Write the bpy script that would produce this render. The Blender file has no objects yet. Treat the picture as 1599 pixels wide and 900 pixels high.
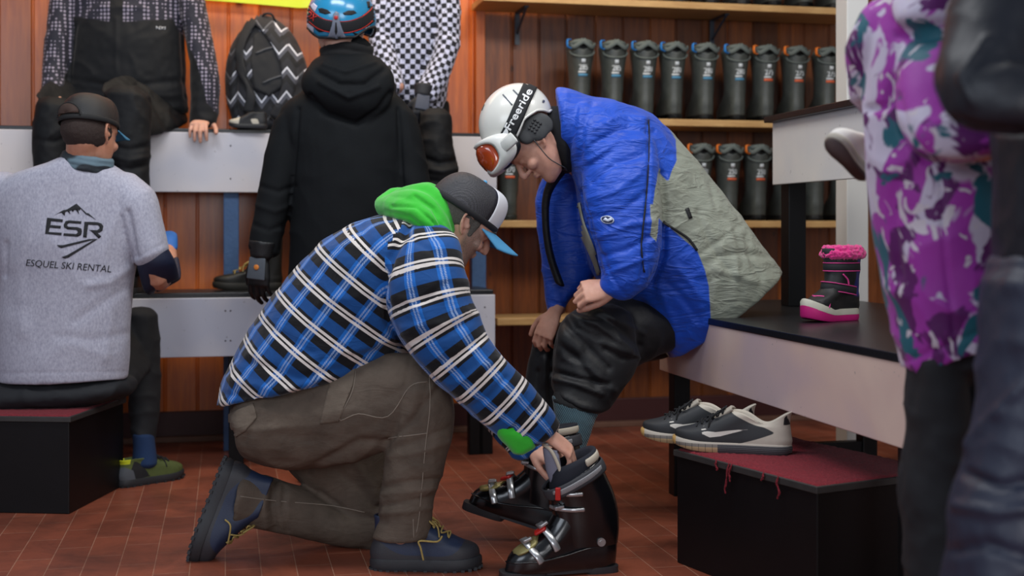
import bpy, bmesh, math, random
import numpy as np
from mathutils import Vector, Matrix, Euler
from mathutils.bvhtree import BVHTree

# ------------------------------------------------------------------ camera, world, light, exposure
SC = bpy.context.scene
COL = SC.collection
FPX, CX, HY, EYE = 2000.0, 799.5, 356.0, 0.95     # focal length in px of the 1599 wide frame, horizon row, eye height
cam_data = bpy.data.cameras.new('camera')
cam_data.sensor_width = 36.0
cam_data.lens = 36.0 * FPX / 1599.0
cam_data.shift_y = (HY - 449.5) / 1599.0
cam_data.dof.use_dof = True
cam_data.dof.focus_distance = 3.75
cam_data.dof.aperture_fstop = 2.4
cam = bpy.data.objects.new('camera', cam_data)
cam.location = (0, 0, EYE)
cam.rotation_euler = (math.radians(90), 0, 0)
COL.objects.link(cam)
SC.camera = cam

world = bpy.data.worlds.new('world')
SC.world = world
world.use_nodes = True
world.node_tree.nodes['Background'].inputs[0].default_value = (0.62, 0.70, 0.85, 1)
world.node_tree.nodes['Background'].inputs[1].default_value = 0.30


def area(name, loc, aim, size, size_y, power, color):
    l = bpy.data.lights.new(name, 'AREA')
    l.shape = 'RECTANGLE'
    l.size = size
    l.size_y = size_y
    l.energy = power
    l.color = color
    o = bpy.data.objects.new(name, l)
    o.location = loc
    d = Vector(aim) - Vector(loc)
    o.rotation_euler = d.to_track_quat('-Z', 'Y').to_euler()
    COL.objects.link(o)
    return o


area('ceiling_lamp', (-0.6, 3.1, 3.3), (-0.4, 4.4, 0.6), 1.8, 0.5, 48, (0.95, 0.97, 1.0))
area('ceiling_lamp', (1.5, 3.0, 3.3), (0.9, 4.3, 0.6), 1.4, 0.5, 36, (1.0, 0.97, 0.92))
area('window_and_front_fill', (-2.6, -0.6, 2.3), (0.0, 4.2, 0.8), 2.4, 1.6, 60, (0.80, 0.88, 1.0))
area('window_and_front_fill', (1.6, -2.2, 1.7), (0.2, 4.0, 0.8), 2.6, 1.6, 85, (0.95, 0.96, 1.0))  # unseen fill light added behind the camera to brighten the faces
area('wall_lamp', (-0.75, 5.25, 2.9), (-0.8, 5.9, 1.6), 2.6, 0.2, 30, (1.0, 0.80, 0.55))
SC.view_settings.view_transform = 'Standard'
SC.view_settings.look = 'None'
SC.view_settings.gamma = 1.0
SC.view_settings.use_curve_mapping = False
SC.view_settings.exposure = 0.0

# ------------------------------------------------------------------ placement helpers
AL = math.atan(0.2238)
CA, SA = math.cos(AL), math.sin(AL)
OX, OY = -1.436, 5.75            # a point at the foot of the back wall; u runs along that wall, v into it


def P(px, py, d):
    return Vector(((px - CX) / FPX * d, d, EYE - (py - HY) / FPX * d))


def R(u, v, z):
    return Vector((OX + u * CA - v * SA, OY + u * SA + v * CA, z))


def wall_u(px, v):
    t = (px - CX) / FPX
    d = (OY - 0.2238 * OX + v / CA) / (1 - 0.2238 * t)
    X = t * d
    return (X - OX) * CA + (d - OY) * SA


def V3(*a):
    return Vector(a)


# ------------------------------------------------------------------ noise (vectorised)
def _h(ix, iy, iz, seed):
    n = (ix.astype(np.int64) * 73856093) ^ (iy.astype(np.int64) * 19349663) ^ (iz.astype(np.int64) * 83492791) ^ (seed * 2654435)
    n = (n ^ (n >> 13)) * 1274126177
    n = n & 0x7fffffff
    n = (n ^ (n >> 16)) & 0xffff
    return n / 32767.5 - 1.0


def vnoise(p, seed=0):
    i = np.floor(p)
    f = p - i
    f = f * f * (3 - 2 * f)
    i = i.astype(np.int64)
    r = 0
    for dx in (0, 1):
        for dy in (0, 1):
            for dz in (0, 1):
                w = (f[:, 0] if dx else 1 - f[:, 0]) * (f[:, 1] if dy else 1 - f[:, 1]) * (f[:, 2] if dz else 1 - f[:, 2])
                r = r + w * _h(i[:, 0] + dx, i[:, 1] + dy, i[:, 2] + dz, seed)
    return r


# ------------------------------------------------------------------ mesh collector
class MB:
    def __init__(self):
        self.v = []
        self.f = []
        self.m = []

    def add(self, vs, fs, m=0):
        b = len(self.v)
        self.v += [tuple(x) for x in vs]
        for f in fs:
            self.f.append(tuple(b + i for i in f))
            self.m.append(m)

    def box(self, c, s, M=None, m=0):
        c = Vector(c)
        M = M or Matrix.Identity(3)
        vs = []
        for x in (-1, 1):
            for y in (-1, 1):
                for z in (-1, 1):
                    vs.append(c + M @ Vector((x * s[0] / 2, y * s[1] / 2, z * s[2] / 2)))
        self.add(vs, [(0, 1, 3, 2), (4, 6, 7, 5), (0, 4, 5, 1), (2, 3, 7, 6), (0, 2, 6, 4), (1, 5, 7, 3)], m)

    def prism(self, poly, z0, z1, m=0):
        n = len(poly)
        vs = [(p[0], p[1], z0) for p in poly] + [(p[0], p[1], z1) for p in poly]
        fs = [tuple(range(n))[::-1], tuple(range(n, 2 * n))]
        for i in range(n):
            j = (i + 1) % n
            fs.append((i, j, n + j, n + i))
        self.add(vs, fs, m)

    def loft(self, rings, caps=True, closed=True, m=0):
        n = len(rings[0])
        vs = [p for r in rings for p in r]
        fs = []
        for k in range(len(rings) - 1):
            for i in range(n if closed else n - 1):
                j = (i + 1) % n
                fs.append((k * n + i, k * n + j, (k + 1) * n + j, (k + 1) * n + i))
        if caps:
            fs.append(tuple(range(n))[::-1])
            fs.append(tuple((len(rings) - 1) * n + i for i in range(n)))
        self.add(vs, fs, m)

    def ell(self, c, r, M=None, m=0, nu=16, nv=10):
        c = Vector(c)
        M = M or Matrix.Identity(3)
        if isinstance(r, (int, float)):
            r = (r, r, r)
        rings = []
        for k in range(nv + 1):
            a = math.pi * (k + 0.02 * (k == 0) - 0.02 * (k == nv)) / nv
            rings.append([c + M @ Vector((r[0] * math.sin(a) * math.cos(2 * math.pi * i / nu), r[1] * math.sin(a) * math.sin(2 * math.pi * i / nu), -r[2] * math.cos(a))) for i in range(nu)])
        self.loft(rings, m=m)

    def tube(self, pts, rad, n=10, m=0, rounded=True, side=None):
        pts = [Vector(p) for p in pts]
        if isinstance(rad, (int, float, tuple)):
            rad = [rad] * len(pts)
        rad = [(r, r) if isinstance(r, (int, float)) else r for r in rad]
        T = []
        for i in range(len(pts)):
            a = pts[max(i - 1, 0)]
            b = pts[min(i + 1, len(pts) - 1)]
            t = (b - a)
            T.append(t.normalized() if t.length > 1e-9 else Vector((0, 0, 1)))
        s = Vector(side) if side is not None else Vector((0.13, 0.31, 0.94))
        if side is None and abs(s.dot(T[0])) > 0.9:
            s = Vector((1, 0, 0))
        rings = []
        fr = []
        for i, t in enumerate(T):
            s = (s - t * s.dot(t)).normalized()
            fr.append((s.copy(), t.cross(s)))

        def ring(c, f, ra, rb):
            return [c + f[0] * ra * math.cos(2 * math.pi * k / n) + f[1] * rb * math.sin(2 * math.pi * k / n) for k in range(n)]
        if rounded:
            for a in (0.15, 0.5, 0.8):
                q = math.sqrt(1 - (1 - a) ** 2)
                rings.append(ring(pts[0] - T[0] * min(rad[0]) * (1 - a), fr[0], rad[0][0] * q, rad[0][1] * q))
        for i, p in enumerate(pts):
            rings.append(ring(p, fr[i], rad[i][0], rad[i][1]))
        if rounded:
            for a in (0.8, 0.5, 0.15):
                q = math.sqrt(1 - (1 - a) ** 2)
                rings.append(ring(pts[-1] + T[-1] * min(rad[-1]) * (1 - a), fr[-1], rad[-1][0] * q, rad[-1][1] * q))
        self.loft(rings, m=m)


def cr(p, sub):
    """Catmull-Rom through rows of numbers"""
    p = [np.array(x, dtype=float) for x in p]
    out = []
    for i in range(len(p) - 1):
        a = p[max(i - 1, 0)]
        b, c = p[i], p[i + 1]
        d = p[min(i + 2, len(p) - 1)]
        for k in range(sub):
            t = k / sub
            out.append(0.5 * ((2 * b) + (-a + c) * t + (2 * a - 5 * b + 4 * c - d) * t * t + (-a + 3 * b - 3 * c + d) * t ** 3))
    out.append(p[-1])
    return out


def spline(pts, sub=5):
    return [Vector(q) for q in cr([tuple(p) for p in pts], sub)]


CH = []       # centre lines collected for cloth coordinates


def secs(mb, rows, sub=4, n=28, ex=2.0, ends=True, m=0, chain=None):
    """body volume through sections: (x1,y1,x2,y2,depth,half thickness)"""
    q = cr(rows, sub)
    rings = []
    cen = []
    info = []
    for r in q:
        a = P(r[0], r[1], r[4])
        b = P(r[2], r[3], r[4])
        c = (a + b) / 2
        h = (b - a) / 2
        info.append((c, h, r[5]))
    L = len(info)

    def ring(c, h, rd):
        out = []
        for k in range(n):
            t = 2 * math.pi * k / n
            ct, st = math.cos(t), math.sin(t)
            e = 2.0 / ex
            x = math.copysign(abs(ct) ** e, ct)
            y = math.copysign(abs(st) ** e, st)
            out.append(c + h * x + Vector((0, rd * y, 0)))
        return out
    e0, e1_ = ends if isinstance(ends, tuple) else (ends, ends)
    if e0:
        t = (info[0][0] - info[1][0]).normalized()
        rr = min(info[0][1].length, info[0][2])
        for a, k in ((0.45, 0.5), (0.25, 0.8)):
            rings.append(ring(info[0][0] + t * rr * a, info[0][1] * k, info[0][2] * k))
    for c, h, rd in info:
        rings.append(ring(c, h, rd))
    if e1_:
        t = (info[-1][0] - info[-2][0]).normalized()
        rr = min(info[-1][1].length, info[-1][2])
        for a, k in ((0.25, 0.8), (0.45, 0.5)):
            rings.append(ring(info[-1][0] + t * rr * a, info[-1][1] * k, info[-1][2] * k))
    mb.loft(rings, m=m)
    if chain is not None:
        chain.append([(c, h.length, rd) for c, h, rd in info])


def new_mesh(name, mb):
    me = bpy.data.meshes.new(name)
    me.from_pydata([tuple(v) for v in mb.v], [], mb.f)
    me.polygons.foreach_set('material_index', mb.m)
    me.update()
    return me


def fuse(mb, voxel=0.007, smooth=3, factor=0.6):
    me = new_mesh('tmp', mb)
    o = bpy.data.objects.new('tmp', me)
    COL.objects.link(o)
    r = o.modifiers.new('r', 'REMESH')
    r.mode = 'VOXEL'
    r.voxel_size = voxel
    if smooth:
        s = o.modifiers.new('s', 'SMOOTH')
        s.factor = factor
        s.iterations = smooth
    dg = bpy.context.evaluated_depsgraph_get()
    out = bpy.data.meshes.new_from_object(o.evaluated_get(dg))
    bpy.data.objects.remove(o)
    bpy.data.meshes.remove(me)
    return out


def get_co(me):
    n = len(me.vertices)
    a = np.empty(n * 3, dtype=np.float32)
    me.vertices.foreach_get('co', a)
    b = np.empty(n * 3, dtype=np.float32)
    me.vertices.foreach_get('normal', b)
    return a.reshape(-1, 3).astype(float), b.reshape(-1, 3).astype(float)


def set_co(me, co):
    me.vertices.foreach_set('co', co.astype(np.float32).ravel())
    me.update()


def topx(co):
    return np.stack([CX + FPX * co[:, 0] / co[:, 1], HY - FPX * (co[:, 2] - EYE) / co[:, 1]], 1)


def seg_dist(q, pl):
    best = np.full(len(q), 1e9)
    for a, b in zip(pl[:-1], pl[1:]):
        a = np.array(a[:2], float)
        b = np.array(b[:2], float)
        ab = b - a
        t = np.clip(((q - a) @ ab) / max(ab @ ab, 1e-9), 0, 1)
        best = np.minimum(best, np.linalg.norm(q - (a + t[:, None] * ab), axis=1))
    return best


def inside(q, poly):
    c = np.zeros(len(q), bool)
    n = len(poly)
    x, y = q[:, 0], q[:, 1]
    for i in range(n):
        x1, y1 = poly[i]
        x2, y2 = poly[(i + 1) % n]
        if y1 == y2:
            continue
        k = ((y1 > y) != (y2 > y)) & (x < (x2 - x1) * (y - y1) / (y2 - y1) + x1)
        c ^= k
    return c


def sdist(q, poly):
    d = seg_dist(q, list(poly) + [poly[0]])
    return np.where(inside(q, poly), d, -d)


def attr(me, name, val):
    a = me.attributes.new(name, 'FLOAT', 'POINT')
    a.data.foreach_set('value', np.asarray(val, dtype=np.float32))


def mask_px(me, name, polys, front=None):
    co, no = get_co(me)
    q = topx(co)
    v = np.full(len(q), -50.0)
    for p in polys:
        v = np.maximum(v, sdist(q, p))
    if front is not None:
        fac = (no * np.array([0, -1, 0])).sum(1)
        v = np.where(fac < front, -50, v)
    attr(me, name, v)


def creases(me, lines, front=-0.1):
    """folds and seams: (points, width px, height m) sculpted on the side that faces the room"""
    co, no = get_co(me)
    q = topx(co)
    vw = co - np.array([0, 0, EYE])
    vw /= np.linalg.norm(vw, axis=1)[:, None]
    fac = np.clip(-(no * vw).sum(1) * 2 + 0.2, 0, 1)
    off = np.zeros(len(co))
    for pl, w, h in lines:
        d = seg_dist(q, pl)
        # fade along the ends
        off += h * np.exp(-(d / w) ** 2)
    set_co(me, co + no * (off * fac)[:, None])


def folds(me, amp=0.004, scale=(9, 9, 22), seed=1, M=None, ridge=True, amp2=0.0015, s2=45):
    co, no = get_co(me)
    p = co if M is None else co @ np.array(M).T
    n1 = vnoise(p * np.array(scale) + 0.6 * np.stack([vnoise(p * 7, seed + 5)] * 3, 1), seed)
    if ridge:
        n1 = 1 - 2 * np.abs(n1) ** 0.8
    n2 = vnoise(p * s2, seed + 9)
    set_co(me, co + no * (amp * n1 + amp2 * n2)[:, None])


def cloth_uv(me, chains, dirref=(0, -1, 0)):
    """UV in metres: around the limb, along the limb"""
    co, _ = get_co(me)
    nf = len(me.polygons)
    cen = np.empty(nf * 3, dtype=np.float32)
    me.polygons.foreach_get('center', cen)
    cen = cen.reshape(-1, 3).astype(float)
    lv = np.empty(len(me.loops), dtype=np.int32)
    me.loops.foreach_get('vertex_index', lv)
    ls = np.empty(nf, dtype=np.int32)
    me.polygons.foreach_get('loop_start', ls)
    lt = np.empty(nf, dtype=np.int32)
    me.polygons.foreach_get('loop_total', lt)
    lf = np.repeat(np.arange(nf), lt)
    data = []
    for ch in chains:
        c = np.array([x[0] for x in ch])
        r = np.array([(x[1] + x[2]) / 2 for x in ch])
        cum = np.concatenate([[0], np.cumsum(np.linalg.norm(np.diff(c, axis=0), axis=1))])
        data.append((c, r, cum, r.mean()))

    def proj(p, D):
        c, r, cum, rm = D
        best = np.full(len(p), 1e9)
        al = np.zeros(len(p))
        rel = np.zeros_like(p)
        rr = np.zeros(len(p))
        ax = np.zeros_like(p)
        for i in range(len(c) - 1):
            ab = c[i + 1] - c[i]
            L2 = ab @ ab
            if L2 < 1e-9:
                continue
            t = ((p - c[i]) @ ab) / L2
            lo = -90 if i == 0 else 0
            hi = 90 if i == len(c) - 2 else 1
            t = np.clip(t, lo, hi)
            v = p - (c[i] + t[:, None] * ab)
            d = np.linalg.norm(p - (c[i] + np.clip(t, 0, 1)[:, None] * ab), axis=1)
            k = d < best
            best[k] = d[k]
            al[k] = (cum[i] + t * math.sqrt(L2))[k]
            rel[k] = v[k]
            rr[k] = r[i]
            ax[k] = ab / math.sqrt(L2)
        ref = np.array(dirref, float)
        e1 = ref - ax * (ax @ ref)[:, None]
        e1 /= np.linalg.norm(e1, axis=1)[:, None] + 1e-9
        e2 = np.cross(ax, e1)
        ang = np.arctan2((rel * e2).sum(1), (rel * e1).sum(1))
        return best / rr, ang * rm, al, rm
    pf = [proj(cen, D) for D in data]
    which = np.argmin(np.stack([x[0] for x in pf]), 0)
    uv = np.zeros((len(lv), 2))
    P_ = co[lv]
    for k, D in enumerate(data):
        sel = which[lf] == k
        if not sel.any():
            continue
        _, u, v, rm = proj(P_[sel], D)
        uc = pf[k][1][lf[sel]]
        per = 2 * math.pi * rm
        u = u - per * np.round((u - uc) / per)
        uv[sel, 0] = u
        uv[sel, 1] = v + 0.37 * k
    l = me.uv_layers.new(name='cloth')
    l.data.foreach_set('uv', uv.astype(np.float32).ravel())


# ------------------------------------------------------------------ objects
def tag(o, label=None, cat=None, group=None, kind=None):
    if label:
        o['label'] = label
    if cat:
        o['category'] = cat
    if group:
        o['group'] = group
    if kind:
        o['kind'] = kind
    return o


def thing(name, label, cat, loc=(0, 0, 0), group=None):
    o = bpy.data.objects.new(name, None)
    o.empty_display_size = 0.1
    o.location = loc
    COL.objects.link(o)
    return tag(o, label, cat, group)


def wmat(o):
    M = Matrix.Identity(4)
    while o is not None:
        M = Matrix.LocRotScale(o.location, o.rotation_euler, o.scale) @ M
        o = o.parent
    return M


def child(name, mb, mats, parent=None, smooth=True, label=None, sharp=None, world=False):
    """one mesh object; with world=True the mesh is given in room coordinates"""
    me = new_mesh(name, mb) if isinstance(mb, MB) else mb
    me.name = name
    if world and parent is not None:
        me.transform(wmat(parent).inverted())
    me.materials.clear()
    for x in (mats if isinstance(mats, (list, tuple)) else [mats]):
        me.materials.append(x)
    if smooth:
        me.shade_smooth()
        if sharp is not None:
            me.set_sharp_from_angle(angle=sharp)
    else:
        me.shade_flat()
    o = bpy.data.objects.new(name, me)
    COL.objects.link(o)
    if parent is not None:
        o.parent = parent
    if label:
        o['label'] = label
    return o


def bvh(me):
    return BVHTree.FromPolygons([v.co.copy() for v in me.vertices], [tuple(p.vertices) for p in me.polygons])


def cast(tree, px, py, off):
    o = Vector((0, 0, EYE))
    d = (P(px, py, 1.0) - o).normalized()
    h = tree.ray_cast(o, d)
    if h[0] is None:
        return None
    n = h[1] if h[1].dot(d) < 0 else -h[1]
    return h[0] + n * off


def keep_largest(mb, keep):
    """drop stray islands where the ray slipped past the garment"""
    if keep or not mb.f:
        return
    par = list(range(len(mb.v)))

    def root(i):
        while par[i] != i:
            par[i] = par[par[i]]
            i = par[i]
        return i
    for f in mb.f:
        for i in f[1:]:
            par[root(i)] = root(f[0])
    cnt = {}
    for f in mb.f:
        r = root(f[0])
        cnt[r] = cnt.get(r, 0) + 1
    best = max(cnt, key=cnt.get)
    fs = [f for f in mb.f if root(f[0]) == best]
    used = sorted({i for f in fs for i in f})
    m = {i: k for k, i in enumerate(used)}
    mb.v = [mb.v[i] for i in used]
    mb.f = [tuple(m[i] for i in f) for f in fs]
    mb.m = [0] * len(mb.f)


def patch(tree, verts2, faces, off=0.0015, thick=0.0, keep=False):
    """lay a small 2D mesh (pixel coordinates) on a surface"""
    pts = [cast(tree, x, y, off) for x, y in verts2]
    mb = MB()
    idx = {}
    for i, p in enumerate(pts):
        if p is not None:
            idx[i] = len(mb.v)
            mb.v.append(tuple(p))
    for f in faces:
        if all(i in idx for i in f):
            q = [Vector(mb.v[idx[i]]) for i in f]
            if max((q[k] - q[k - 1]).length for k in range(len(q))) < 0.08:
                mb.f.append(tuple(idx[i] for i in f))
                mb.m.append(0)
    keep_largest(mb, keep)
    if thick:
        n = len(mb.v)
        o = Vector((0, 0, EYE))
        for p in list(mb.v[:n]):
            p = Vector(p)
            mb.v.append(tuple(p + (p - o).normalized() * thick))
        from collections import Counter
        ec = Counter()
        ed = {}
        for f in mb.f:
            for a, b in zip(f, f[1:] + f[:1]):
                k = (min(a, b), max(a, b))
                ec[k] += 1
                ed[k] = (a, b)
        base = list(mb.f)
        for f in base:
            mb.f.append(tuple(n + i for i in reversed(f)))
            mb.m.append(0)
        for k, c in ec.items():
            if c == 1:
                a, b = ed[k]
                mb.f.append((b, a, n + a, n + b))
                mb.m.append(0)
    return mb


def fill2d(polys, maxlen=6.0):
    bm = bmesh.new()
    for poly in polys:
        vs = [bm.verts.new((x, y, 0)) for x, y in poly]
        bm.faces.new(vs)
    bm.normal_update()
    bmesh.ops.triangulate(bm, faces=bm.faces[:], ngon_method='EAR_CLIP')
    for _ in range(5):
        long = [e for e in bm.edges if e.calc_length() > maxlen]
        if not long:
            break
        bmesh.ops.subdivide_edges(bm, edges=long, cuts=1)
        bmesh.ops.triangulate(bm, faces=bm.faces[:])
    bm.verts.index_update()
    v = [(a.co.x, a.co.y) for a in bm.verts]
    f = [tuple(a.index for a in q.verts) for q in bm.faces]
    bm.free()
    return v, f


def text2d(body, bold=0.0, shear=0.0):
    """letter outlines as a flat mesh, unit cap height, origin at the left of the baseline"""
    cu = bpy.data.curves.new('t', 'FONT')
    cu.body = body
    cu.size = 1.0
    cu.offset = bold
    cu.shear = shear
    cu.resolution_u = 3
    o = bpy.data.objects.new('t', cu)
    COL.objects.link(o)
    dg = bpy.context.evaluated_depsgraph_get()
    me = bpy.data.meshes.new_from_object(o.evaluated_get(dg))
    bpy.data.objects.remove(o)
    bm = bmesh.new()
    bm.from_mesh(me)
    bmesh.ops.triangulate(bm, faces=bm.faces[:])
    v = [(a.co.x, a.co.y) for a in bm.verts]
    f = [tuple(a.index for a in q.verts) for q in bm.faces]
    bm.free()
    bpy.data.meshes.remove(me)
    if not v:
        return v, f
    x0 = min(a[0] for a in v)
    x1 = max(a[0] for a in v)
    return [((a[0] - x0) / (x1 - x0), a[1] / 0.69) for a in v], f


def lay_text(tree, body, p0, p1, height, off=0.002, bold=0.0, shear=0.0, thick=0.0008, maxlen=5):
    """text on a surface from pixel p0 to p1 along its baseline, cap height in px (up = left of direction turned)"""
    v, f = text2d(body, bold, shear)
    dx, dy = p1[0] - p0[0], p1[1] - p0[1]
    L = math.hypot(dx, dy)
    ux, uy = dy / L, -dx / L
    vv = [(p0[0] + a * dx + ux * b * height, p0[1] + a * dy + uy * b * height) for a, b in v]
    bm = bmesh.new()
    vs = [bm.verts.new((x, y, 0)) for x, y in vv]
    for q in f:
        try:
            bm.faces.new([vs[i] for i in q])
        except ValueError:
            pass
    for _ in range(3):
        long = [e for e in bm.edges if e.calc_length() > maxlen]
        if not long:
            break
        bmesh.ops.subdivide_edges(bm, edges=long, cuts=1)
        bmesh.ops.triangulate(bm, faces=bm.faces[:])
    bm.verts.index_update()
    v = [(a.co.x, a.co.y) for a in bm.verts]
    f = [tuple(a.index for a in q.verts) for q in bm.faces]
    bm.free()
    return patch(tree, v, f, off, thick, True)


def strip2d(line, width, sub=4, across=4):
    pts = cr(line, sub)
    rows = []
    for i, p in enumerate(pts):
        a = pts[max(i - 1, 0)]
        b = pts[min(i + 1, len(pts) - 1)]
        t = b - a
        t = t / (np.linalg.norm(t) + 1e-9)
        w = width if not isinstance(width, (list, tuple)) else np.interp(i / (len(pts) - 1), np.linspace(0, 1, len(width)), width)
        rows.append([(p[0] - t[1] * w * (k / across - 0.5), p[1] + t[0] * w * (k / across - 0.5)) for k in range(across + 1)])
    v = [q for r in rows for q in r]
    n = across + 1
    f = [(i * n + k, i * n + k + 1, (i + 1) * n + k + 1, (i + 1) * n + k) for i in range(len(rows) - 1) for k in range(across)]
    return v, f


def bevel(o, w=0.004, seg=2):
    b = o.modifiers.new('bevel', 'BEVEL')
    b.width = w
    b.segments = seg
    b.limit_method = 'ANGLE'
    b.angle_limit = math.radians(40)
    return o


def copy_tree(root, loc=None, rotz=None, label=None):
    r = root.copy()
    COL.objects.link(r)
    if loc is not None:
        r.location = loc
    if rotz is not None:
        r.rotation_euler = (0, 0, rotz)
    if label:
        r['label'] = label
    for ch in list(root.children):
        c = ch.copy()
        COL.objects.link(c)
        c.parent = r
        for g in list(ch.children):
            k = g.copy()
            COL.objects.link(k)
            k.parent = c
    return r


# ------------------------------------------------------------------ materials
def lin(h):
    if isinstance(h, str):
        h = h.lstrip('#')
        h = [int(h[i:i + 2], 16) / 255 for i in (0, 2, 4)]
        return tuple(c / 12.92 if c <= 0.04045 else ((c + 0.055) / 1.055) ** 2.4 for c in h) + (1,)
    return tuple(h) + ((1,) if len(h) == 3 else ())


class NT:
    def __init__(self, name):
        self.m = bpy.data.materials.new(name)
        self.m.use_nodes = True
        self.t = self.m.node_tree
        self.b = self.t.nodes['Principled BSDF']

    def n(self, typ, **kw):
        x = self.t.nodes.new('ShaderNode' + typ)
        for k, v in kw.items():
            setattr(x, k, v)
        return x

    def l(self, a, b):
        self.t.links.new(a, b)

    def val(self, s, v):
        if hasattr(v, 'is_output') or isinstance(v, bpy.types.NodeSocket):
            self.l(v, s)
        else:
            s.default_value = v

    def math(self, op, a, b=0.0, c=None, clamp=False):
        x = self.n('Math', operation=op)
        x.use_clamp = clamp
        self.val(x.inputs[0], a)
        self.val(x.inputs[1], b)
        if c is not None:
            self.val(x.inputs[2], c)
        return x.outputs[0]

    def mix(self, f, a, b, mode='MIX'):
        x = self.n('Mix', data_type='RGBA', blend_type=mode)
        self.val(x.inputs[0], f)
        self.val(x.inputs[6], a)
        self.val(x.inputs[7], b)
        return x.outputs[2]

    def noise(self, scale, detail=4, vec=None, rough=0.55, dist=0.0):
        x = self.n('TexNoise')
        x.inputs['Scale'].default_value = scale
        x.inputs['Detail'].default_value = detail
        x.inputs['Roughness'].default_value = rough
        x.inputs['Distortion'].default_value = dist
        if vec is not None:
            self.l(vec, x.inputs['Vector'])
        return x.outputs['Fac']

    def obj(self, scale=(1, 1, 1), rot=(0, 0, 0)):
        c = self.n('TexCoord')
        mp = self.n('Mapping')
        mp.inputs['Scale'].default_value = scale
        mp.inputs['Rotation'].default_value = rot
        self.l(c.outputs['Object'], mp.inputs[0])
        return mp.outputs[0]

    def uv(self, scale=(1, 1, 1)):
        c = self.n('UVMap')
        c.uv_map = 'cloth'
        mp = self.n('Mapping')
        mp.inputs['Scale'].default_value = scale
        self.l(c.outputs[0], mp.inputs[0])
        return mp.outputs[0]

    def ramp(self, f, stops, const=False):
        x = self.n('ValToRGB')
        x.color_ramp.interpolation = 'CONSTANT' if const else 'LINEAR'
        e = x.color_ramp.elements
        while len(e) > 1:
            e.remove(e[-1])
        e[0].position = stops[0][0]
        e[0].color = lin(stops[0][1])
        for p, c in stops[1:]:
            k = e.new(p)
            k.color = lin(c)
        self.val(x.inputs[0], f)
        return x.outputs[0]

    def at(self, name, soft=1.0):
        a = self.n('Attribute')
        a.attribute_name = name
        return self.math('MULTIPLY_ADD', a.outputs['Fac'], 1 / soft, 0.5, clamp=True)

    def bump(self, h, strength=0.3, dist=0.002, nrm=None):
        x = self.n('Bump')
        x.inputs['Strength'].default_value = strength
        x.inputs['Distance'].default_value = dist
        self.l(h, x.inputs['Height'])
        if nrm is not None:
            self.l(nrm, x.inputs['Normal'])
        return x.outputs[0]

    def wrinkle(self, nrm, scale=9, strength=0.5, dist=0.01, stretch=(1, 1, 2.5), rot=(0, 0.6, 0)):
        n = self.noise(scale, 3, self.obj(scale=stretch, rot=rot), 0.5, 1.2)
        r = self.math('ABSOLUTE', self.math('SUBTRACT', n, 0.5))
        r = self.math('POWER', self.math('SUBTRACT', 0.5, r), 3.0)
        return self.bump(r, strength, dist, nrm)

    def fin(self, color, rough=0.6, metal=0.0, spec=0.5, coat=0.0, sheen=0.0, nrm=None, **kw):
        b = self.b
        self.val(b.inputs['Base Color'], color)
        self.val(b.inputs['Roughness'], rough)
        b.inputs['Metallic'].default_value = metal
        b.inputs['Specular IOR Level'].default_value = spec
        b.inputs['Coat Weight'].default_value = coat
        b.inputs['Coat Roughness'].default_value = 0.15
        b.inputs['Sheen Weight'].default_value = sheen
        b.inputs['Sheen Roughness'].default_value = 0.5
        if nrm is not None:
            self.l(nrm, b.inputs['Normal'])
        for k, v in kw.items():
            self.val(b.inputs[k.replace('_', ' ')], v)
        return self.m


def simple(name, color, rough=0.6, var=0.12, vs=30, bump=0.2, bs=250, bd=0.001, metal=0, spec=0.5, coat=0, sheen=0, masks=(), subs=0.0):
    """plain surface: slight colour variation, fine bump, optional painted regions of the thing itself"""
    t = NT(name)
    v = t.obj()
    c = lin(color)
    n = t.noise(vs, 4, v)
    dark = tuple(x * (1 - var) for x in c[:3]) + (1,)
    lite = tuple(min(1, x * (1 + var)) for x in c[:3]) + (1,)
    col = t.mix(n, dark, lite)
    r = rough
    for mk in masks:
        col = t.mix(t.at(mk[0], mk[2] if len(mk) > 2 else 1.0), col, lin(mk[1]))
    nb = t.bump(t.noise(bs, 3, v), bump, bd) if bump else None
    kw = {}
    if subs:
        kw = {'Subsurface_Weight': subs, 'Subsurface_Scale': 0.01}
    return t.fin(col, r, metal, spec, coat, sheen, nb, **kw)


def wood_mat(name, a, b, scale=(14, 14, 1.2), rough=0.4, planks=None, coat=0.15, knots=True):
    t = NT(name)
    v = t.obj(scale=scale)
    n = t.noise(3.0, 6, v, 0.6, 0.6)
    col = t.ramp(n, [(0.3, a), (0.7, b)])
    if planks:
        at = t.n('Attribute')
        at.attribute_name = planks
        k = t.math('MULTIPLY_ADD', at.outputs['Fac'], 0.9, 0.55)
        cb = t.n('CombineColor')
        t.l(k, cb.inputs[0])
        t.l(k, cb.inputs[1])
        t.l(k, cb.inputs[2])
        col = t.mix(1.0, col, cb.outputs[0], 'MULTIPLY')
    if knots:
        vo = t.n('TexVoronoi')
        vo.inputs['Scale'].default_value = 3.2
        vo.inputs['Randomness'].default_value = 1.0
        t.l(t.obj(scale=(1.5, 1.5, 0.8)), vo.inputs['Vector'])
        k = t.math('SUBTRACT', 0.055, vo.outputs['Distance'])
        k = t.math('MULTIPLY', k, 60, clamp=True)
        col = t.mix(t.math('MULTIPLY', k, 0.7), col, lin('#1c0f0a'))
    return t.fin(col, rough, 0, 0.5, coat, 0, t.bump(n, 0.15, 0.002))

# ------------------------------------------------------------------ shared materials
M_black = simple('black_painted_wood', '#090a0c', 0.42, 0.25, 20, 0.12, 60, 0.002, spec=0.3)
M_ply = None


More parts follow.
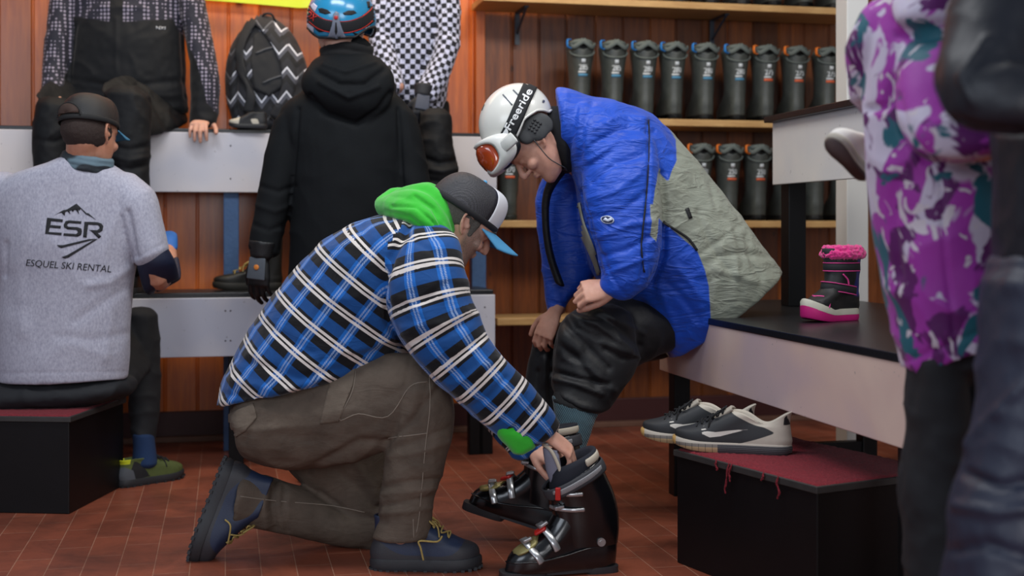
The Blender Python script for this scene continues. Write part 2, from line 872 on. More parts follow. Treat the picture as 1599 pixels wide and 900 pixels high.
def ply_mat(a='#b9bccb', b='#cfccd2', c='#d9d0cd', name='white_laminate_board'):
    t = NT(name)
    v = t.obj()
    n = t.noise(2.2, 3, v, 0.5, 0.4)
    col = t.ramp(n, [(0.35, a), (0.5, b), (0.66, c)])
    sc = t.noise(60, 5, v)
    col = t.mix(t.math('MULTIPLY', t.math('GREATER_THAN', sc, 0.70), 0.5), col, lin('#6f6a70'))
    return t.fin(col, 0.38, 0, 0.45, 0, 0, t.bump(t.noise(30, 3, v), 0.05, 0.001))


M_ply = ply_mat()
M_ply_warm = ply_mat('#c4aeb0', '#d2b8ae', '#dcc4b6', 'warm_cream_board')
M_ply_grey = ply_mat('#c3c4c6', '#cccbc8', '#d3d0ca', 'off_white_board')
M_white = simple('white_paint', '#d3d3d0', 0.45, 0.04, 3, 0.05, 60)
M_shelf = wood_mat('pale_shelf_wood', '#b58a55', '#cda56c', (1.5, 12, 12), 0.5, coat=0.05, knots=False)
M_plank = wood_mat('varnished_pine', '#a04a12', '#c4661c', (16, 16, 1.3), 0.36, planks='plank', coat=0.25)
M_plank_dark = wood_mat('dark_varnish_shaded_pine', '#52260c', '#7c4216', (16, 16, 1.3), 0.38, planks='plank', coat=0.2)  # darker varnish, with the shade around the shelves put into its colour
M_steel = simple('grey_steel', '#8b8f94', 0.35, 0.1, 30, 0.1, 200, metal=0.9)


def floor_mat():
    t = NT('red_floor_tiles')
    c = t.n('TexCoord')
    mp = t.n('Mapping')
    mp.inputs['Rotation'].default_value = (0, 0, math.pi / 2)
    t.l(c.outputs['Object'], mp.inputs[0])
    b = t.n('TexBrick')
    t.l(mp.outputs[0], b.inputs['Vector'])
    b.inputs['Scale'].default_value = 1
    b.inputs['Brick Width'].default_value = 0.235
    b.inputs['Row Height'].default_value = 0.097
    b.inputs['Mortar Size'].default_value = 0.0016
    b.inputs['Mortar Smooth'].default_value = 0.2
    b.inputs['Color1'].default_value = lin('#94503a')
    b.inputs['Color2'].default_value = lin('#7c4130')
    b.inputs['Mortar'].default_value = lin('#a5755f')
    b.offset = 0.5
    n = t.noise(3.5, 6, c.outputs['Object'], 0.65, 0.5)
    col = t.mix(t.ramp(n, [(0.42, '#000000'), (0.68, '#dddddd')]), b.outputs['Color'], lin('#4a2519'))
    n2 = t.noise(26, 5, c.outputs['Object'], 0.7)
    col = t.mix(t.math('MULTIPLY', t.math('SUBTRACT', n2, 0.58, clamp=True), 4, clamp=True), col, lin('#5a2c1e'))
    n3 = t.noise(70, 6, c.outputs['Object'], 0.75)
    col = t.mix(t.math('MULTIPLY', t.math('SUBTRACT', n3, 0.66, clamp=True), 6, clamp=True), col, lin('#c99a80'))
    r = t.math('MULTIPLY_ADD', n, 0.35, 0.22)
    h = t.math('MULTIPLY', b.outputs['Fac'], -1.0)
    nb = t.bump(h, 0.35, 0.002)
    nb = t.bump(t.noise(9, 4, c.outputs['Object']), 0.12, 0.01, nb)
    return t.fin(col, r, 0, 0.5, 0, 0, nb)


M_floor = floor_mat()


def carpet_mat(name='red_carpet', c1='#8a2c35', c2='#651c25'):
    t = NT(name)
    v = t.obj()
    n = t.noise(220, 3, v)
    col = t.ramp(n, [(0.35, c2), (0.65, c1)])
    col = t.mix(t.math('MULTIPLY', t.noise(9, 4, v), 0.5), col, lin(c2))
    return t.fin(col, 0.95, 0, 0.1, 0, 0.05, t.bump(n, 0.8, 0.004))


M_carpet = carpet_mat()

# ------------------------------------------------------------------ floor
mb = MB()
mb.add([R(-5, -9, 0), R(6.5, -9, 0), R(6.5, 0.05, 0), R(-5, 0.05, 0)], [(0, 1, 2, 3)])
me = new_mesh('floor', mb)
fl = bpy.data.objects.new('floor', me)
fl.rotation_euler = (0, 0, AL)
me.transform(Matrix.Rotation(-AL, 4, 'Z'))
me.materials.append(M_floor)
COL.objects.link(fl)
fl['kind'] = 'structure'


# ------------------------------------------------------------------ back wall: vertical pine planks, two stretches
def plank_wall(name, u0, u1, z0, z1, mat, seed, v=0.0, pitch=0.138):
    rnd = random.Random(seed)
    mb = MB()
    vals = []
    u = u0
    M = Matrix.Rotation(AL, 3, 'Z')
    while u < u1 - 1e-6:
        w = min(pitch * rnd.uniform(0.96, 1.04), u1 - u)
        k = rnd.random()
        g = 0.004
        # front face with chamfered tongue-and-groove edges
        prof = [(u, 0.03), (u, 0.007), (u + g, 0.007), (u + g + 0.006, 0), (u + w - 0.006, 0), (u + w, 0.007), (u + w, 0.03)]
        n0 = len(mb.v)
        vs = [R(a, v + b, z0) for a, b in prof] + [R(a, v + b, z1) for a, b in prof]
        n = len(prof)
        mb.add(vs, [(i, i + 1, n + i + 1, n + i) for i in range(n - 1)] + [tuple(range(n))[::-1], tuple(range(n, 2 * n))])
        vals += [k] * (2 * n)
        u += w
    me = new_mesh(name, mb)
    attr(me, 'plank', vals)
    o = child(name, me, mat, None, smooth=False)
    o['kind'] = 'structure'
    return o


U_SPLIT = wall_u(748, 0)
plank_wall('wall_left', -2.2, U_SPLIT - 0.02, 0.0, 3.0, M_plank, 3)
plank_wall('wall_back', U_SPLIT + 0.02, 4.2, 0.0, 3.0, M_plank_dark, 8)
mb = MB()
c = R(U_SPLIT, -0.012, 1.5)
mb.box(c, (0.045, 0.05, 3.0), Matrix.Rotation(AL, 3, 'Z'))
o = bevel(child('trim_1', mb, wood_mat('orange_trim_wood', '#b5561c', '#cc6d28', (16, 16, 1.3), 0.35, knots=False), None, False), 0.003)
o['kind'] = 'structure'
mb = MB()
mb.box(R(1.0, -0.012, 0.065), (6.4, 0.024, 0.13), Matrix.Rotation(AL, 3, 'Z'))
o = bevel(child('baseboard_back', mb, simple('maroon_baseboard', '#3d1717', 0.5, 0.15, 8), None, False), 0.003)
o['kind'] = 'structure'
mb = MB()
mb.box(R(1.0, -0.045, 0.012), (6.4, 0.045, 0.024), Matrix.Rotation(AL, 3, 'Z'))
o = bevel(child('trim_2', mb, simple('worn_floor_strip', '#6b4a3a', 0.6, 0.3, 12), None, False), 0.003)
o['kind'] = 'structure'
# white column at the end of the shelves
mb = MB()
mb.box(R(2.655, -1.10, 1.5), (0.095, 0.10, 3.0), Matrix.Rotation(AL, 3, 'Z'))
o = bevel(child('column', mb, M_white, None, False), 0.004)
o['kind'] = 'structure'


mb = MB()
mb.box(R(4.25, -2.5, 1.5), (0.1, 5.1, 3.0), Matrix.Rotation(AL, 3, 'Z'))
o = child('wall_right', mb, simple('plain_plaster', '#a59c90', 0.8, 0.05, 6), None, False)
o['kind'] = 'structure'


# ------------------------------------------------------------------ tiered benches
def bx(name, u0, u1, v0, v1, z0, z1, mat, parent, bv=0.003, label=None):
    mb = MB()
    mb.box(R((u0 + u1) / 2, (v0 + v1) / 2, (z0 + z1) / 2), (u1 - u0, v1 - v0, z1 - z0), Matrix.Rotation(AL, 3, 'Z'))
    return bevel(child(name, mb, mat, parent, False, label, world=True), bv)


M_btop = simple('black_rubber_top', '#131418', 0.33, 0.35, 14, 0.25, 90, 0.002)
M_bluepost = simple('blue_post_paint', '#41608a', 0.55, 0.3, 30, 0.5, 60, 0.004)
UE = wall_u(770, -0.66)
UE2 = wall_u(772, -0.33)
lo = thing('bench', 'long lower bench at the left with white front board and dark top', 'bench', R(0.2, -0.5, 0))
bx('seat_top', -2.2, UE, -0.665, -0.335, 0.668, 0.692, M_btop, lo)
bx('front_board', -2.2, UE + 0.004, -0.683, -0.665, 0.437, 0.672, M_ply, lo)
for u in (-1.6, wall_u(357, -0.6), wall_u(738, -0.62) - 0.02, UE - 0.06):
    bx('leg', u, u + 0.06, -0.655, -0.60, 0, 0.668, M_black, lo)
bx('rail', -2.2, UE, -0.40, -0.36, 0.60, 0.668, M_black, lo)
hi = thing('bench', 'long upper bench against the left wall with white front board', 'bench', R(0.2, -0.2, 0))
bx('seat_top', -2.2, UE2, -0.345, -0.032, 1.352, 1.372, M_btop, hi)
bx('front_board', -2.2, UE2 + 0.004, -0.363, -0.345, 1.102, 1.355, M_ply, hi)
up = wall_u(361, -0.34)
for u in (-1.6, up, UE2 - 0.07):
    bx('post', u - 0.032, u + 0.032, -0.333, -0.27, 0, 1.352, M_bluepost, hi)

BU, BU2 = 1.67, 2.147
rl = thing('bench', 'lower bench at the right with pale front board, the blue-jacketed customer on it', 'bench', R(1.9, -2.2, 0))
mb = MB()
poly = [(BU - 0.004, -1.09), (BU2 + 0.47, -1.09), (BU2 + 0.47, -3.26), (BU - 0.004, -3.26)]
mb.prism([(R(a, b, 0).x, R(a, b, 0).y) for a, b in poly], 0.638, 0.660)
bevel(child('seat_top', mb, M_btop, rl, False, world=True), 0.003)
bx('front_board', BU, BU + 0.02, -3.262, -1.542, 0.440, 0.640, M_ply_warm, rl)
for vv in (-1.60, -3.2):
    bx('leg', BU + 0.025, BU + 0.085, vv - 0.03, vv + 0.03, 0, 0.638, M_black, rl)
bx('leg', 2.52, 2.58, -1.45, -1.39, 0, 0.638, M_black, rl)
bx('rail', BU + 0.25, 2.55, -1.44, -1.40, 0.085, 0.135, M_black, rl)
bx('rail', 2.40, 2.44, -3.1, -1.44, 0.58, 0.638, M_black, rl)
ru = thing('bench', 'upper bench at the right with white front board and black post', 'bench', R(2.3, -2.2, 0))
bx('seat_top', BU2 - 0.03, BU2 + 0.42, -3.26, -1.44, 1.345, 1.368, M_btop, ru)
bx('front_board', BU2, BU2 + 0.018, -3.26, -1.452, 1.112, 1.347, M_ply_grey, ru)
bx('post', BU2 + 0.03, BU2 + 0.10, -1.53, -1.46, 0.660, 1.345, M_black, ru)
bx('post', BU2 + 0.03, BU2 + 0.10, -3.2, -3.13, 0.660, 1.345, M_black, ru)
for vv, zz in ((-0.683, 0.62), (-0.683, 0.49)):
    pass


# ------------------------------------------------------------------ step boxes with carpet tops
def step_box(label, corner, e1, e2, l1, l2, h, seed):
    """corner: near lower corner; e1,e2 unit directions along the two visible sides"""
    c = Vector((corner[0], corner[1], 0))
    root = thing('step_box', label, 'step', c)
    e1 = Vector(e1).normalized()
    e2 = Vector(e2).normalized()
    o = 0.008
    mb = MB()
    p = [c, c + e1 * l1, c + e1 * l1 + e2 * l2, c + e2 * l2]
    if (p[1] - p[0]).cross(p[2] - p[1]).z < 0:
        p.reverse()
    mb.prism([(q.x, q.y) for q in p], 0.0, h - 0.022)
    bevel(child('box', mb, M_scuff, root, False, world=True), 0.003)
    mb = MB()
    q0 = c - e1 * o - e2 * o
    p = [q0, q0 + e1 * (l1 + 2 * o), q0 + e1 * (l1 + 2 * o) + e2 * (l2 + 2 * o), q0 + e2 * (l2 + 2 * o)]
    if (p[1] - p[0]).cross(p[2] - p[1]).z < 0:
        p.reverse()
    mb.prism([(q.x, q.y) for q in p], h - 0.022, h - 0.004)
    bevel(child('lid', mb, simple('worn_lid_edge', '#2c2a29', 0.6, 0.4, 30), root, False, world=True), 0.002)
    # carpet, a fine grid with a ragged pile
    n = 60
    rnd = random.Random(seed)
    vs = []
    for i in range(n + 1):
        for j in range(n + 1):
            a, b = i / n, j / n
            q = q0 + e1 * (0.006 + (l1 + 2 * o - 0.012) * a) + e2 * (0.006 + (l2 + 2 * o - 0.012) * b)
            edge = i in (0, n) or j in (0, n)
            vs.append((q.x + rnd.uniform(-.0015, .0015), q.y + rnd.uniform(-.0015, .0015), h + (rnd.uniform(-.0015, .0015) if not edge else -0.005)))
    fs = []
    for i in range(n):
        for j in range(n):
            a = i * (n + 1) + j
            fs.append((a, a + n + 1, a + n + 2, a + 1))
    mb = MB()
    mb.add(vs, fs)
    me = new_mesh('carpet', mb)
    if me.polygons[0].normal.z < 0:
        me.flip_normals()
    child('carpet', me, M_carpet, root, world=True)
    return root, q0, e1, e2


def scuff_mat():
    t = NT('scuffed_black_board')
    v = t.obj()
    n = t.noise(7, 4, v)
    col = t.mix(n, lin('#060607'), lin('#100e11'))
    s = t.noise(85, 6, t.obj(scale=(1, 1, 0.45)), 0.7)
    col = t.mix(t.math('MULTIPLY', t.math('SUBTRACT', s, 0.70, clamp=True), 9, clamp=True), col, lin('#77706a'))
    return t.fin(col, 0.45, 0, 0.25, 0, 0, t.bump(n, 0.1, 0.003))


M_scuff = scuff_mat()
def G(px, d):
    return ((px - CX) / FPX * d, d)
cR = G(1276, 3.12)
e1 = Vector((-0.25, 0.47, 0)).normalized()
e2 = Vector((e1.y, -e1.x, 0))
BOXR = step_box('black step box with frayed red carpet top under the sneakers', cR, e1, e2, 0.585, 0.42, 0.325, 1)
cL = G(108, 4.25)
f1 = Vector((0.04, 0.49, 0)).normalized()
f2 = Vector((-f1.y, f1.x, 0))
BOXL = step_box('black step box with dark red carpet top the T-shirt worker sits on', cL, f1, f2, 0.47, 0.95, 0.328, 2)
# loose threads of the carpet
root, q0, a1, a2 = BOXR
rnd = random.Random(5)
for frac, ln in ((0.62, 0.075), (0.60, 0.04), (0.255, 0.05), (0.72, 0.02), (0.36, 0.015)):
    mb = MB()
    p = q0 + a1 * (0.55 * frac)
    pts = [(p.x - a2.x * 0.003, p.y - a2.y * 0.003, 0.322)]
    x = 0
    for k in range(7):
        x += rnd.uniform(-0.004, 0.004)
        pts.append((p.x - a2.x * 0.006 + a1.x * x, p.y - a2.y * 0.006 + a1.y * x, 0.318 - ln * (k + 1) / 7))
    mb.tube(spline(pts, 3), 0.0022, 6)
    mb.tube(spline([Vector(q) + a1 * 0.004 * math.sin(i) for i, q in enumerate(pts)], 3), 0.0016, 6)
    child('thread', mb, M_carpet, root, world=True)

# ------------------------------------------------------------------ shelves
US0, US1 = wall_u(776, -0.3), wall_u(1334, -0.3) + 0.05
SHELF_Z = [2.0, 1.455, 0.985, 0.545]
SHN = ['top', 'second', 'third', 'lowest']
for i, z in enumerate(SHELF_Z):
    s = thing('shelf', 'pale wooden wall shelf, %s of the four on the right wall' % ('topmost' if i == 0 else SHN[i] + (' from the top' if i < 3 else '')), 'shelf', R(US0, -0.15, z - 0.03))
    bx('board', US0 if i else wall_u(754, -0.3), US1, -0.31, -0.031 + 0.0, z - 0.032, z, M_shelf, s)
    if i == 0:
        for px in (820, 1132):
            u = wall_u(px, -0.2)
            mb = MB()
            Mz = Matrix.Rotation(AL, 3, 'Z')
            mb.box(R(u, -0.13, z - 0.036), (0.022, 0.2, 0.006), Mz)
            mb.box(R(u, -0.035, z - 0.11), (0.022, 0.006, 0.15), Mz)
            mb.tube([R(u, -0.215, z - 0.042), R(u, -0.037, z - 0.13)], 0.006, 8)
            child('bracket', mb, simple('dark_bracket', '#2b3440', 0.45), s, False, world=True)

# yellow ski hanging flat on the left wall
sk = thing('ski', 'yellow ski fixed across the top of the left wall', 'ski', R(wall_u(390, -0.08), -0.06, 2.0))
mb = MB()
rows = []
ua, ub = wall_u(292, -0.08) - 0.5, wall_u(498, -0.08)
for k in range(25):
    t = k / 24
    u = ua + (ub - ua) * t
    zc = 2.010 - 0.03 * t
    w = 0.042 * (1 - 0.25 * math.sin(math.pi * t)) * (1 if t < 0.93 else max(0.15, math.sqrt(max(0, 1 - ((t - 0.93) / 0.07) ** 2))))
    lift = 0.03 * max(0, (t - 0.9) / 0.1) ** 2
    rows.append([R(u, -0.075 - lift, zc - w), R(u, -0.082 - lift, zc - w), R(u, -0.082 - lift, zc + w), R(u, -0.075 - lift, zc + w)])
mb.loft(rows)
child('ski_body', mb, simple('yellow_ski_top', '#c9d613', 0.3, 0.05, 20), sk, world=True, sharp=0.6)
mb = MB()
rows = []
for k in range(16):
    t = k / 15
    u = wall_u(330, -0.08) + (wall_u(480, -0.08) - wall_u(330, -0.08)) * t
    zc = 2.010 + 0.014 - 0.03 * t
    w = 0.012
    rows.append([R(u, -0.0822, zc - w), R(u, -0.0842, zc - w), R(u, -0.0842, zc + w), R(u, -0.0822, zc + w)])
mb.loft(rows)
child('ski_graphic', mb, simple('grey_ski_graphic', '#5a6068', 0.3), sk, world=True, sharp=0.6, label='grey band on the yellow ski')
for uu in (ua + 0.15, ub - 0.35):
    mb = MB()
    mb.box(R(uu, -0.04, 2.010 - 0.03 * (uu - ua) / (ub - ua)), (0.03, 0.075, 0.03), Matrix.Rotation(AL, 3, 'Z'))
    child('wall_hook', mb, M_black, sk, False, world=True)

# ------------------------------------------------------------------ figures: shared builders
def skin_mat(name, c1, c2, beard=None):
    t = NT(name)
    v = t.obj()
    n = t.noise(28, 5, v)
    col = t.ramp(n, [(0.3, c1), (0.7, c2)])
    if beard:
        a = t.at('beard', 0.012)
        n2 = t.noise(420, 3, v)
        k = t.math('MULTIPLY', a, t.math('MULTIPLY_ADD', n2, 1.3, 0.05, clamp=True))
        col = t.mix(k, col, lin(beard))
    return t.fin(col, 0.5, 0, 0.4, 0, 0, t.bump(t.noise(260, 4, v), 0.15, 0.001), Subsurface_Weight=0.12, Subsurface_Scale=0.008)


def frame(o, y, z):
    """4x4 from an origin, the y direction and an approximate z direction"""
    y = Vector(y).normalized()
    z = Vector(z)
    z = (z - y * z.dot(y)).normalized()
    x = y.cross(z)
    M = Matrix.Identity(4)
    for i in range(3):
        M[i][0], M[i][1], M[i][2], M[i][3] = x[i], y[i], z[i], o[i]
    return M


def in_frame(mb, M):
    r = MB()
    r.v = [tuple(M @ Vector(v)) for v in mb.v]
    r.f, r.m = mb.f, mb.m
    return r


def merge(dst, src):
    dst.add(src.v, src.f)


def head_mb(k=1.0, chin=0.0):
    """head in its own frame: origin between the ears, y forward, z up"""
    mb = MB()
    mb.ell((0, -0.012, 0.045), (0.077, 0.098, 0.088))
    rows = [(0.075, 0.080, -0.06, 0.068), (0.045, 0.094, -0.06, 0.073), (0.026, 0.099, -0.06, 0.072), (0.008, 0.089, -0.06, 0.071),
            (-0.012, 0.087, -0.055, 0.071), (-0.035, 0.088, -0.045, 0.067), (-0.055, 0.087, -0.035, 0.061), (-0.074, 0.084, -0.02, 0.054),
            (-0.092, 0.089, 0.000, 0.044), (-0.108, 0.086, 0.015, 0.034), (-0.118, 0.075, 0.030, 0.022)]
    rings = []
    for z, yf, yb, w in rows:
        r = []
        for i in range(28):
            a = 2 * math.pi * i / 28
            c, s = math.cos(a), math.sin(a)
            x = w * math.copysign(abs(c) ** 0.8, c)
            yy = (yf + yb) / 2 + (yf - yb) / 2 * math.copysign(abs(s) ** 0.85, s)
            r.append((x, yy, z))
        rings.append(r)
    mb.loft(rings)
    # nose
    mb.tube([(0, 0.088, 0.024), (0, 0.100, 0.004), (0, 0.112, -0.016), (0, 0.113, -0.026)], [0.009, 0.010, 0.012, 0.012], 12)
    for s in (-1, 1):
        mb.ell((0.012 * s, 0.099, -0.030), (0.0085, 0.011, 0.008))
        mb.ell((0.031 * s, 0.078, 0.008), (0.016, 0.014, 0.011))       # closed lids
        mb.tube([(0.014 * s, 0.093, 0.029), (0.034 * s, 0.091, 0.034), (0.052 * s, 0.078, 0.028)], [0.006, 0.0065, 0.004], 8)
        mb.ell((0.042 * s, 0.066, -0.026), (0.024, 0.024, 0.020))      # cheeks
        # ears
        E = [(0.073 * s, 0.008, 0.022), (0.084 * s, -0.006, 0.036), (0.088 * s, -0.022, 0.026), (0.085 * s, -0.020, 0.002), (0.078 * s, -0.004, -0.022), (0.073 * s, 0.004, -0.028)]
        mb.tube(spline(E, 4), 0.0048, 8)
        mb.ell((0.075 * s, -0.008, 0.006), (0.006, 0.014, 0.024))
        mb.ell((0.077 * s, 0.008, -0.002), (0.005, 0.005, 0.008))
    mb.ell((0, 0.088, -0.050), (0.024, 0.011, 0.0055))
    mb.ell((0, 0.087, -0.061), (0.021, 0.011, 0.006))
    if k != 1.0:
        mb.v = [(a * k, b * k, c * k) for a, b, c in mb.v]
    return mb


def hand_mb(curl=(20, 30, 20), spread=4, side=1, thumb=(0.8, 0.75, -0.3), tcurl=15, k=1.0, curls=None, flat=1.0):
    """hand: wrist at the origin, fingers along y, back of the hand up z, thumb on side*x"""
    mb = MB()
    rows = [(-0.03, 0.027, 0.020, 0), (0.0, 0.027, 0.019, 0), (0.03, 0.036, 0.018, 0.002), (0.065, 0.042, 0.016, 0.002), (0.092, 0.041, 0.013, 0)]
    rings = []
    for y, w, h, z in rows:
        rings.append([(w * math.cos(2 * math.pi * i / 20), y, z + h * math.sin(2 * math.pi * i / 20)) for i in range(20)])
    mb.loft(rings)
    base = [(0.031, 0.086), (0.0105, 0.092), (-0.0105, 0.089), (-0.030, 0.080)]
    ln = [0.073, 0.081, 0.075, 0.060]
    rd = [0.0088, 0.0090, 0.0085, 0.0076]
    for i in range(4):
        cu = curls[i] if curls else curl
        p = Vector((base[i][0] * side, base[i][1], 0.001))
        sp = math.radians((1.5 - i) * spread) * side
        pts = [p - Vector((0, 0.02, 0)), p]
        a = 0
        for q, f in zip(cu, (0.45, 0.30, 0.25)):
            a += math.radians(q)
            d = Vector((math.sin(sp) * math.cos(a), math.cos(sp) * math.cos(a), -math.sin(a)))
            nxt = pts[-1] + d * ln[i] * f
            pts.append((pts[-1] + nxt) / 2)
            pts.append(nxt)
        r = rd[i]
        mb.tube(pts, [r * 1.05, r * 1.1] + [r, r * 1.04, r * .95, r * .98, r * .88, r * .8], 12)
    t = Vector((thumb[0] * side, thumb[1], thumb[2])).normalized()
    p = Vector((0.022 * side, 0.018, -0.004))
    q = p + t * 0.042
    t2 = (t + Vector((-0.35 * side, 0.3, -0.15)) * (tcurl / 15)).normalized()
    r_ = q + t2 * 0.032
    t3 = (t2 + Vector((-0.2 * side, 0.2, -0.1)) * (tcurl / 15)).normalized()
    mb.tube([p, (p + q) / 2, q, (q + r_) / 2, r_, r_ + t3 * 0.026], [0.015, 0.015, 0.0115, 0.0105, 0.0105, 0.009], 12)
    if k != 1.0:
        mb.v = [(a * k, b * k, c * k) for a, b, c in mb.v]
    return mb


SHAPE_T = [0, .02, .06, .13, .25, .42, .58, .70, .82, .91, .965, .99, 1]
SHAPE_W = [0.0, .33, .55, .70, .72, .74, .88, 1.0, .95, .76, .5, .27, 0.0]


def foot_ring(yb, yf, w, z, n=36, zf=None, skew=0.0):
    out = []
    for i in range(n):
        a = 2 * math.pi * i / n
        t = 0.5 - 0.5 * math.cos(a)
        s = 1 if a < math.pi else -1
        hw = np.interp(t, SHAPE_T, SHAPE_W) * w
        y = yb + (yf - yb) * t
        out.append((s * hw + skew * max(0, t - 0.4), y, zf(y) if zf else z))
    return out


def shoe(root, L, W, sole_h, layers, mats, collar=0.01, lug=0.0, lug_n=0, spring=0.012, masks=None, heel_lift=0.0, sole_masks=None, sole_flare=1.06, lace=None, lace_mat=None, eyelet=None, n_lace=5, liner=None, sharp=None):
    """shoe in the root's frame: heel at y=0, toe at y=L. layers: (z, back y, front y, half width)"""
    zs = lambda y: spring * max(0, (y / L - 0.66) / 0.34) ** 2 + heel_lift * max(0, 1 - y / (0.5 * L))
    mb = MB()
    rings = []
    for z, g in ((0.0, 0.93), (0.004, 0.985), (sole_h * 0.5, 1.0), (sole_h * 0.85, 0.985), (sole_h, 0.95)):
        gg = 0.5 * (1 - g)
        rings.append(foot_ring(L * gg * 0.6, L * (1 - gg * 0.6), W * sole_flare * g, z, zf=lambda y, z=z: z + zs(y) * (1 - 0.3 * z / sole_h)))
    mb.loft(rings)
    if lug_n:
        for i in range(lug_n):
            a = 2 * math.pi * (i + 0.5) / lug_n
            t = 0.5 - 0.5 * math.cos(a)
            t = 0.5 - 0.5 * math.cos(a) if True else t
            s = 1 if a < math.pi else -1
            y = 0.01 * L + 0.98 * L * t
            hw = np.interp(t, SHAPE_T, SHAPE_W) * W * sole_flare
            mb.box((s * (hw - 0.004), y, zs(y) + lug * 0.3), (0.014, 0.010, lug * 2.2))
    me = new_mesh('sole', mb)
    if sole_masks:
        for nm, polys in sole_masks.items():
            mask_yz(me, nm, polys)
    child('sole', me, mats[1], root, sharp=0.7)
    mb = MB()
    rows = cr([(z, a, b, w) for z, a, b, w in layers], 4)
    rings = []
    for z, a, b, w in rows:
        f = (z - rows[0][0]) / (rows[-1][0] - rows[0][0])
        rings.append(foot_ring(a, b, w, z, zf=lambda y, z=z, f=f: z + zs(y) * (1 - f)))
    n0 = len(rings)
    # turn in at the collar and go down inside
    z, a, b, w = rows[-1]
    rings.append(foot_ring(a + 0.003, b - 0.003, w - 0.002, z + 0.003))
    rings.append(foot_ring(a + 0.009, b - 0.009, w - 0.009, z + 0.001))
    rings.append(foot_ring(a + 0.012, b - 0.012, w - 0.012, z - 0.035))
    mb.loft(rings)
    me = new_mesh('upper', mb)
    if masks:
        for nm, polys in masks.items():
            mask_yz(me, nm, polys)
    up = child('upper', me, mats[0], root, sharp=sharp or 1.2)
    ss = up.modifiers.new('subdivision', 'SUBSURF')
    ss.levels = ss.render_levels = 1
    if lace:
        (y0, z0), (y1, z1), hw = lace
        mb = MB()
        N = n_lace
        p = []
        for i in range(N):
            t = i / (N - 1)
            y = y0 + (y1 - y0) * t
            z = z0 + (z1 - z0) * t
            for s in ((-1, 1) if i % 2 == 0 else (1, -1)):
                p.append(Vector((s * hw * (1 - 0.15 * t), y, z - 0.006)))
                p.append(Vector((0, y + 0.004 * s, z + 0.004)))
        mb.tube(spline(p, 4), 0.0026, 6)
        y, z = y1, z1
        for s in (-1, 1):
            lp = [Vector((0, y, z)), Vector((s * 0.016, y - 0.004, z + 0.010)), Vector((s * 0.036, y + 0.012, z - 0.004)), Vector((s * 0.030, y + 0.022, z - 0.012)), Vector((s * 0.006, y + 0.004, z + 0.002)),
                  Vector((s * 0.030, y + 0.03, z - 0.016)), Vector((s * 0.043, y + 0.036, z - 0.042))]
            mb.tube(spline(lp, 5), 0.0024, 6)
        child('laces', mb, lace_mat, root)
        if eyelet:
            for i in range(N):
                t = i / (N - 1)
                for s in (-1, 1):
                    mb = MB()
                    c = Vector((s * hw * (1 - 0.1 * t), y0 + (y1 - y0) * t, z0 + (z1 - z0) * t - 0.007))
                    pts = [c + Vector((s * 0.001, 0.0042 * math.cos(q), 0.0042 * math.sin(q))) for q in [k * math.pi / 5 for k in range(11)]]
                    mb.tube(pts, 0.0012, 6)
                    child('eyelet', mb, eyelet, root)
    return up


def mask_yz(me, name, polys):
    co, _ = get_co(me)
    q = co[:, 1:3] * 1000
    v = np.full(len(q), -50.0)
    for p in polys:
        v = np.maximum(v, sdist(q, p))
    attr(me, name, v)


def place(root, M):
    root.location = M.to_translation()
    root.rotation_euler = M.to_euler()


def limb(mb, pts, rad, n=16, sub=4):
    q = cr([tuple(p) + (r,) for p, r in zip(pts, rad)], sub)
    mb.tube([Vector(x[:3]) for x in q], [x[3] for x in q], n)


def subpart(name, parent, label=None):
    o = bpy.data.objects.new(name, None)
    o.empty_display_size = 0.05
    COL.objects.link(o)
    o.parent = parent
    if label:
        o['label'] = label
    return o


# ================================================================== A: the kneeling man in the checked shirt
def plaid_mat():
    t = NT('checked_flannel')
    uv = t.uv()
    s = t.n('SeparateXYZ')
    # threads wander a little
    t.l(uv, s.inputs[0])
    U = t.math('FRACT', t.math('MULTIPLY_ADD', s.outputs[0], 1 / 0.086, 10.3))
    Vv = t.math('FRACT', t.math('MULTIPLY_ADD', s.outputs[1], 1 / 0.084, 10.0))
    K, B, D, W = '#0b0c11', '#145fb0', '#123a78', '#ddd5cf'
    a = t.ramp(U, [(0, K), (0.50, B), (0.84, K)], True)
    b = t.ramp(Vv, [(0, K), (0.40, B), (0.78, K)], True)
    col = t.mix(0.5, a, b)
    la = t.ramp(U, [(0, '#000000'), (0.60, '#ffffff'), (0.655, '#000000'), (0.70, '#ffffff'), (0.755, '#000000')], True)
    lb = t.ramp(Vv, [(0, '#000000'), (0.06, '#ffffff'), (0.15, '#000000'), (0.21, '#ffffff'), (0.30, '#000000')], True)
    tw = t.math('MULTIPLY_ADD', t.math('GREATER_THAN', t.math('FRACT', t.math('MULTIPLY', t.math('ADD', s.outputs[0], s.outputs[1]), 160)), 0.5), 0.35, 0.25)
    col = t.mix(t.math('MULTIPLY', la, tw), col, lin('#a9bad6'))
    col = t.mix(t.math('MULTIPLY', lb, 0.86), col, lin(W))
    v = t.obj()
    n = t.noise(500, 3, v)
    return t.fin(col, 0.85, 0, 0.25, 0, 0.15, t.wrinkle(t.bump(n, 0.35, 0.0012), 7, 0.5, 0.02, (1, 1, 1.6), (0, 0.8, 0)))


M_plaid = plaid_mat()
M_greenfl = simple('green_fleece', '#2fb52a', 0.9, 0.12, 14, 0.5, 400, 0.002, sheen=0.3)


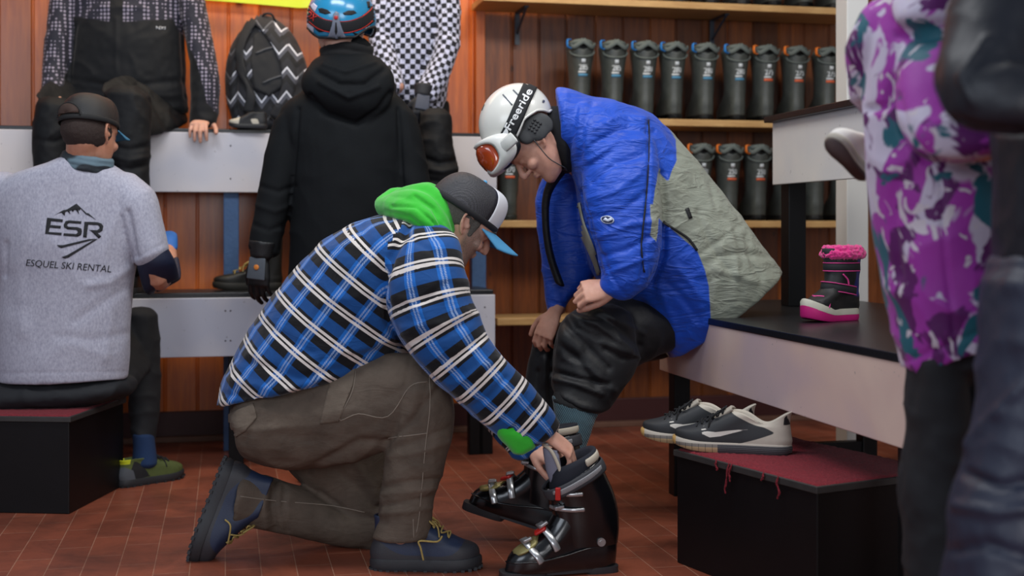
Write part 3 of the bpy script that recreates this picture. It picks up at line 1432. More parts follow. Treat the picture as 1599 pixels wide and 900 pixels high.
def trouser_mat(name, c, c2, rough=0.8, seam=None):
    t = NT(name)
    v = t.obj()
    n = t.noise(9, 6, v, 0.65)
    col = t.ramp(n, [(0.3, c2), (0.7, c)])
    n3 = t.noise(600, 2, t.obj(scale=(1, 1, 3)))
    nb = t.bump(n3, 0.3, 0.001)
    nb = t.bump(t.noise(26, 4, t.obj(scale=(1, 1, 2.2))), 0.35, 0.006, nb)
    nb = t.wrinkle(nb, 7, 0.55, 0.02, (1, 1, 1.8), (0, -0.5, 0))
    if seam:
        col = t.mix(t.math('MULTIPLY', t.at('seam', 1.2), 0.55), col, lin(seam))
    return t.fin(col, rough, 0, 0.3, 0, 0.0, nb)


def seams(me, lines, name='seam', w=1.0):
    co, _ = get_co(me)
    q = topx(co)
    d = np.full(len(q), 99.0)
    for l in lines:
        d = np.minimum(d, seg_dist(q, l))
    attr(me, name, w - d)


M_brown = trouser_mat('brown_work_cotton', '#61554a', '#4a4037')
M_skinA = skin_mat('skin_ruddy', '#c99580', '#dcab96', '#75685f')
M_greyhair = simple('short_grey_hair', '#5a5650', 0.8, 0.5, 260, 0.9, 500, 0.003)

A = thing('person', 'person in blue checked shirt, green hood and brown trousers, kneeling to hold the ski boot', 'person', (P(560, 700, 3.7).x, 3.7, 0))
# --- body, one continuous surface
HA = frame(P(719, 347, 3.70), (0.76, 0.27, -0.59), (0.56, 0.08, 0.80))
body = MB()
merge(body, in_frame(head_mb(0.97), HA))
limb(body, [HA @ Vector((0, -0.03, -0.03)), P(700, 362, 3.71), P(670, 385, 3.72)], [0.058, 0.060, 0.07])
limb(body, [P(672, 385, 3.72), P(610, 440, 3.73), P(520, 520, 3.73), P(440, 610, 3.73)], [0.12, 0.14, 0.14, 0.13])
limb(body, [P(650, 400, 3.62), P(665, 420, 3.55), P(735, 545, 3.49), P(800, 615, 3.50), P(853, 676, 3.52)], [0.06, 0.055, 0.046, 0.040, 0.027])
limb(body, [P(670, 400, 3.82), P(680, 420, 3.88), P(712, 560, 3.84), P(785, 650, 3.76), P(832, 702, 3.70)], [0.06, 0.055, 0.046, 0.038, 0.027])
limb(body, [P(450, 630, 3.66), P(560, 630, 3.61), P(665, 615, 3.57), P(645, 720, 3.57), P(626, 835, 3.57)], [0.09, 0.085, 0.06, 0.05, 0.034])
limb(body, [P(450, 640, 3.80), P(530, 730, 3.84), P(590, 812, 3.84), P(500, 808, 3.80), P(400, 785, 3.73)], [0.09, 0.07, 0.045, 0.035, 0.03])
h1 = hand_mb(curl=(38, 40, 25), side=-1, thumb=(0.5, 0.8, -0.55), k=0.95)
merge(body, in_frame(h1, frame(P(852, 677, 3.52), (0.80, 0.10, -0.60), (0.55, -0.25, 0.75))))
h2 = hand_mb(curl=(35, 40, 25), side=1, thumb=(0.5, 0.8, -0.5), k=0.95)
merge(body, in_frame(h2, frame(P(832, 702, 3.70), (0.75, -0.35, -0.25), (0.2, -0.5, 0.8))))
me = fuse(body, 0.0036, 3, 0.5)
# beard area in the head's frame
co, _ = get_co(me)
Mi = np.array(HA.inverted())
lc = co @ Mi[:3, :3].T + Mi[:3, 3]
bd = np.minimum.reduce([0.02 - lc[:, 2] * 0.9 - np.maximum(0, (lc[:, 1] - 0.035)) * 0.75, lc[:, 1] - 0.008 + 0.25 * np.minimum(0, lc[:, 2] + 0.0), 0.5 * (lc[:, 2] + 0.135), 0.125 - np.abs(lc[:, 1])])
mouth = np.sqrt((lc[:, 1] - 0.1) ** 2 + (lc[:, 2] + 0.055) ** 2) - 0.012
nose = -(lc[:, 2] + 0.036) - 0.0
bd = np.minimum(bd, np.where(lc[:, 1] > 0.07, nose, 1))
bd = np.minimum(bd, mouth)
attr(me, 'beard', np.clip(bd, -0.05, 0.05))
child('body', me, M_skinA, A, world=True)
# hair below the cap
mb = MB()
mb.ell((0, -0.016, 0.022), (0.0785, 0.0980, 0.070), nu=32, nv=24)
mb.v = [(x, min(y, 0.055), max(z, -0.055 if y < -0.02 else -0.012 - 0.0 * y)) for x, y, z in mb.v]
for s in (-1, 1):
    mb.tube([(0.0695 * s, 0.024, 0.03), (0.0685 * s, 0.024, 0.0), (0.0665 * s, 0.026, -0.02)], [(0.012, 0.005), (0.010, 0.005), (0.007, 0.004)], 10, side=(0, 1, 0))
    mb.tube([(0.014 * s, 0.097, 0.031), (0.034 * s, 0.095, 0.036), (0.052 * s, 0.080, 0.030)], [0.0035, 0.004, 0.002], 8)
me = fuse(in_frame(mb, HA), 0.003, 2)
folds(me, 0.0006, (120, 120, 120), 4, ridge=False, amp2=0.0006, s2=300)
child('hair', me, M_greyhair, A, world=True)

# --- trousers
tr = MB()
CHT = []
secs(tr, [(372, 620, 384, 688, 3.72, .12), (392, 600, 388, 712, 3.71, .165), (430, 585, 430, 728, 3.69, .17), (480, 570, 485, 732, 3.65, .125), (540, 560, 545, 722, 3.62, .105),
          (600, 553, 600, 704, 3.60, .095), (655, 552, 632, 690, 3.58, .088), (690, 572, 640, 668, 3.575, .08)], chain=CHT)
secs(tr, [(606, 620, 702, 592, 3.57, .080), (602, 655, 709, 640, 3.57, .082), (602, 700, 705, 685, 3.57, .080), (599, 745, 692, 738, 3.57, .074), (592, 790, 676, 785, 3.57, .069), (583, 840, 672, 838, 3.57, .068)], chain=CHT, ends=(True, False))
secs(tr, [(420, 640, 560, 610, 3.80, .12), (450, 730, 600, 690, 3.83, .10), (495, 775, 612, 760, 3.84, .088), (530, 815, 618, 820, 3.84, .078), (560, 850, 622, 845, 3.84, .06)], chain=CHT)
secs(tr, [(612, 790, 600, 855, 3.84, .07), (560, 792, 548, 853, 3.82, .07), (510, 778, 492, 845, 3.79, .068), (462, 758, 450, 833, 3.76, .066), (415, 744, 405, 827, 3.73, .066), (380, 740, 368, 822, 3.70, .066)], chain=CHT, ends=(True, False))
me = fuse(tr, 0.0065, 3)
folds(me, 0.0035, (7, 7, 13), 21, amp2=0.0015, s2=30)
creases(me, [
    ([(600, 690), (560, 690), (480, 735)], 7, -0.010), ([(604, 690), (640, 660), (690, 600)], 5, -0.006),
    ([(604, 680), (560, 715), (500, 728)], 5, 0.004),
    ([(598, 760), (640, 752), (688, 748)], 4, -0.006), ([(596, 772), (640, 768), (682, 762)], 4, 0.005), ([(592, 790), (640, 783), (676, 776)], 4, -0.007), ([(590, 802), (630, 800), (675, 792)], 4, 0.005),
    ([(606, 700), (650, 690), (700, 668)], 5, -0.004), ([(608, 712), (650, 708), (700, 690)], 5, 0.004),
    ([(640, 560), (625, 640), (612, 686)], 4, -0.004), ([(655, 590), (640, 650)], 5, 0.004), ([(668, 600), (650, 660)], 4, -0.004),
    ([(430, 745), (425, 790), (430, 825)], 5, -0.010), ([(418, 750), (412, 790), (415, 822)], 5, 0.006), ([(445, 760), (442, 800), (450, 830)], 4, -0.005),
    ([(500, 770), (540, 800), (600, 815)], 6, -0.006), ([(520, 730), (560, 760), (590, 800)], 6, -0.005), ([(548, 715), (575, 750), (598, 790)], 6, 0.005),
    ([(380, 705), (430, 728), (520, 728)], 4, 0.003), ([(400, 640), (470, 650), (560, 640)], 9, 0.004), ([(440, 680), (520, 690), (590, 660)], 9, -0.004),
    ([(605, 620), (640, 600), (670, 575)], 7, -0.003), ([(380, 690), (395, 668), (402, 640)], 4, -0.004)])
tA = bvh(me)
child('trousers', me, M_brown, A, world=True)


# flat cloth pieces laid on a garment: pockets, flaps, seams
def lay(name, tree, polys, mat, parent, off=0.002, thick=0.001, maxlen=6, label=None, smooth=True):
    v, f = fill2d(polys, maxlen)
    mb = patch(tree, v, f, off, thick)
    if not mb.f:
        return None
    return child(name, mb, mat, parent, smooth=smooth, label=label, world=True)


def lay_strip(name, tree, line, width, mat, parent, off=0.002, thick=0.001, sub=4, label=None, across=4):
    v, f = strip2d(line, width, sub, across)
    mb = patch(tree, v, f, off, thick)
    if not mb.f:
        return None
    return child(name, mb, mat, parent, label=label, world=True)


M_brown2 = trouser_mat('brown_work_cotton_faded', '#6c6054', '#544a40')
M_stitch = simple('pale_stitching', '#7a6f63', 0.8, 0.1, 50, 0)
lay('back_pocket_flap', tA, [[(356, 648), (396, 630), (402, 652), (384, 672), (364, 686), (356, 670)]], M_brown2, A, 0.004, 0.003, 5)
lay('leg_pocket_strap', tA, [[(522, 580), (556, 570), (552, 600), (528, 658), (500, 662), (512, 610)]], M_brown2, A, 0.0035, 0.003, 5)
for ln in ([(669, 556), (671, 600), (671, 640), (664, 700), (655, 800), (650, 832)], [(606, 684), (640, 680), (668, 676)], [(448, 596), (480, 600), (520, 596)], [(556, 576), (550, 612), (530, 655), (560, 646), (606, 650), (640, 604), (668, 596)],
           [(375, 775), (430, 782), (520, 790), (570, 800)], [(645, 810), (646, 840)]):
    lay_strip('seam', tA, ln, 1.6, M_stitch, A, 0.0012, 0.0006, 5, across=1)

# --- shirt
sh = MB()
CHS = []
secs(sh, [(340, 630, 600, 568, 3.73, .215), (348, 596, 625, 560, 3.73, .215), (368, 550, 652, 545, 3.73, .215), (402, 497, 678, 520, 3.73, .215), (448, 436, 700, 490, 3.73, .220),
          (506, 375, 718, 456, 3.73, .225), (568, 342, 722, 425, 3.73, .215), (625, 334, 720, 405, 3.73, .17), (668, 338, 712, 398, 3.73, .12)], n=36, chain=CHS, ends=False)
secs(sh, [(618, 372, 690, 350, 3.60, .06), (600, 420, 716, 372, 3.54, .085), (603, 470, 727, 420, 3.50, .092), (622, 525, 742, 478, 3.48, .088), (660, 575, 768, 530, 3.47, .078), (708, 622, 805, 578, 3.47, .068),
          (752, 660, 838, 612, 3.48, .058), (790, 688, 862, 640, 3.49, .048), (816, 700, 874, 662, 3.50, .040)], chain=CHS)
secs(sh, [(660, 380, 712, 375, 3.86, .07), (650, 440, 720, 420, 3.90, .085), (670, 545, 740, 520, 3.87, .07), (725, 630, 795, 605, 3.80, .06), (785, 695, 840, 660, 3.73, .048), (800, 715, 850, 690, 3.71, .04)], chain=CHS)
me = fuse(sh, 0.0065, 3)
cloth_uv(me, CHS)
folds(me, 0.004, (8, 8, 9), 31, amp2=0.002, s2=26)
creases(me, [
    ([(640, 350), (612, 400), (600, 440), (604, 500), (640, 560), (690, 610), (740, 655)], 5, -0.014),
    ([(560, 345), (590, 420), (596, 470)], 8, -0.004), ([(700, 440), (660, 470), (612, 480)], 6, -0.006), ([(735, 500), (690, 525), (640, 535)], 6, -0.006), ([(730, 485), (690, 505), (630, 512)], 6, 0.005),
    ([(750, 530), (710, 560), (670, 570)], 5, -0.006), ([(775, 560), (730, 590), (700, 600)], 5, 0.005), ([(790, 590), (765, 620), (735, 636)], 5, -0.006), ([(820, 610), (790, 645), (765, 660)], 4, 0.005),
    ([(838, 628), (812, 660), (790, 680)], 3, -0.006), ([(850, 640), (825, 672), (806, 690)], 3, 0.004),
    ([(370, 560), (470, 590), (560, 570)], 7, -0.006), ([(355, 590), (440, 612), (520, 585)], 7, 0.006), ([(400, 500), (500, 560), (620, 548)], 8, -0.005), ([(350, 615), (420, 625), (500, 600)], 5, -0.005),
    ([(560, 500), (600, 540), (640, 550)], 7, -0.005), ([(480, 560), (560, 548), (640, 520)], 5, 0.004), ([(610, 345), (640, 372), (690, 400)], 5, -0.005)])
tS = bvh(me)
child('checked_shirt', me, M_plaid, A, world=True)
# green cuff and hood
mb = MB()
secs(mb, [(768, 664, 790, 650, 3.475, .034), (784, 690, 826, 672, 3.475, .038), (802, 708, 838, 690, 3.48, .030)], n=24)
me = fuse(mb, 0.005, 2)
folds(me, 0.002, (14, 14, 20), 3)
child('hoodie_cuff', me, M_greenfl, A, world=True)
mb = MB()


def hood(mb, pts, rad, sub=5, flat=1.0):
    q = cr([tuple(P(*p)) + (r,) for p, r in zip(pts, rad)], sub)
    mb.tube([Vector(x[:3]) for x in q], [(x[3] * flat, x[3]) for x in q], 14)


hood(mb, [(602, 322, 3.74), (628, 326, 3.64), (664, 342, 3.59), (690, 370, 3.605), (704, 398, 3.63)], [.030, .034, .034, .028, .018])
hood(mb, [(600, 318, 3.76), (622, 310, 3.80), (658, 318, 3.83), (692, 350, 3.84), (706, 385, 3.80)], [.028, .034, .034, .030, .02])
hood(mb, [(606, 318, 3.74), (632, 312, 3.66), (662, 318, 3.62), (686, 345, 3.61), (699, 378, 3.63)], [.026, .030, .030, .026, .018])
hood(mb, [(612, 316, 3.74), (636, 306, 3.70), (668, 303, 3.66), (690, 325, 3.635), (701, 358, 3.64)], [.026, .028, .030, .026, .018])
hood(mb, [(640, 304, 3.76), (666, 299, 3.76), (686, 312, 3.80), (700, 340, 3.80)], [.024, .028, .026, .024])
hood(mb, [(615, 325, 3.74), (650, 335, 3.72), (680, 365, 3.72), (700, 400, 3.70)], [.03, .045, .05, .02])
me = fuse(mb, 0.005, 1)
folds(me, 0.002, (16, 16, 12), 6, amp2=0.001, s2=50)
creases(me, [([(612, 322), (650, 322), (680, 350), (700, 390)], 3, -0.007), ([(648, 306), (676, 325), (694, 360)], 3, -0.007), ([(602, 330), (640, 338), (670, 362), (696, 400)], 3, -0.004)], -0.5)
child('hood', me, M_greenfl, A, world=True)


# --- trucker cap
def cap(parent, HM, k, mats, brim=True, side_back=None, brim_len=0.075, zoff=0.0, tilt=0.0, deep=0.055):
    """mesh-back cap in the head frame: crown, front panel, brim, button"""
    rt = Matrix.Rotation(tilt, 4, 'X')
    M = HM @ rt
    rx, ry = 0.087 * k, 0.108 * k

    def cpt(a, t):      # a angle from the front, t 0 at the rim .. 1 at the button
        ph = t * math.pi / 2
        hgt = 0.104 * k
        r = math.cos(ph) ** 0.62
        x = rx * r * math.sin(a)
        y = -0.010 + ry * r * math.cos(a)
        z = 0.040 + zoff + hgt * math.sin(ph) ** 0.95 + 0.006 * math.cos(a) * (1 - t)
        if math.cos(a) > 0.2:
            z += 0.018 * (math.cos(a) - 0.2) * math.sin(ph * 2) * 1.0
            y += 0.006 * math.sin(ph * 2) * (math.cos(a) - 0.2)
        return M @ Vector((x, y, z))
    na, nt = 64, 16
    f_ang = math.radians(60)
    for nm, a0, a1, mat, o in (('cap_front_panel', -f_ang, f_ang, mats[1], 0.0), ('cap_mesh_back', f_ang, 2 * math.pi - f_ang, mats[0], 0.0)):
        mb = MB()
        n = 28
        vs = []
        for i in range(n + 1):
            for j in range(nt + 1):
                vs.append(cpt(a0 + (a1 - a0) * i / n, j / nt * 0.985))
        fs = [(i * (nt + 1) + j, (i + 1) * (nt + 1) + j, (i + 1) * (nt + 1) + j + 1, i * (nt + 1) + j + 1) for i in range(n) for j in range(nt)]
        mb.add(vs, fs)
        o_ = child(nm, mb, mat, parent, world=True)
        s = o_.modifiers.new('solid', 'SOLIDIFY')
        s.thickness = 0.003
        s.offset = 1
    mb = MB()
    mb.ell(cpt(0, 1.0), 0.007)
    child('cap_button', mb, mats[3] if len(mats) > 3 else mats[2], parent, world=True)
    # sweat band
    mb = MB()
    mb.tube([cpt(2 * math.pi * i / 48, 0.03) for i in range(49)], (0.009, 0.0035), 8, rounded=False, side=M.to_3x3() @ Vector((0, 0, 1)))
    child('cap_band', mb, mats[4] if len(mats) > 4 else mats[0], parent, world=True)
    # brim
    mb = MB()
    n, m_ = 24, 8
    top, bot = [], []
    for i in range(n + 1):
        a = -math.radians(62) + math.radians(124) * i / n
        e = cpt(a, 0.0)
        for j in range(m_ + 1):
            s = j / m_
            L = brim_len * k * math.cos(a * 0.9) ** 0.5 * s
            loc = M.inverted() @ e
            loc = loc + Vector((0, L * 1.0 + 0.003, -0.010 * s - 0.10 * L))
            x = loc.x * (1 - 0.05 * s)
            z = loc.z + 0.012 * s - 4.5 * x * x + 4.5 * (rx * math.sin(a)) ** 2 * (1 - s) * 0.6
            top.append(M @ Vector((x, loc.y, z)))
            bot.append(M @ Vector((x, loc.y, z - 0.004)))
    W = m_ + 1
    N = len(top)
    fs = []
    for i in range(n):
        for j in range(m_):
            q = (i * W + j, (i + 1) * W + j, (i + 1) * W + j + 1, i * W + j + 1)
            fs.append(q)
            fs.append(tuple(N + z for z in reversed(q)))
    border = [i * W for i in range(n + 1)] + [n * W + j for j in range(1, m_ + 1)] + [i * W + m_ for i in range(n - 1, -1, -1)] + [j for j in range(m_ - 1, 0, -1)]
    for a, b in zip(border, border[1:] + border[:1]):
        fs.append((a, N + a, N + b, b))
    mb.add(top + bot, fs)
    child('cap_brim', mb, mats[2], parent, world=True)


def mesh_cap_mat(name, c, hole, scale=320):
    t = NT(name)
    v = t.obj()
    w = t.n('TexVoronoi')
    w.inputs['Scale'].default_value = scale
    w.inputs['Randomness'].default_value = 0.15
    t.l(v, w.inputs['Vector'])
    k = t.math('GREATER_THAN', w.outputs['Distance'], 0.42)
    col = t.mix(k, lin(hole), lin(c))
    return t.fin(col, 0.5, 0, 0.5, 0, 0, t.bump(w.outputs['Distance'], 0.7, 0.002))


M_capmesh = mesh_cap_mat('black_cap_mesh', '#34343a', '#101014')
M_capwhite = simple('white_cap_foam', '#d4d6dc', 0.8, 0.03, 20, 0.2, 300)
M_capblue = simple('light_blue_brim', '#4f9ccb', 0.75, 0.06, 20, 0.3, 350)
hat = child('cap', MB(), M_capmesh, A) if False else subpart('cap', A, 'trucker cap: black mesh back, white front, light blue brim')
CM = HA @ Matrix.Translation((0, -0.002, -0.012))
cap(hat, CM, 1.03, [M_capmesh, M_capwhite, M_capblue, M_capblue, simple('black_cap_band', '#15151a', 0.8)], brim_len=0.092)

# --- work boots
M_bootup = simple('navy_boot_leather', '#1d2a44', 0.55, 0.25, 18, 0.35, 300, masks=(('rand', '#2b2b30', 2.0),))
M_bootsole = simple('dark_rubber_sole', '#26272b', 0.6, 0.25, 40, 0.3, 200)
M_lace = simple('mustard_laces', '#a08a4e', 0.8, 0.2, 90, 0.4, 400)
M_eye = simple('pale_metal_eyelet', '#b9bcc0', 0.35, 0.05, 10, 0, metal=0.7)
BL = [(0.020, 0.004, 0.306, .050), (0.045, 0.000, 0.308, .050), (0.066, 0.004, 0.296, .047), (0.080, 0.010, 0.262, .043), (0.095, 0.012, 0.232, .040), (0.112, 0.014, 0.196, .038), (0.130, 0.014, 0.165, .037), (0.150, 0.012, 0.140, .038)]
bm_ = {'rand': [[(-20, 0), (-20, 88), (28, 84), (58, 62), (90, 46), (200, 44), (240, 50), (262, 78), (340, 90), (340, 0)]]}


def work_boot(M):
    r = subpart('work_boot', A)
    place(r, Matrix.LocRotScale(A.location, None, None).inverted() @ M)
    shoe(r, 0.315, 0.052, 0.034, BL, [M_bootup, M_bootsole], lug=0.004, lug_n=34, masks=bm_, lace=((0.222, 0.100), (0.160, 0.140), 0.034), lace_mat=M_lace, n_lace=4, spring=0.008)
    return r


nb_ = work_boot(frame(P(577, 888, 3.575), (1, 0.02, 0), (0, 0, 1)))
nb_M = frame(P(577, 888, 3.575), (1, 0.02, 0), (0, 0, 1))
# hanging lace end and small lettering on the near boot
mb = MB()
mb.tube(spline([P(690, 838, 3.525), P(682, 846, 3.515), P(655, 845, 3.51), P(657, 856, 3.51), P(661, 874, 3.512)], 5), 0.0028, 6)
child('lace_end', mb, M_lace, A, world=True)
dg = bpy.context.evaluated_depsgraph_get()
tb = BVHTree.FromPolygons([nb_M @ v.co for v in nb_.children[1].data.vertices], [tuple(p.vertices) for p in nb_.children[1].data.polygons])
M_print = simple('white_print', '#c9ccd2', 0.6, 0.02, 10, 0)
for bod, a, b, h in (('QUECHUA', (589, 850), (611, 859), 5.5), ('NH500', (598, 861), (609, 865), 3.5), ('MN', (708, 871), (718, 870), 5)):
    m_ = lay_text(tb, bod, a, b, h, 0.0015, 0.0, 0, 0.0006)
    if m_.f:
        child('lettering', m_, M_print, A, world=True)
fb_M = frame(P(352, 712, 3.70), (-0.34, -0.10, -0.93), (0.93, 0.05, -0.34))
work_boot(fb_M)
mb = MB()
mb.tube(spline([P(352, 812, 3.63), P(360, 822, 3.62), P(356, 848, 3.63)], 5), 0.0026, 6)
child('lace_end', mb, M_lace, A, world=True)

# ================================================================== ski boots
M_shell = simple('black_ski_boot_shell', '#090a0e', 0.24, 0.2, 10, 0.05, 40, coat=0.4)
M_shell2 = simple('dark_grey_boot_sole', '#2a2b2f', 0.5, 0.15, 20, 0.2, 150)
M_linerdk = simple('dark_boot_liner', '#141824', 0.85, 0.15, 30, 0.3, 300)
M_tongue = simple('grey_boot_tongue', '#77798a', 0.7, 0.1, 30, 0.2, 200)
M_cream = simple('cream_trim', '#b9b09f', 0.7, 0.05, 30, 0.2, 200)
M_gold = simple('dull_gold_insert', '#8f8657', 0.38, 0.3, 40, 0.2, 80, metal=0.4)
M_buckle = simple('silver_buckle', '#b4b6b8', 0.28, 0.08, 30, 0.1, 100, metal=0.75)
M_redpl = simple('red_plastic', '#b01f1a', 0.3, 0.1, 20, 0.05, 60)
M_strap = simple('grey_power_strap', '#34353a', 0.75, 0.2, 50, 0.4, 300)
M_webbing = simple('woven_grey_webbing', '#8f9093', 0.8, 0.35, 300, 0.5, 300)


def ski_boot(root, flip=1, red=False):
    """heel at the origin, toe along y, up z"""
    # sole
    mb = MB()
    for (ya, yb, w, z0, z1) in ((0.0, 0.095, 0.033, 0.0, 0.024), (0.20, 0.335, 0.037, 0.0, 0.024)):
        rings = []
        for z, g in ((z0, 0.96), (z0 + 0.004, 1.0), (z1, 1.0)):
            n = 32
            cy, hy = (ya + yb) / 2, (yb - ya) / 2 * g
            rings.append([(w * g * math.copysign(abs(math.cos(a)) ** 0.55, math.cos(a)), cy + hy * math.copysign(abs(math.sin(a)) ** 0.55, math.sin(a)), z) for a in [2 * math.pi * i / n for i in range(n)]])
        mb.loft(rings)
    mb.loft([[(x * 0.030, y, z) for x, z in ((-1, 0.012), (1, 0.012), (1, 0.026), (-1, 0.026))] for y in (0.08, 0.22)])
    child('sole', mb, M_shell2, root, sharp=0.6)
    # lower shell
    mb = MB()
    rows = cr([(0.020, 0.004, 0.322, .043), (0.034, 0.002, 0.320, .049), (0.058, 0.000, 0.314, .051), (0.078, -0.001, 0.298, .049), (0.094, -0.001, 0.268, .046), (0.115, -0.001, 0.232, .044), (0.140, 0.0, 0.205, .043), (0.168, 0.002, 0.186, .042), (0.19, 0.006, 0.176, .040)], 4)
    rings = []
    for z, a, b, w in rows:
        r = foot_ring(a, b, w, z, 44)
        # squarer toe box
        rings.append([(x * (1.0 if y < 0.25 else 1 + 0.35 * (y - 0.25) / 0.07 * (1 - abs(x) / (w + 1e-6)) * 0.6), y, zz) for x, y, zz in r])
    mb.loft(rings)
    sh_ = child('lower_shell', mb, M_shell, root, sharp=1.0)
    s = sh_.modifiers.new('subdivision', 'SUBSURF')
    s.levels = s.render_levels = 1
    # shell ledge seam and overlap
    mb = MB()
    mb.tube(spline([(-0.0, 0.318, 0.050), (flip * .030, 0.300, 0.052), (flip * .0505, 0.24, 0.056), (flip * .050, 0.17, 0.066), (flip * .043, 0.10, 0.080), (flip * .040, 0.05, 0.085)], 6), 0.0028, 8)
    child('shell_ridge', mb, M_shell, root)
    # cuff with an open slanted top
    mb = MB()
    rows = cr([(0.085, 0.000, 0.165, .045, 0.00), (0.13, -0.004, 0.178, .050, 0.00), (0.18, 0.000, 0.184, .053, -0.01), (0.225, 0.012, 0.190, .055, -0.03), (0.265, 0.030, 0.197, .057, -0.05), (0.300, 0.047, 0.203, .059, -0.07), (0.322, 0.058, 0.206, .060, -0.085)], 3)
    rings = []
    nn = 44

    def cring(z, a, b, w, tl, inset=0.0, dz=0.0):
        out = []
        for i in range(nn):
            q = 2 * math.pi * i / nn
            c_, s_ = math.cos(q), math.sin(q)
            x = (w - inset) * math.copysign(abs(c_) ** 0.85, c_)
            y = (a + b) / 2 + ((b - a) / 2 - inset) * math.copysign(abs(s_) ** 0.85, s_)
            out.append((x, y, z + dz + tl * (y - a) / (b - a)))
        return out
    for z, a, b, w, tl in rows:
        rings.append(cring(z, a, b, w, tl))
    z, a, b, w, tl = rows[-1]
    rings.append(cring(z, a, b, w, tl, 0.003, 0.003))
    rings.append(cring(z, a, b, w, tl, 0.007, -0.002))
    rings.append(cring(z - 0.06, a - 0.006, b - 0.004, w - 0.004, tl, 0.009))
    mb.loft(rings, caps=False)
    child('cuff', mb, M_shell, root, sharp=1.0)
    # liner collar
    mb = MB()
    rings = []
    for dz, ins in ((-0.05, 0.006), (0.0, 0.005), (0.022, 0.004), (0.034, 0.008), (0.036, 0.014), (0.028, 0.020), (0.0, 0.022), (-0.10, 0.020)):
        rings.append(cring(z, a, b - 0.008, w, tl * 0.75, ins, dz))
    mb.loft(rings, caps=True)
    child('liner', mb, M_linerdk, root)
    mb = MB()
    rr = cring(z, a, b - 0.008, w, tl * 0.75, 0.003, 0.016)
    hh = [rr[i] for i in range(nn) if rr[i][1] < 0.115]
    hh.sort(key=lambda p: math.atan2(p[0], -(p[1] - 0.12)))
    mb.tube([Vector(p) for p in hh], (0.011, 0.004), 8, side=(0, 0, 1))
    child('liner_trim', mb, M_cream, root, label='pale grey liner trim')
    # tongue
    mb = MB()
    rings = []
    pts = cr([(0.165, 0.20), (0.185, 0.24), (0.202, 0.285), (0.210, 0.325), (0.214, 0.355)], 4)
    for k, (y, zz) in enumerate(pts):
        hw = 0.036 - 0.006 * (k / len(pts)) if k < len(pts) - 2 else 0.024
        r = []
        for i in range(13):
            q = -1 + 2 * i / 12
            r.append((q * hw, y - 0.030 * q * q, zz - 0.006 * q * q))
        for i in range(12, -1, -1):
            q = -1 + 2 * i / 12
            r.append((q * hw * 0.9, y - 0.009 - 0.028 * q * q, zz - 0.006 * q * q))
        rings.append(r)
    mb.loft(rings)
    child('tongue', mb, M_tongue, root)
    mb = MB()
    e = [Vector((-0.034, 0.165, 0.26)), Vector((-0.034, 0.180, 0.31)), Vector((-0.026, 0.198, 0.350)), Vector((0, 0.212, 0.362)), Vector((0.026, 0.198, 0.350)), Vector((0.034, 0.180, 0.31)), Vector((0.034, 0.165, 0.26))]
    mb.tube(spline(e, 5), 0.0048, 8)
    child('tongue_trim', mb, M_cream, root, label='cream piping on the tongue')
    # power strap round the cuff top
    mb = MB()
    zz, aa, bb, ww, tt = rows[-4]
    rr = cring(zz + 0.008, aa, bb, ww, tt - 0.010, -0.004)
    rr = [Vector(p) for p in rr] + [Vector(rr[0])]
    mb.tube(rr, (0.017, 0.0032), 8, rounded=False, side=(0, 0, 1))
    child('power_strap', mb, M_strap, root)
    mb = MB()
    sel = [Vector(p) + Vector((flip * 0.0036, 0.001, 0)) for p in rr if p[0] * flip > 0.012 and 0.06 < p[1] < 0.185]
    sel.sort(key=lambda p: p.y)
    mb.tube(sel, (0.009, 0.0016), 8, side=(0, 0, 1))
    child('strap_webbing', mb, M_webbing, root, label='pale woven webbing')
    mb = MB()
    c = max(sel, key=lambda p: p.y)
    mb.box(c + Vector((flip * 0.001, 0.004, -0.001)), (0.012, 0.014, 0.034), Matrix.Rotation(0.5 * flip, 3, 'Z'))
    bevel(child('strap_tab', mb, M_redpl, root, False, label='red tab'), 0.002)
    # buckles: ladder over the instep, lever on the outer side
    dep = [v for v in rows]
    BK = [((0.268, 0.097), 0.048, 0.056, 22), ((0.222, 0.136), 0.046, 0.086, 30), ((0.190, 0.195), 0.050, 0.150, 8), ((0.196, 0.238), 0.053, 0.205, 4)]
    for (y, zt), hw, zl, tl in BK:
        b = subpart('buckle', root)
        q = math.radians(tl)
        mb = MB()
        p = [Vector((-flip * hw * 0.6, y - 0.012, zt - 0.004)), Vector((-flip * hw * 0.25, y, zt + 0.008)), Vector((flip * hw * 0.25, y, zt + 0.008)), Vector((flip * (hw * 0.85), y - 0.014, zt - 0.012)), Vector((flip * (hw + 0.006), y - 0.024, (zt + zl) / 2 - 0.004)), Vector((flip * (hw + 0.008), y - 0.034, zl))]
        if zt > 0.19:
            p = [Vector((flip * hw * 0.2, y + 0.006, zt)), Vector((flip * hw * 0.7, y - 0.006, zt - 0.002)), Vector((flip * (hw + 0.005), y - 0.040, zt - 0.004)), Vector((flip * (hw + 0.008), y - 0.075, zt - 0.004))]
        mb.tube(spline(p, 5), [(0.0105, 0.003)] * (5 * (len(p) - 1) + 1) if zt < 0.19 else [(0.0055, 0.0028)] * (5 * (len(p) - 1) + 1), 8, side=(0, 1, 0) if zt < 0.19 else (0, 0, 1))
        child('lever', mb, M_buckle, b)
        mb = MB()
        c = p[2] if zt < 0.19 else p[1]
        mb.box(c + Vector((0, 0, 0.003)), (0.024, 0.018, 0.010), Matrix.Rotation(-q, 3, 'X'))
        mb.box(c + Vector((flip * 0.010, -0.004, 0.006)), (0.012, 0.024, 0.008), Matrix.Rotation(-q, 3, 'X'))
        bevel(child('catch', mb, M_buckle, b, False), 0.002)
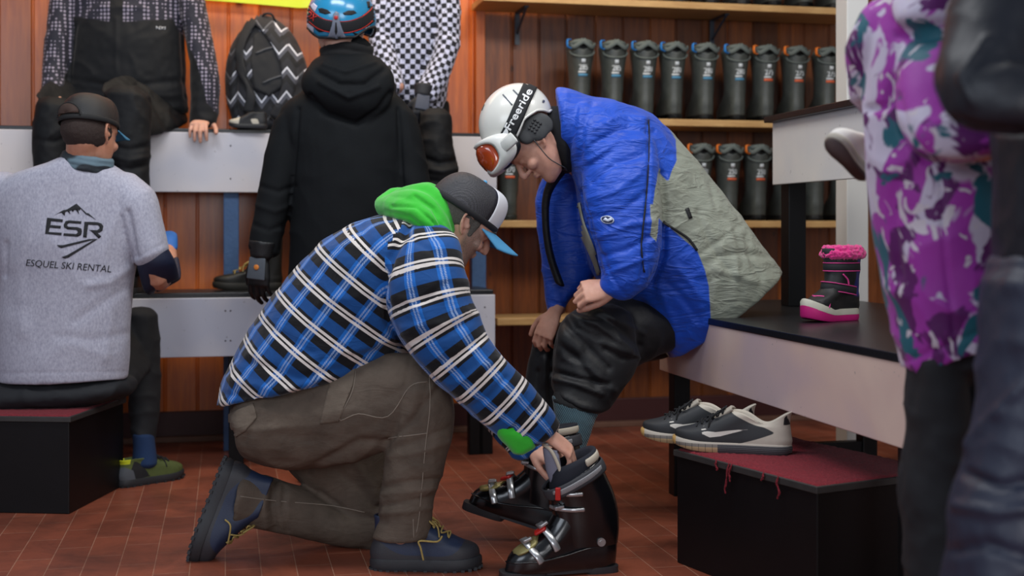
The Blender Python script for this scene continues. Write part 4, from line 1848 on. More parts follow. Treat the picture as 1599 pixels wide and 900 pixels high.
    if True:
        mb = MB()
        for s in (0,):
            mb.tube([Vector((flip * 0.010, 0.236, 0.126)), Vector((flip * 0.020, 0.216, 0.140))], (0.016, 0.006), 10, side=(1, 0, 0))
        child('flex_insert', mb, M_redpl, root, label='red instep insert')
    # gold toe insert
    mb = MB()
    rings = []
    for k in range(9):
        t = k / 8
        y = 0.228 + 0.072 * t
        zc = float(np.interp(y, [0.228, 0.25, 0.27, 0.285, 0.30], [0.119, 0.107, 0.0955, 0.0885, 0.0795])) + 0.0015
        hw = 0.031 * math.sqrt(max(0.02, 1 - (2 * t - 1) ** 2)) + 0.004
        rings.append([(flip * 0.004 + q * hw, y, zc - 0.012 * abs(q) ** 2.2) for q in [-1 + i / 5 for i in range(11)]] + [(flip * 0.004 + q * hw, y, zc - 0.006 - 0.012 * abs(q) ** 2.2) for q in [1 - i / 5 for i in range(11)]])
    mb.loft(rings)
    child('toe_insert', mb, M_gold, root, label='dull gold toe insert')
    # pivot disc
    mb = MB()
    c = Vector((flip * 0.0485, 0.062, 0.098))
    mb.tube([c - Vector((flip * 0.004, 0, 0)), c + Vector((flip * 0.0035, 0, 0))], 0.0115, 20, rounded=False)
    mb.tube([c, c + Vector((flip * 0.0055, 0, 0))], 0.006, 16, rounded=False)
    child('cuff_pivot', mb, M_buckle, root, sharp=0.6)


nbt = thing('ski_boot', 'empty black ski boot held open in the foreground, gold toe and silver buckles', 'ski boot')
nM = frame(P(963, 893, 3.56), (-0.965, -0.26, 0), (0, 0, 1))
place(nbt, nM)
ski_boot(nbt, flip=-1)

# ================================================================== B: the customer in the blue and sage jacket
B = thing('person', 'person in blue and sage ski jacket and white helmet, bent forward on the right bench', 'person', (P(1080, 500, 4.35).x, 4.35, 0))
M_skinB = skin_mat('skin_fair', '#c08d78', '#d3a08c')
HB = frame(P(838, 224, 4.14), (-0.54, -0.10, -0.84), (-0.84, 0, 0.54))
body = MB()
merge(body, in_frame(head_mb(0.98), HB))
limb(body, [HB @ Vector((0, -0.03, -0.03)), P(880, 222, 4.17), P(905, 225, 4.20)], [0.056, 0.058, 0.07])
limb(body, [P(905, 225, 4.22), P(985, 270, 4.28), P(1070, 370, 4.32), P(1110, 450, 4.36)], [0.10, 0.14, 0.15, 0.13])
limb(body, [P(930, 240, 4.20), P(965, 260, 4.13), P(990, 415, 4.09), P(960, 446, 4.02)], [0.06, 0.055, 0.045, 0.030])
limb(body, [P(920, 250, 4.36), P(890, 280, 4.46), P(868, 410, 4.48), P(872, 480, 4.38)], [0.06, 0.055, 0.045, 0.028])
limb(body, [P(1095, 470, 4.30), P(1000, 510, 4.20), P(925, 530, 4.12), P(910, 590, 4.08), P(893, 660, 4.00), P(885, 720, 3.95)], [0.06, 0.05, 0.050, 0.045, 0.042, 0.034])
limb(body, [P(1095, 480, 4.45), P(960, 530, 4.45), P(870, 545, 4.42), P(850, 630, 4.40), P(850, 720, 4.38)], [0.06, 0.05, 0.045, 0.045, 0.035])
# near hand, folded on the thigh
hb1 = hand_mb(side=-1, curls=[(50, 75, 40), (52, 80, 45), (55, 80, 45), (58, 80, 45)], spread=2, thumb=(0.35, 0.9, -0.4), k=1.06)
merge(body, in_frame(hb1, frame(P(957, 450, 4.02), (-1.0, -0.15, -0.12), (0.05, -0.75, 0.66))))
# far hand over the knee
hb2 = hand_mb(side=1, curls=[(22, 45, 30), (26, 48, 30), (28, 48, 30), (30, 50, 30)], spread=3, thumb=(0.85, 0.75, -0.15), k=1.0)
hb2M = frame(P(866, 488, 4.34), (-0.42, -0.10, -0.90), (-0.55, -0.80, 0.26))
merge(body, in_frame(hb2, hb2M))
me = fuse(body, 0.0036, 3, 0.5)
child('body', me, M_skinB, B, world=True)

# trousers
M_blacknyl = simple('black_nylon', '#0f1014', 0.55, 0.2, 8, 0.3, 60, 0.003, spec=0.35, sheen=0.05)
tr = MB()
secs(tr, [(1100, 455, 1120, 530, 4.34, .10), (1050, 460, 1060, 545, 4.30, .11), (1000, 464, 1014, 560, 4.24, .11), (950, 468, 972, 585, 4.17, .10), (912, 478, 920, 600, 4.11, .092), (890, 496, 880, 580, 4.09, .07)])
secs(tr, [(874, 505, 985, 490, 4.11, .085), (865, 540, 1000, 560, 4.10, .088), (862, 575, 978, 600, 4.08, .086), (862, 600, 955, 632, 4.06, .078), (864, 612, 946, 642, 4.04, .072)])
secs(tr, [(1080, 470, 1090, 545, 4.46, .10), (960, 490, 980, 570, 4.46, .09), (870, 505, 900, 580, 4.44, .085), (838, 535, 870, 600, 4.43, .07)])
secs(tr, [(838, 520, 905, 520, 4.43, .075), (826, 560, 892, 560, 4.42, .08), (820, 600, 880, 605, 4.41, .078), (820, 640, 872, 648, 4.40, .075)])
me = fuse(tr, 0.0065, 3)
folds(me, 0.004, (8, 8, 12), 41, amp2=0.002, s2=28)
creases(me, [([(875, 498), (905, 530), (950, 575)], 6, -0.009), ([(882, 490), (930, 505), (985, 545)], 5, 0.008), ([(900, 482), (950, 500), (1000, 540)], 5, -0.007),
             ([(868, 535), (900, 560), (930, 600)], 6, -0.008), ([(880, 560), (920, 575), (960, 610)], 5, 0.005), ([(864, 580), (900, 590), (950, 600)], 4, -0.010),
             ([(864, 592), (900, 600), (940, 615)], 4, 0.008), ([(895, 500), (930, 530), (985, 552)], 5, 0.006), ([(885, 486), (900, 510), (935, 530)], 4, -0.007),
             ([(925, 475), (960, 500), (1005, 520)], 5, 0.006), ([(945, 545), (970, 560), (995, 560)], 4, -0.006), ([(850, 560), (852, 640)], 5, 0.006), ([(840, 580), (838, 640)], 4, -0.008), ([(862, 530), (858, 600), (860, 640)], 4, -0.010)])
child('trousers', me, M_blacknyl, B, world=True)
# trouser lining and sock
mb = MB()
secs(mb, [(866, 606, 943, 632, 4.04, .060), (862, 625, 934, 646, 4.02, .050)], n=24)
child('trouser_gaiter', fuse(mb, 0.006, 2), simple('black_gaiter', '#0d0e12', 0.8), B, world=True)
M_sock = None


def sock_mat():
    t = NT('teal_grey_knit')
    v = t.obj(rot=(0, 0.5, 0))
    b = t.n('TexBrick')
    t.l(v, b.inputs['Vector'])
    b.inputs['Scale'].default_value = 1
    b.inputs['Brick Width'].default_value = 0.011
    b.inputs['Row Height'].default_value = 0.008
    n = t.noise(75, 4, v)
    w = t.n('TexWave')
    w.inputs['Scale'].default_value = 60
    w.inputs['Distortion'].default_value = 1.5
    t.l(v, w.inputs['Vector'])
    col = t.ramp(w.outputs['Fac'], [(0.3, '#2c3e47'), (0.7, '#54707c')])
    col = t.mix(t.math('MULTIPLY', n, 0.6), col, lin('#35474f'))
    return t.fin(col, 0.9, 0, 0.2, 0, 0.2, t.bump(w.outputs['Fac'], 0.6, 0.002))


mb = MB()
secs(mb, [(862, 618, 936, 642, 4.03, .054), (866, 655, 925, 668, 4.00, .047), (868, 690, 915, 700, 3.98, .042), (866, 725, 905, 728, 3.95, .04)], n=28)
me = fuse(mb, 0.004, 2)
folds(me, 0.001, (30, 30, 40), 8)
child('sock', me, sock_mat(), B, world=True)
mb = MB()
secs(mb, [(830, 640, 868, 645, 4.40, .045), (832, 690, 868, 692, 4.38, .04), (828, 740, 868, 740, 4.37, .038)], n=24)
limb(mb, [P(848, 735, 4.37), P(840, 768, 4.32), P(815, 780, 4.24)], [0.038, 0.036, 0.028])
child('sock', fuse(mb, 0.005, 2), simple('black_sock', '#15171c', 0.9), B, world=True)
# worn boot
wb = subpart('ski_boot', B, 'worn ski boot, toe tipped up, red and silver instep')
wM = frame(P(884, 846, 3.875), (-0.945, 0.19, 0.27), (0.28, 0, 0.96))
place(wb, Matrix.LocRotScale(B.location, None, None).inverted() @ wM)
ski_boot(wb, flip=-1, red=True)

# jacket
t = NT('blue_and_sage_shell')
v = t.obj()
n = t.noise(10, 4, v)
colb = t.mix(n, lin('#0b3ba6'), lin('#1654cc'))
cols = t.mix(n, lin('#7e8478'), lin('#989c8d'))
col = t.mix(t.at('sage', 1.5), colb, cols)
nb = t.bump(t.noise(30, 5, t.obj(scale=(1, 1, 1.6))), 0.4, 0.006)
nb = t.wrinkle(nb, 8, 0.9, 0.03, (0.7, 1, 2.4), (0, 0.35, 0))
nb = t.wrinkle(nb, 22, 0.2, 0.008, (0.8, 1, 2.2), (0, 0.5, 0))
nb = t.bump(t.noise(500, 2, v), 0.1, 0.0005, nb)
M_jB = t.fin(col, 0.46, 0, 0.4, 0, 0.1, nb)
jk = MB()
secs(jk, [(868, 137, 880, 240, 4.17, .10), (892, 140, 890, 262, 4.18, .125), (924, 150, 900, 292, 4.21, .19), (968, 159, 905, 335, 4.25, .235), (1016, 178, 912, 385, 4.28, .25), (1062, 222, 925, 425, 4.30, .25),
          (1105, 272, 950, 455, 4.32, .245), (1146, 325, 985, 486, 4.33, .24), (1182, 372, 1015, 520, 4.34, .235), (1206, 405, 1034, 545, 4.34, .215), (1221, 425, 1046, 560, 4.34, .19)], n=40, ends=False)
secs(jk, [(925, 190, 1012, 185, 4.16, .07), (912, 240, 1022, 225, 4.10, .085), (908, 290, 1030, 275, 4.06, .090), (918, 345, 1034, 335, 4.04, .088), (930, 390, 1032, 388, 4.03, .085), (938, 425, 1018, 438, 4.02, .072), (936, 442, 984, 468, 4.01, .045)], n=30)
secs(jk, [(880, 235, 940, 230, 4.38, .08), (848, 275, 935, 280, 4.44, .09), (836, 320, 935, 325, 4.46, .085), (842, 380, 945, 380, 4.45, .08), (846, 430, 930, 430, 4.42, .07), (852, 470, 892, 466, 4.38, .052), (856, 487, 884, 478, 4.36, .04)], n=28)
me = fuse(jk, 0.0065, 3)
co, _ = get_co(me)
sage = [(1031, 184), (1056, 218), (1056, 249), (1042, 284), (1030, 262), (1020, 318), (1028, 340), (1089, 392), (1100, 420), (1107, 447), (1110, 500), (1300, 520), (1300, 150)]
q = topx(co)
sg = sdist(q, sage)
slv = [(1016, 318), (1030, 322), (1027, 360), (1024, 378), (1016, 366)]
sg = np.maximum(sg, sdist(q, slv))
attr(me, 'sage', sg)
folds(me, 0.003, (10, 10, 12), 51, amp2=0.0018, s2=30)
creases(me, [
    ([(1012, 188), (1014, 260), (1010, 330), (1008, 390), (1000, 440)], 3, -0.006), ([(905, 300), (925, 370), (938, 428)], 4, -0.012), ([(1034, 270), (1040, 330), (1036, 400), (1018, 444)], 5, -0.014),
    ([(930, 200), (965, 182), (1010, 185)], 5, 0.007), ([(925, 225), (970, 200), (1020, 205)], 5, -0.007), ([(920, 250), (965, 222), (1010, 218)], 5, 0.007), ([(925, 285), (960, 255), (1005, 240)], 5, -0.007),
    ([(920, 310), (960, 300), (1000, 270)], 5, 0.006), ([(925, 340), (970, 330), (1010, 300)], 5, -0.006), ([(935, 370), (985, 350), (1020, 345)], 5, 0.006), ([(940, 400), (980, 390), (1015, 370)], 5, -0.008),
    ([(950, 425), (990, 410), (1018, 400)], 4, 0.006), ([(900, 165), (895, 200), (885, 245)], 5, -0.007), ([(885, 145), (880, 190), (876, 225)], 4, 0.005), ([(925, 160), (910, 200), (905, 250)], 5, -0.006),
    ([(1110, 285), (1120, 330), (1150, 350)], 5, -0.006), ([(1090, 330), (1110, 380), (1150, 440)], 5, -0.007), ([(1120, 400), (1160, 395), (1200, 400)], 5, -0.007), ([(1115, 420), (1150, 430), (1180, 440)], 5, 0.006),
    ([(1140, 360), (1150, 400), (1150, 445)], 5, 0.006), ([(1165, 370), (1175, 410), (1190, 435)], 4, -0.006), ([(1050, 250), (1085, 290), (1120, 330)], 6, 0.005), ([(1040, 440), (1070, 470), (1090, 500)], 6, -0.006),
    ([(1030, 450), (1050, 500), (1060, 535)], 6, 0.006), ([(1060, 420), (1085, 450), (1095, 480)], 6, 0.005), ([(1000, 470), (1030, 500), (1045, 540)], 5, -0.006), ([(1095, 395), (1160, 350)], 4, -0.004),
    ([(1108, 440), (1108, 485)], 3, -0.004), ([(905, 295), (925, 370), (960, 440), (985, 470)], 3, -0.004)])
tJ = bvh(me)
jo = child('jacket', me, M_jB, B, world=True)
M_trim = simple('grey_jacket_trim', '#9a9a8d', 0.6, 0.08, 30, 0.2, 200)
M_blk = simple('black_trim', '#0e0f13', 0.6, 0.1, 30, 0.1, 200)
# stand-up collar flap in front of the face, piping, placket, zips, badge
lay_strip('placket', tJ, [(893, 262), (889, 278), (891, 295), (899, 318), (906, 345), (918, 375), (930, 405), (937, 428)], [10, 16, 18, 16, 13, 10, 8], M_trim, B, 0.004, 0.003, label='grey front placket')
lay_strip('hem_trim', tJ, [(990, 474), (1006, 500), (1024, 530), (1043, 557)], [4, 7, 9, 8], M_trim, B, 0.003, 0.002, label='grey hem facing')
lay_strip('piping', tJ, [(1012, 186), (1013, 230), (1009, 300), (1004, 350), (1001, 390), (1006, 425)], 2.2, M_blk, B, 0.003, 0.002, across=2)
lay_strip('pocket_zip', tJ, [(1028, 342), (1060, 362), (1076, 374), (1088, 391)], 4.0, M_blk, B, 0.003, 0.002, across=2)
lay_strip('back_zip', tJ, [(1072, 325), (1078, 341)], 6, M_blk, B, 0.003, 0.003, across=2)
for c in ((903, 322),):
    v_, f_ = fill2d([[(c[0] + 3.2 * math.cos(a), c[1] + 3.4 * math.sin(a)) for a in [k * math.pi / 6 for k in range(12)]]], 3)
    child('snap_button', patch(tJ, v_, f_, 0.007, 0.002), M_steel, B, world=True)
ov = [(949 + 10.5 * math.cos(a), 343 + 6.3 * math.sin(a) + 1.0 * math.cos(a)) for a in [k * math.pi / 12 for k in range(24)]]
lay('badge', tJ, [ov], simple('pale_badge', '#b8c2d4', 0.6), B, 0.003, 0.001, 3)
ov2 = [(949 + 8.7 * math.cos(a), 343 + 4.7 * math.sin(a) + 1.0 * math.cos(a)) for a in [k * math.pi / 12 for k in range(24)]]
lay('badge_field', tJ, [ov2], simple('navy_badge', '#16224a', 0.6), B, 0.0042, 0.0006, 3)
lay('badge_mark', tJ, [[(942, 344), (946, 340), (950, 342), (955, 340), (957, 343), (951, 346), (946, 345)]], simple('pale_badge_mark', '#c9d2e4', 0.6), B, 0.0050, 0.0004, 3)

# open front edge of the far side of the jacket
mb = MB()
secs(mb, [(868, 250, 890, 262, 4.25, .03), (848, 300, 862, 302, 4.30, .03), (846, 345, 858, 350, 4.32, .03), (852, 395, 866, 400, 4.32, .03), (866, 440, 882, 446, 4.30, .03)], n=16)
child('jacket_lining', fuse(mb, 0.005, 2), M_blk, B, world=True, label='black lining of the open front')
# neck scarf / fleece
mb = MB()
secs(mb, [(862, 165, 868, 250, 4.17, .085), (878, 165, 884, 272, 4.18, .10)], n=24)
child('neck_fleece', fuse(mb, 0.005, 2), simple('black_fleece', '#111216', 0.95, 0.2, 30, 0.4, 300), B, world=True)

# helmet in the head frame
M_helm = simple('white_helmet_shell', '#d4d4ce', 0.28, 0.03, 10, 0.03, 40, coat=0.4)
M_hpad = simple('dark_grey_camo_padding', '#3c3e40', 0.8, 0.35, 25, 0.4, 200)
hl = subpart('helmet', B, 'white ski helmet')


def helmet_shell(M, mat, parent, k=1.0, cy=0.008, cz=0.052, rx=0.106, ry=0.128, rz=0.116, name='helmet_shell'):
    """shell cut with a high brow and covering the nape; returns the room mesh for laying things on"""
    nu, nv = 72, 30
    vs = []
    for i in range(nu):
        a = 2 * math.pi * i / nu            # 0 = front
        c, s = math.cos(a), math.sin(a)
        # lower edge: brow high, dips in front of the ear, arch over the ear, low nape
        zc = np.interp(abs((a + math.pi) % (2 * math.pi) - math.pi), [0, 0.5, 0.95, 1.25, 1.6, 2.0, 2.4, 3.15], [0.046, 0.040, 0.018, 0.022, 0.030, 0.012, -0.022, -0.030])
        zlow = (zc - cz) / rz
        t0 = math.acos(max(-0.95, min(0.95, zlow)))
        for j in range(nv + 1):
            t = t0 * (1 - j / nv) + 0.001
            x = rx * math.sin(t) * s
            y = cy + ry * math.sin(t) * c
            z = cz + rz * math.cos(t)
            vs.append(M @ Vector((x * k, y * k, z * k)))
    fs = [(i * (nv + 1) + j, ((i + 1) % nu) * (nv + 1) + j, ((i + 1) % nu) * (nv + 1) + j + 1, i * (nv + 1) + j + 1) for i in range(nu) for j in range(nv)]
    mb = MB()
    mb.add(vs, fs)
    me = new_mesh(name, mb)
    tree = bvh(me)
    o = child(name, me, mat, parent, world=True)
    s = o.modifiers.new('solid', 'SOLIDIFY')
    s.thickness = 0.010
    s.offset = 1
    return tree, vs, nv


HBh = HB @ Matrix.Translation((0, -0.032, 0.044))
tH, hv, nv = helmet_shell(HBh, M_helm, hl)
mb = MB()
mb.tube([hv[i * (nv + 1)] for i in list(range(72)) + [0]], 0.0042, 8, rounded=False)
child('rim', mb, M_helm, hl, world=True)
# ear padding
for s in (-1, 1):
    mb = MB()
    rings = []
    mb.ell((0.080 * s, -0.026, 0.030), (0.013, 0.042, 0.046))
    mb.ell((0.078 * s, -0.050, 0.020), (0.012, 0.034, 0.040))
    mb.ell((0.078 * s, 0.008, 0.040), (0.012, 0.030, 0.030))
    me = fuse(in_frame(mb, HB), 0.004, 3)
    child('ear_pad', me, M_hpad, hl, world=True)
    mb = MB()
    for i in range(4):
        for j in range(3):
            mb.ell((0.0925 * s, -0.045 + 0.011 * i, 0.028 + 0.011 * j - 0.006), (0.0025, 0.0045, 0.0045), nu=8, nv=6)
    child('ear_vents', in_frame(mb, HB), simple('perforated_rubber', '#17181b', 0.5), hl, world=True)
mb = MB()
mb.tube(spline([HB @ Vector((-0.086, 0.010, 0.01)), HB @ Vector((-0.078, 0.03, -0.055)), HB @ Vector((-0.060, 0.028, -0.09)), HB @ Vector((-0.02, 0.02, -0.118)), HB @ Vector((0.03, 0.02, -0.115)), HB @ Vector((0.085, 0.02, -0.02))], 6), (0.007, 0.0018), 8, side=(0, 1, 0))
child('chin_strap', mb, M_hpad, hl, world=True)
for a, b in (((785, 147), (800, 164)), ((801, 140), (812, 151))):
    lay_strip('vent_slot', tH, [a, b], 2.4, simple('grey_vent', '#5a626b', 0.6), hl, 0.0006, 0.0008, across=2)
lay_strip('vent_slot', tH, [(752, 172), (757, 160)], 2.4, M_blk, hl, 0.0006, 0.0008, across=2)
for c in ((848, 158), (807, 205)):
    v_, f_ = fill2d([[(c[0] + 2.2 * math.cos(a), c[1] + 2.2 * math.sin(a)) for a in [k * math.pi / 6 for k in range(12)]]], 3)
    child('rivet', patch(tH, v_, f_, 0.002, 0.002), M_steel, hl, world=True)

# goggles: strap round the helmet, frame, lens
gg = subpart('goggles', B, 'white framed ski goggles with orange lens, strap lettered Freeride')
st_line = [(779, 236), (790, 216), (803, 190), (815, 162), (826, 138), (831, 127)]
v_, f_ = strip2d(st_line, 22, 6, 6)
mbs = patch(tH, v_, f_, 0.004, 0.002)
# far half of the strap: the same band mirrored through the head
Mi = HB.inverted()
mir = HB @ Matrix.Scale(-1, 4, (1, 0, 0)) @ Mi
mb2 = MB()
mb2.v = [tuple(mir @ Vector(p)) for p in mbs.v]
mb2.f = [tuple(reversed(f)) for f in mbs.f]
mb2.m = list(mbs.m)
M_gstrap = simple('black_elastic', '#14161b', 0.75, 0.1, 60, 0.3, 300)
child('strap', mbs, M_gstrap, gg, world=True)
child('strap', mb2, M_gstrap, gg, world=True)
tst = BVHTree.FromPolygons([Vector(p) for p in mbs.v], mbs.f)
m_ = lay_text(tst, 'Freeride', (797, 204), (832, 142), 11.5, 0.0015, 0.02, 0.0, 0.0008, 4)
M_wp = simple('white_lettering', '#e2e4e6', 0.6, 0, 10, 0)
child('lettering', m_, M_wp, gg, world=True)
lay('strap_emblem', tst, [[(786, 206), (790, 200), (793, 203), (794, 208), (798, 212), (793, 213), (788, 212), (783, 214)]], M_wp, gg, 0.002, 0.0008, 3)

# goggle body sits on the brow, pushed below the rim: local frame at the helmet front
GM = HB @ Matrix.Translation((0, 0.134, 0.108)) @ Matrix.Rotation(math.radians(28), 4, 'X') @ Matrix.Scale(1.2, 4)


def gog(w, h, y, bow, n=48):
    out = []
    for i in range(n):
        a = 2 * math.pi * i / n
        c, s = math.cos(a), math.sin(a)
        x = w * math.copysign(abs(c) ** 0.6, c)
        z = h * math.copysign(abs(s) ** 0.7, s)
        if z < 0:
            z += 0.012 * math.exp(-(x / 0.018) ** 2)
        out.append(Vector((x, y - bow * (x / 0.09) ** 2, z)))
    return out


def rings_to(mb, R_, caps=False):
    mb.loft([[GM @ p for p in r] for r in R_], caps=caps)


mb = MB()
rings_to(mb, [gog(.088, .046, -0.028, .055), gog(.092, .050, -0.010, .055), gog(.091, .050, 0.008, .055), gog(.085, .045, 0.014, .054), gog(.079, .039, 0.012, .052), gog(.078, .038, 0.004, .052)])
child('goggle_frame', mb, simple('white_goggle_frame', '#d9dad6', 0.3, 0.03, 20, 0), gg, world=True)
mb = MB()
rings_to(mb, [gog(.086, .044, -0.030, .055), gog(.084, .042, -0.046, .055), gog(.078, .036, -0.046, .055)])
child('goggle_foam', mb, M_blk, gg, world=True)
mb = MB()
L0 = gog(.080, .040, 0.009, .052)
L1 = gog(.050, .026, 0.017, .050)
L2 = gog(.020, .010, 0.021, .050)
rings_to(mb, [L0, L1, L2], caps=True)
t = NT('orange_mirror_lens')
M_lens = t.fin(t.mix(t.noise(9, 3, t.obj()), lin('#8c2407'), lin('#c2521c')), 0.12, 0, 0.8, 0.6)
child('lens', mb, M_lens, gg, world=True)
for s in (-1, 1):
    mb = MB()
    e = [GM @ Vector((0.086 * s, -0.045, 0.0)), GM @ Vector((0.100 * s, -0.062, 0.002)), GM @ Vector((0.108 * s, -0.082, 0.006))]
    mb.tube(spline(e, 4), (0.020, 0.004), 8, side=GM.to_3x3() @ Vector((0, 0, 1)))
    child('outrigger', mb, simple('white_outrigger', '#d0d1cd', 0.35, 0.03, 20, 0), gg, world=True)

# ================================================================== C: worker in the grey T-shirt
def tshirt_mat():
    t = NT('heather_grey_cotton')
    v = t.obj()
    n = t.noise(160, 5, t.obj(scale=(1, 1, 0.5)), 0.7)
    col = t.ramp(n, [(0.3, '#8f90a0'), (0.7, '#b7b7c4')])
    return t.fin(col, 0.9, 0, 0.2, 0, 0.1, t.bump(t.noise(700, 2, v), 0.2, 0.0006))


C = thing('person', 'person in grey ESR T-shirt and black cap, back turned, sitting on the left step box', 'person', (P(100, 620, 4.55).x, 4.55, 0))
HC = frame(P(141, 212, 4.42), (0.36, 0.91, -0.20), (0.0, 0.2, 0.97))
body = MB()
merge(body, in_frame(head_mb(0.97), HC))
limb(body, [HC @ Vector((0, -0.03, -0.02)), P(128, 250, 4.43), P(110, 275, 4.46)], [0.058, 0.060, 0.07])
limb(body, [P(105, 290, 4.48), P(100, 400, 4.50), P(100, 560, 4.52)], [0.10, 0.11, 0.11])
limb(body, [P(190, 310, 4.47), P(240, 420, 4.47), P(252, 436, 4.60), P(262, 405, 4.76), P(262, 378, 4.88)], [0.05, 0.040, 0.036, 0.034, 0.026])
limb(body, [P(10, 310, 4.47), P(-35, 420, 4.47), P(-40, 440, 4.60), P(10, 430, 4.90)], [0.06, 0.045, 0.042, 0.030])
hc = hand_mb(side=1, k=0.95)
merge(body, in_frame(hc, frame(P(262, 378, 4.90), (-0.85, 0.5, -0.1), (0, 0.3, 0.9))))
merge(body, in_frame(hand_mb(side=-1, k=0.95), frame(P(10, 430, 4.90), (0.6, 0.7, -0.2), (0, 0.3, 0.9))))
limb(body, [P(150, 590, 4.52), P(205, 530, 4.86), P(225, 600, 4.84), P(222, 705, 4.78)], [0.05, 0.03, 0.035, 0.035])
limb(body, [P(50, 590, 4.52), P(-10, 530, 4.86), P(-20, 600, 4.84), P(-22, 705, 4.78)], [0.05, 0.03, 0.035, 0.035])
me = fuse(body, 0.0042, 2)
child('body', me, skin_mat('skin_tan', '#b47c62', '#c68f76'), C, world=True)
mb = MB()
mb.ell((0, -0.018, 0.012), (0.0785, 0.0985, 0.080), nu=32, nv=24)
mb.v = [(x, min(y, 0.035), max(z, -0.060)) for x, y, z in mb.v]
me = fuse(in_frame(mb, HC), 0.004, 1)
folds(me, 0.0008, (110, 110, 110), 4, ridge=False, amp2=0.0006, s2=260)
child('hair', me, simple('short_brown_hair', '#2d1f1a', 0.75, 0.4, 200, 0.9, 400, 0.003), C, world=True)
hatc = subpart('cap', C, 'black mesh-back cap with blue brim underside')
M_capblk = mesh_cap_mat('worn_black_cap_mesh', '#17181b', '#08080a')
M_capblk2 = simple('black_cap_cloth', '#121315', 0.8, 0.2, 40, 0.3, 300)
cap(hatc, HC @ Matrix.Translation((0, -0.002, -0.006)), 1.04, [M_capblk, M_capblk2, simple('blue_cap_brim', '#2b6f93', 0.7), M_steel, M_capblk2], brim_len=0.07)
mb = MB()
arc = [HC @ Vector((0.048 * math.cos(a), -0.128 + 0.013 * math.cos(a) ** 2, 0.040 + 0.042 * math.sin(a))) for a in [k * math.pi / 10 for k in range(11)]]
mb.tube(arc, 0.003, 8)
child('cap_opening_trim', mb, M_capblk2, hatc, world=True)
mb = MB()
vs = [HC @ Vector((0.043 * q * math.cos(a), -0.1285 + 0.012 * (q * math.cos(a)) ** 2, 0.045 + 0.034 * q * math.sin(a))) for q in (0.02, 0.5, 1) for a in [k * math.pi / 10 for k in range(11)]]
mb.add(vs, [(i * 11 + k, i * 11 + k + 1, (i + 1) * 11 + k + 1, (i + 1) * 11 + k) for i in range(2) for k in range(10)])
o_ = child('cap_opening', mb, simple('hair_in_opening', '#3a2922', 0.8, 0.4, 200, 0.8, 300), hatc, world=True)
s_ = o_.modifiers.new('solid', 'SOLIDIFY')
s_.thickness = 0.003
# trousers
M_blkcot = simple('black_cotton', '#14161b', 0.8, 0.2, 12, 0.3, 200)
tr = MB()
secs(tr, [(0, 596, 0, 645, 4.52, .14), (60, 588, 60, 640, 4.52, .15), (130, 586, 130, 636, 4.53, .15), (185, 588, 185, 622, 4.54, .12), (203, 590, 203, 615, 4.56, .08)])
secs(tr, [(125, 560, 190, 625, 4.56, .10), (175, 520, 225, 590, 4.72, .09), (196, 488, 240, 560, 4.86, .08)])
secs(tr, [(197, 490, 246, 492, 4.88, .075), (198, 540, 249, 535, 4.87, .07), (201, 600, 250, 600, 4.84, .065), (204, 650, 247, 650, 4.82, .06), (206, 684, 240, 688, 4.80, .052)])
secs(tr, [(10, 560, 70, 625, 4.56, .10), (-35, 520, 20, 590, 4.72, .09), (-50, 488, 10, 560, 4.86, .08)])
secs(tr, [(-50, 490, -2, 492, 4.88, .075), (-48, 600, -2, 600, 4.84, .065), (-42, 684, -8, 688, 4.80, .052)])
me = fuse(tr, 0.007, 3)
folds(me, 0.004, (8, 8, 14), 61)
child('trousers', me, M_blkcot, C, world=True)
mb = MB()
secs(mb, [(207, 676, 240, 680, 4.79, .045), (208, 700, 243, 702, 4.78, .042), (206, 722, 246, 724, 4.77, .045)], n=20)
child('sock', fuse(mb, 0.005, 2), simple('blue_sock', '#142f55', 0.9), C, world=True)
mb = MB()
secs(mb, [(-40, 676, -8, 680, 4.79, .045), (-40, 722, -6, 724, 4.77, .045)], n=20)
child('sock', fuse(mb, 0.005, 2), simple('blue_sock_dark', '#142f55', 0.9), C, world=True)
# shirt
sh = MB()
secs(sh, [(-2, 594, 198, 590, 4.52, .150), (-2, 560, 200, 560, 4.51, .145), (-1, 500, 202, 500, 4.50, .14), (2, 440, 208, 440, 4.49, .14), (-5, 380, 216, 380, 4.48, .145), (-22, 330, 228, 330, 4.48, .14),
          (-18, 296, 226, 298, 4.47, .125), (20, 272, 200, 272, 4.46, .11), (70, 256, 168, 254, 4.45, .09), (92, 248, 150, 246, 4.44, .07)], n=40, ends=False)
secs(sh, [(150, 300, 210, 270, 4.47, .07), (180, 335, 240, 300, 4.46, .078), (200, 375, 253, 345, 4.46, .075), (213, 412, 263, 388, 4.46, .068)])
secs(sh, [(50, 300, -10, 270, 4.47, .07), (20, 335, -40, 300, 4.46, .078), (0, 375, -53, 345, 4.46, .075), (-10, 412, -63, 388, 4.46, .068)])
me = fuse(sh, 0.0065, 2)
folds(me, 0.003, (5, 5, 4), 71, amp2=0.001, s2=18)
creases(me, [([(212, 400), (206, 360), (200, 330)], 4, -0.010), ([(200, 420), (170, 440), (140, 445)], 7, 0.005), ([(195, 450), (150, 480), (120, 500)], 8, -0.004), ([(185, 330), (160, 400), (175, 480), (165, 560)], 8, 0.004),
             ([(60, 300), (30, 400), (35, 520)], 9, 0.003), ([(200, 520), (150, 530), (90, 525)], 7, -0.003), ([(255, 380), (214, 402)], 2, -0.002), ([(4, 583), (197, 580)], 2, -0.0015), ([(8, 430), (10, 380)], 4, -0.008)])
tC = bvh(me)
child('t_shirt', me, tshirt_mat(), C, world=True)
M_ink = simple('black_print', '#1b1c20', 0.8, 0.05, 20, 0)
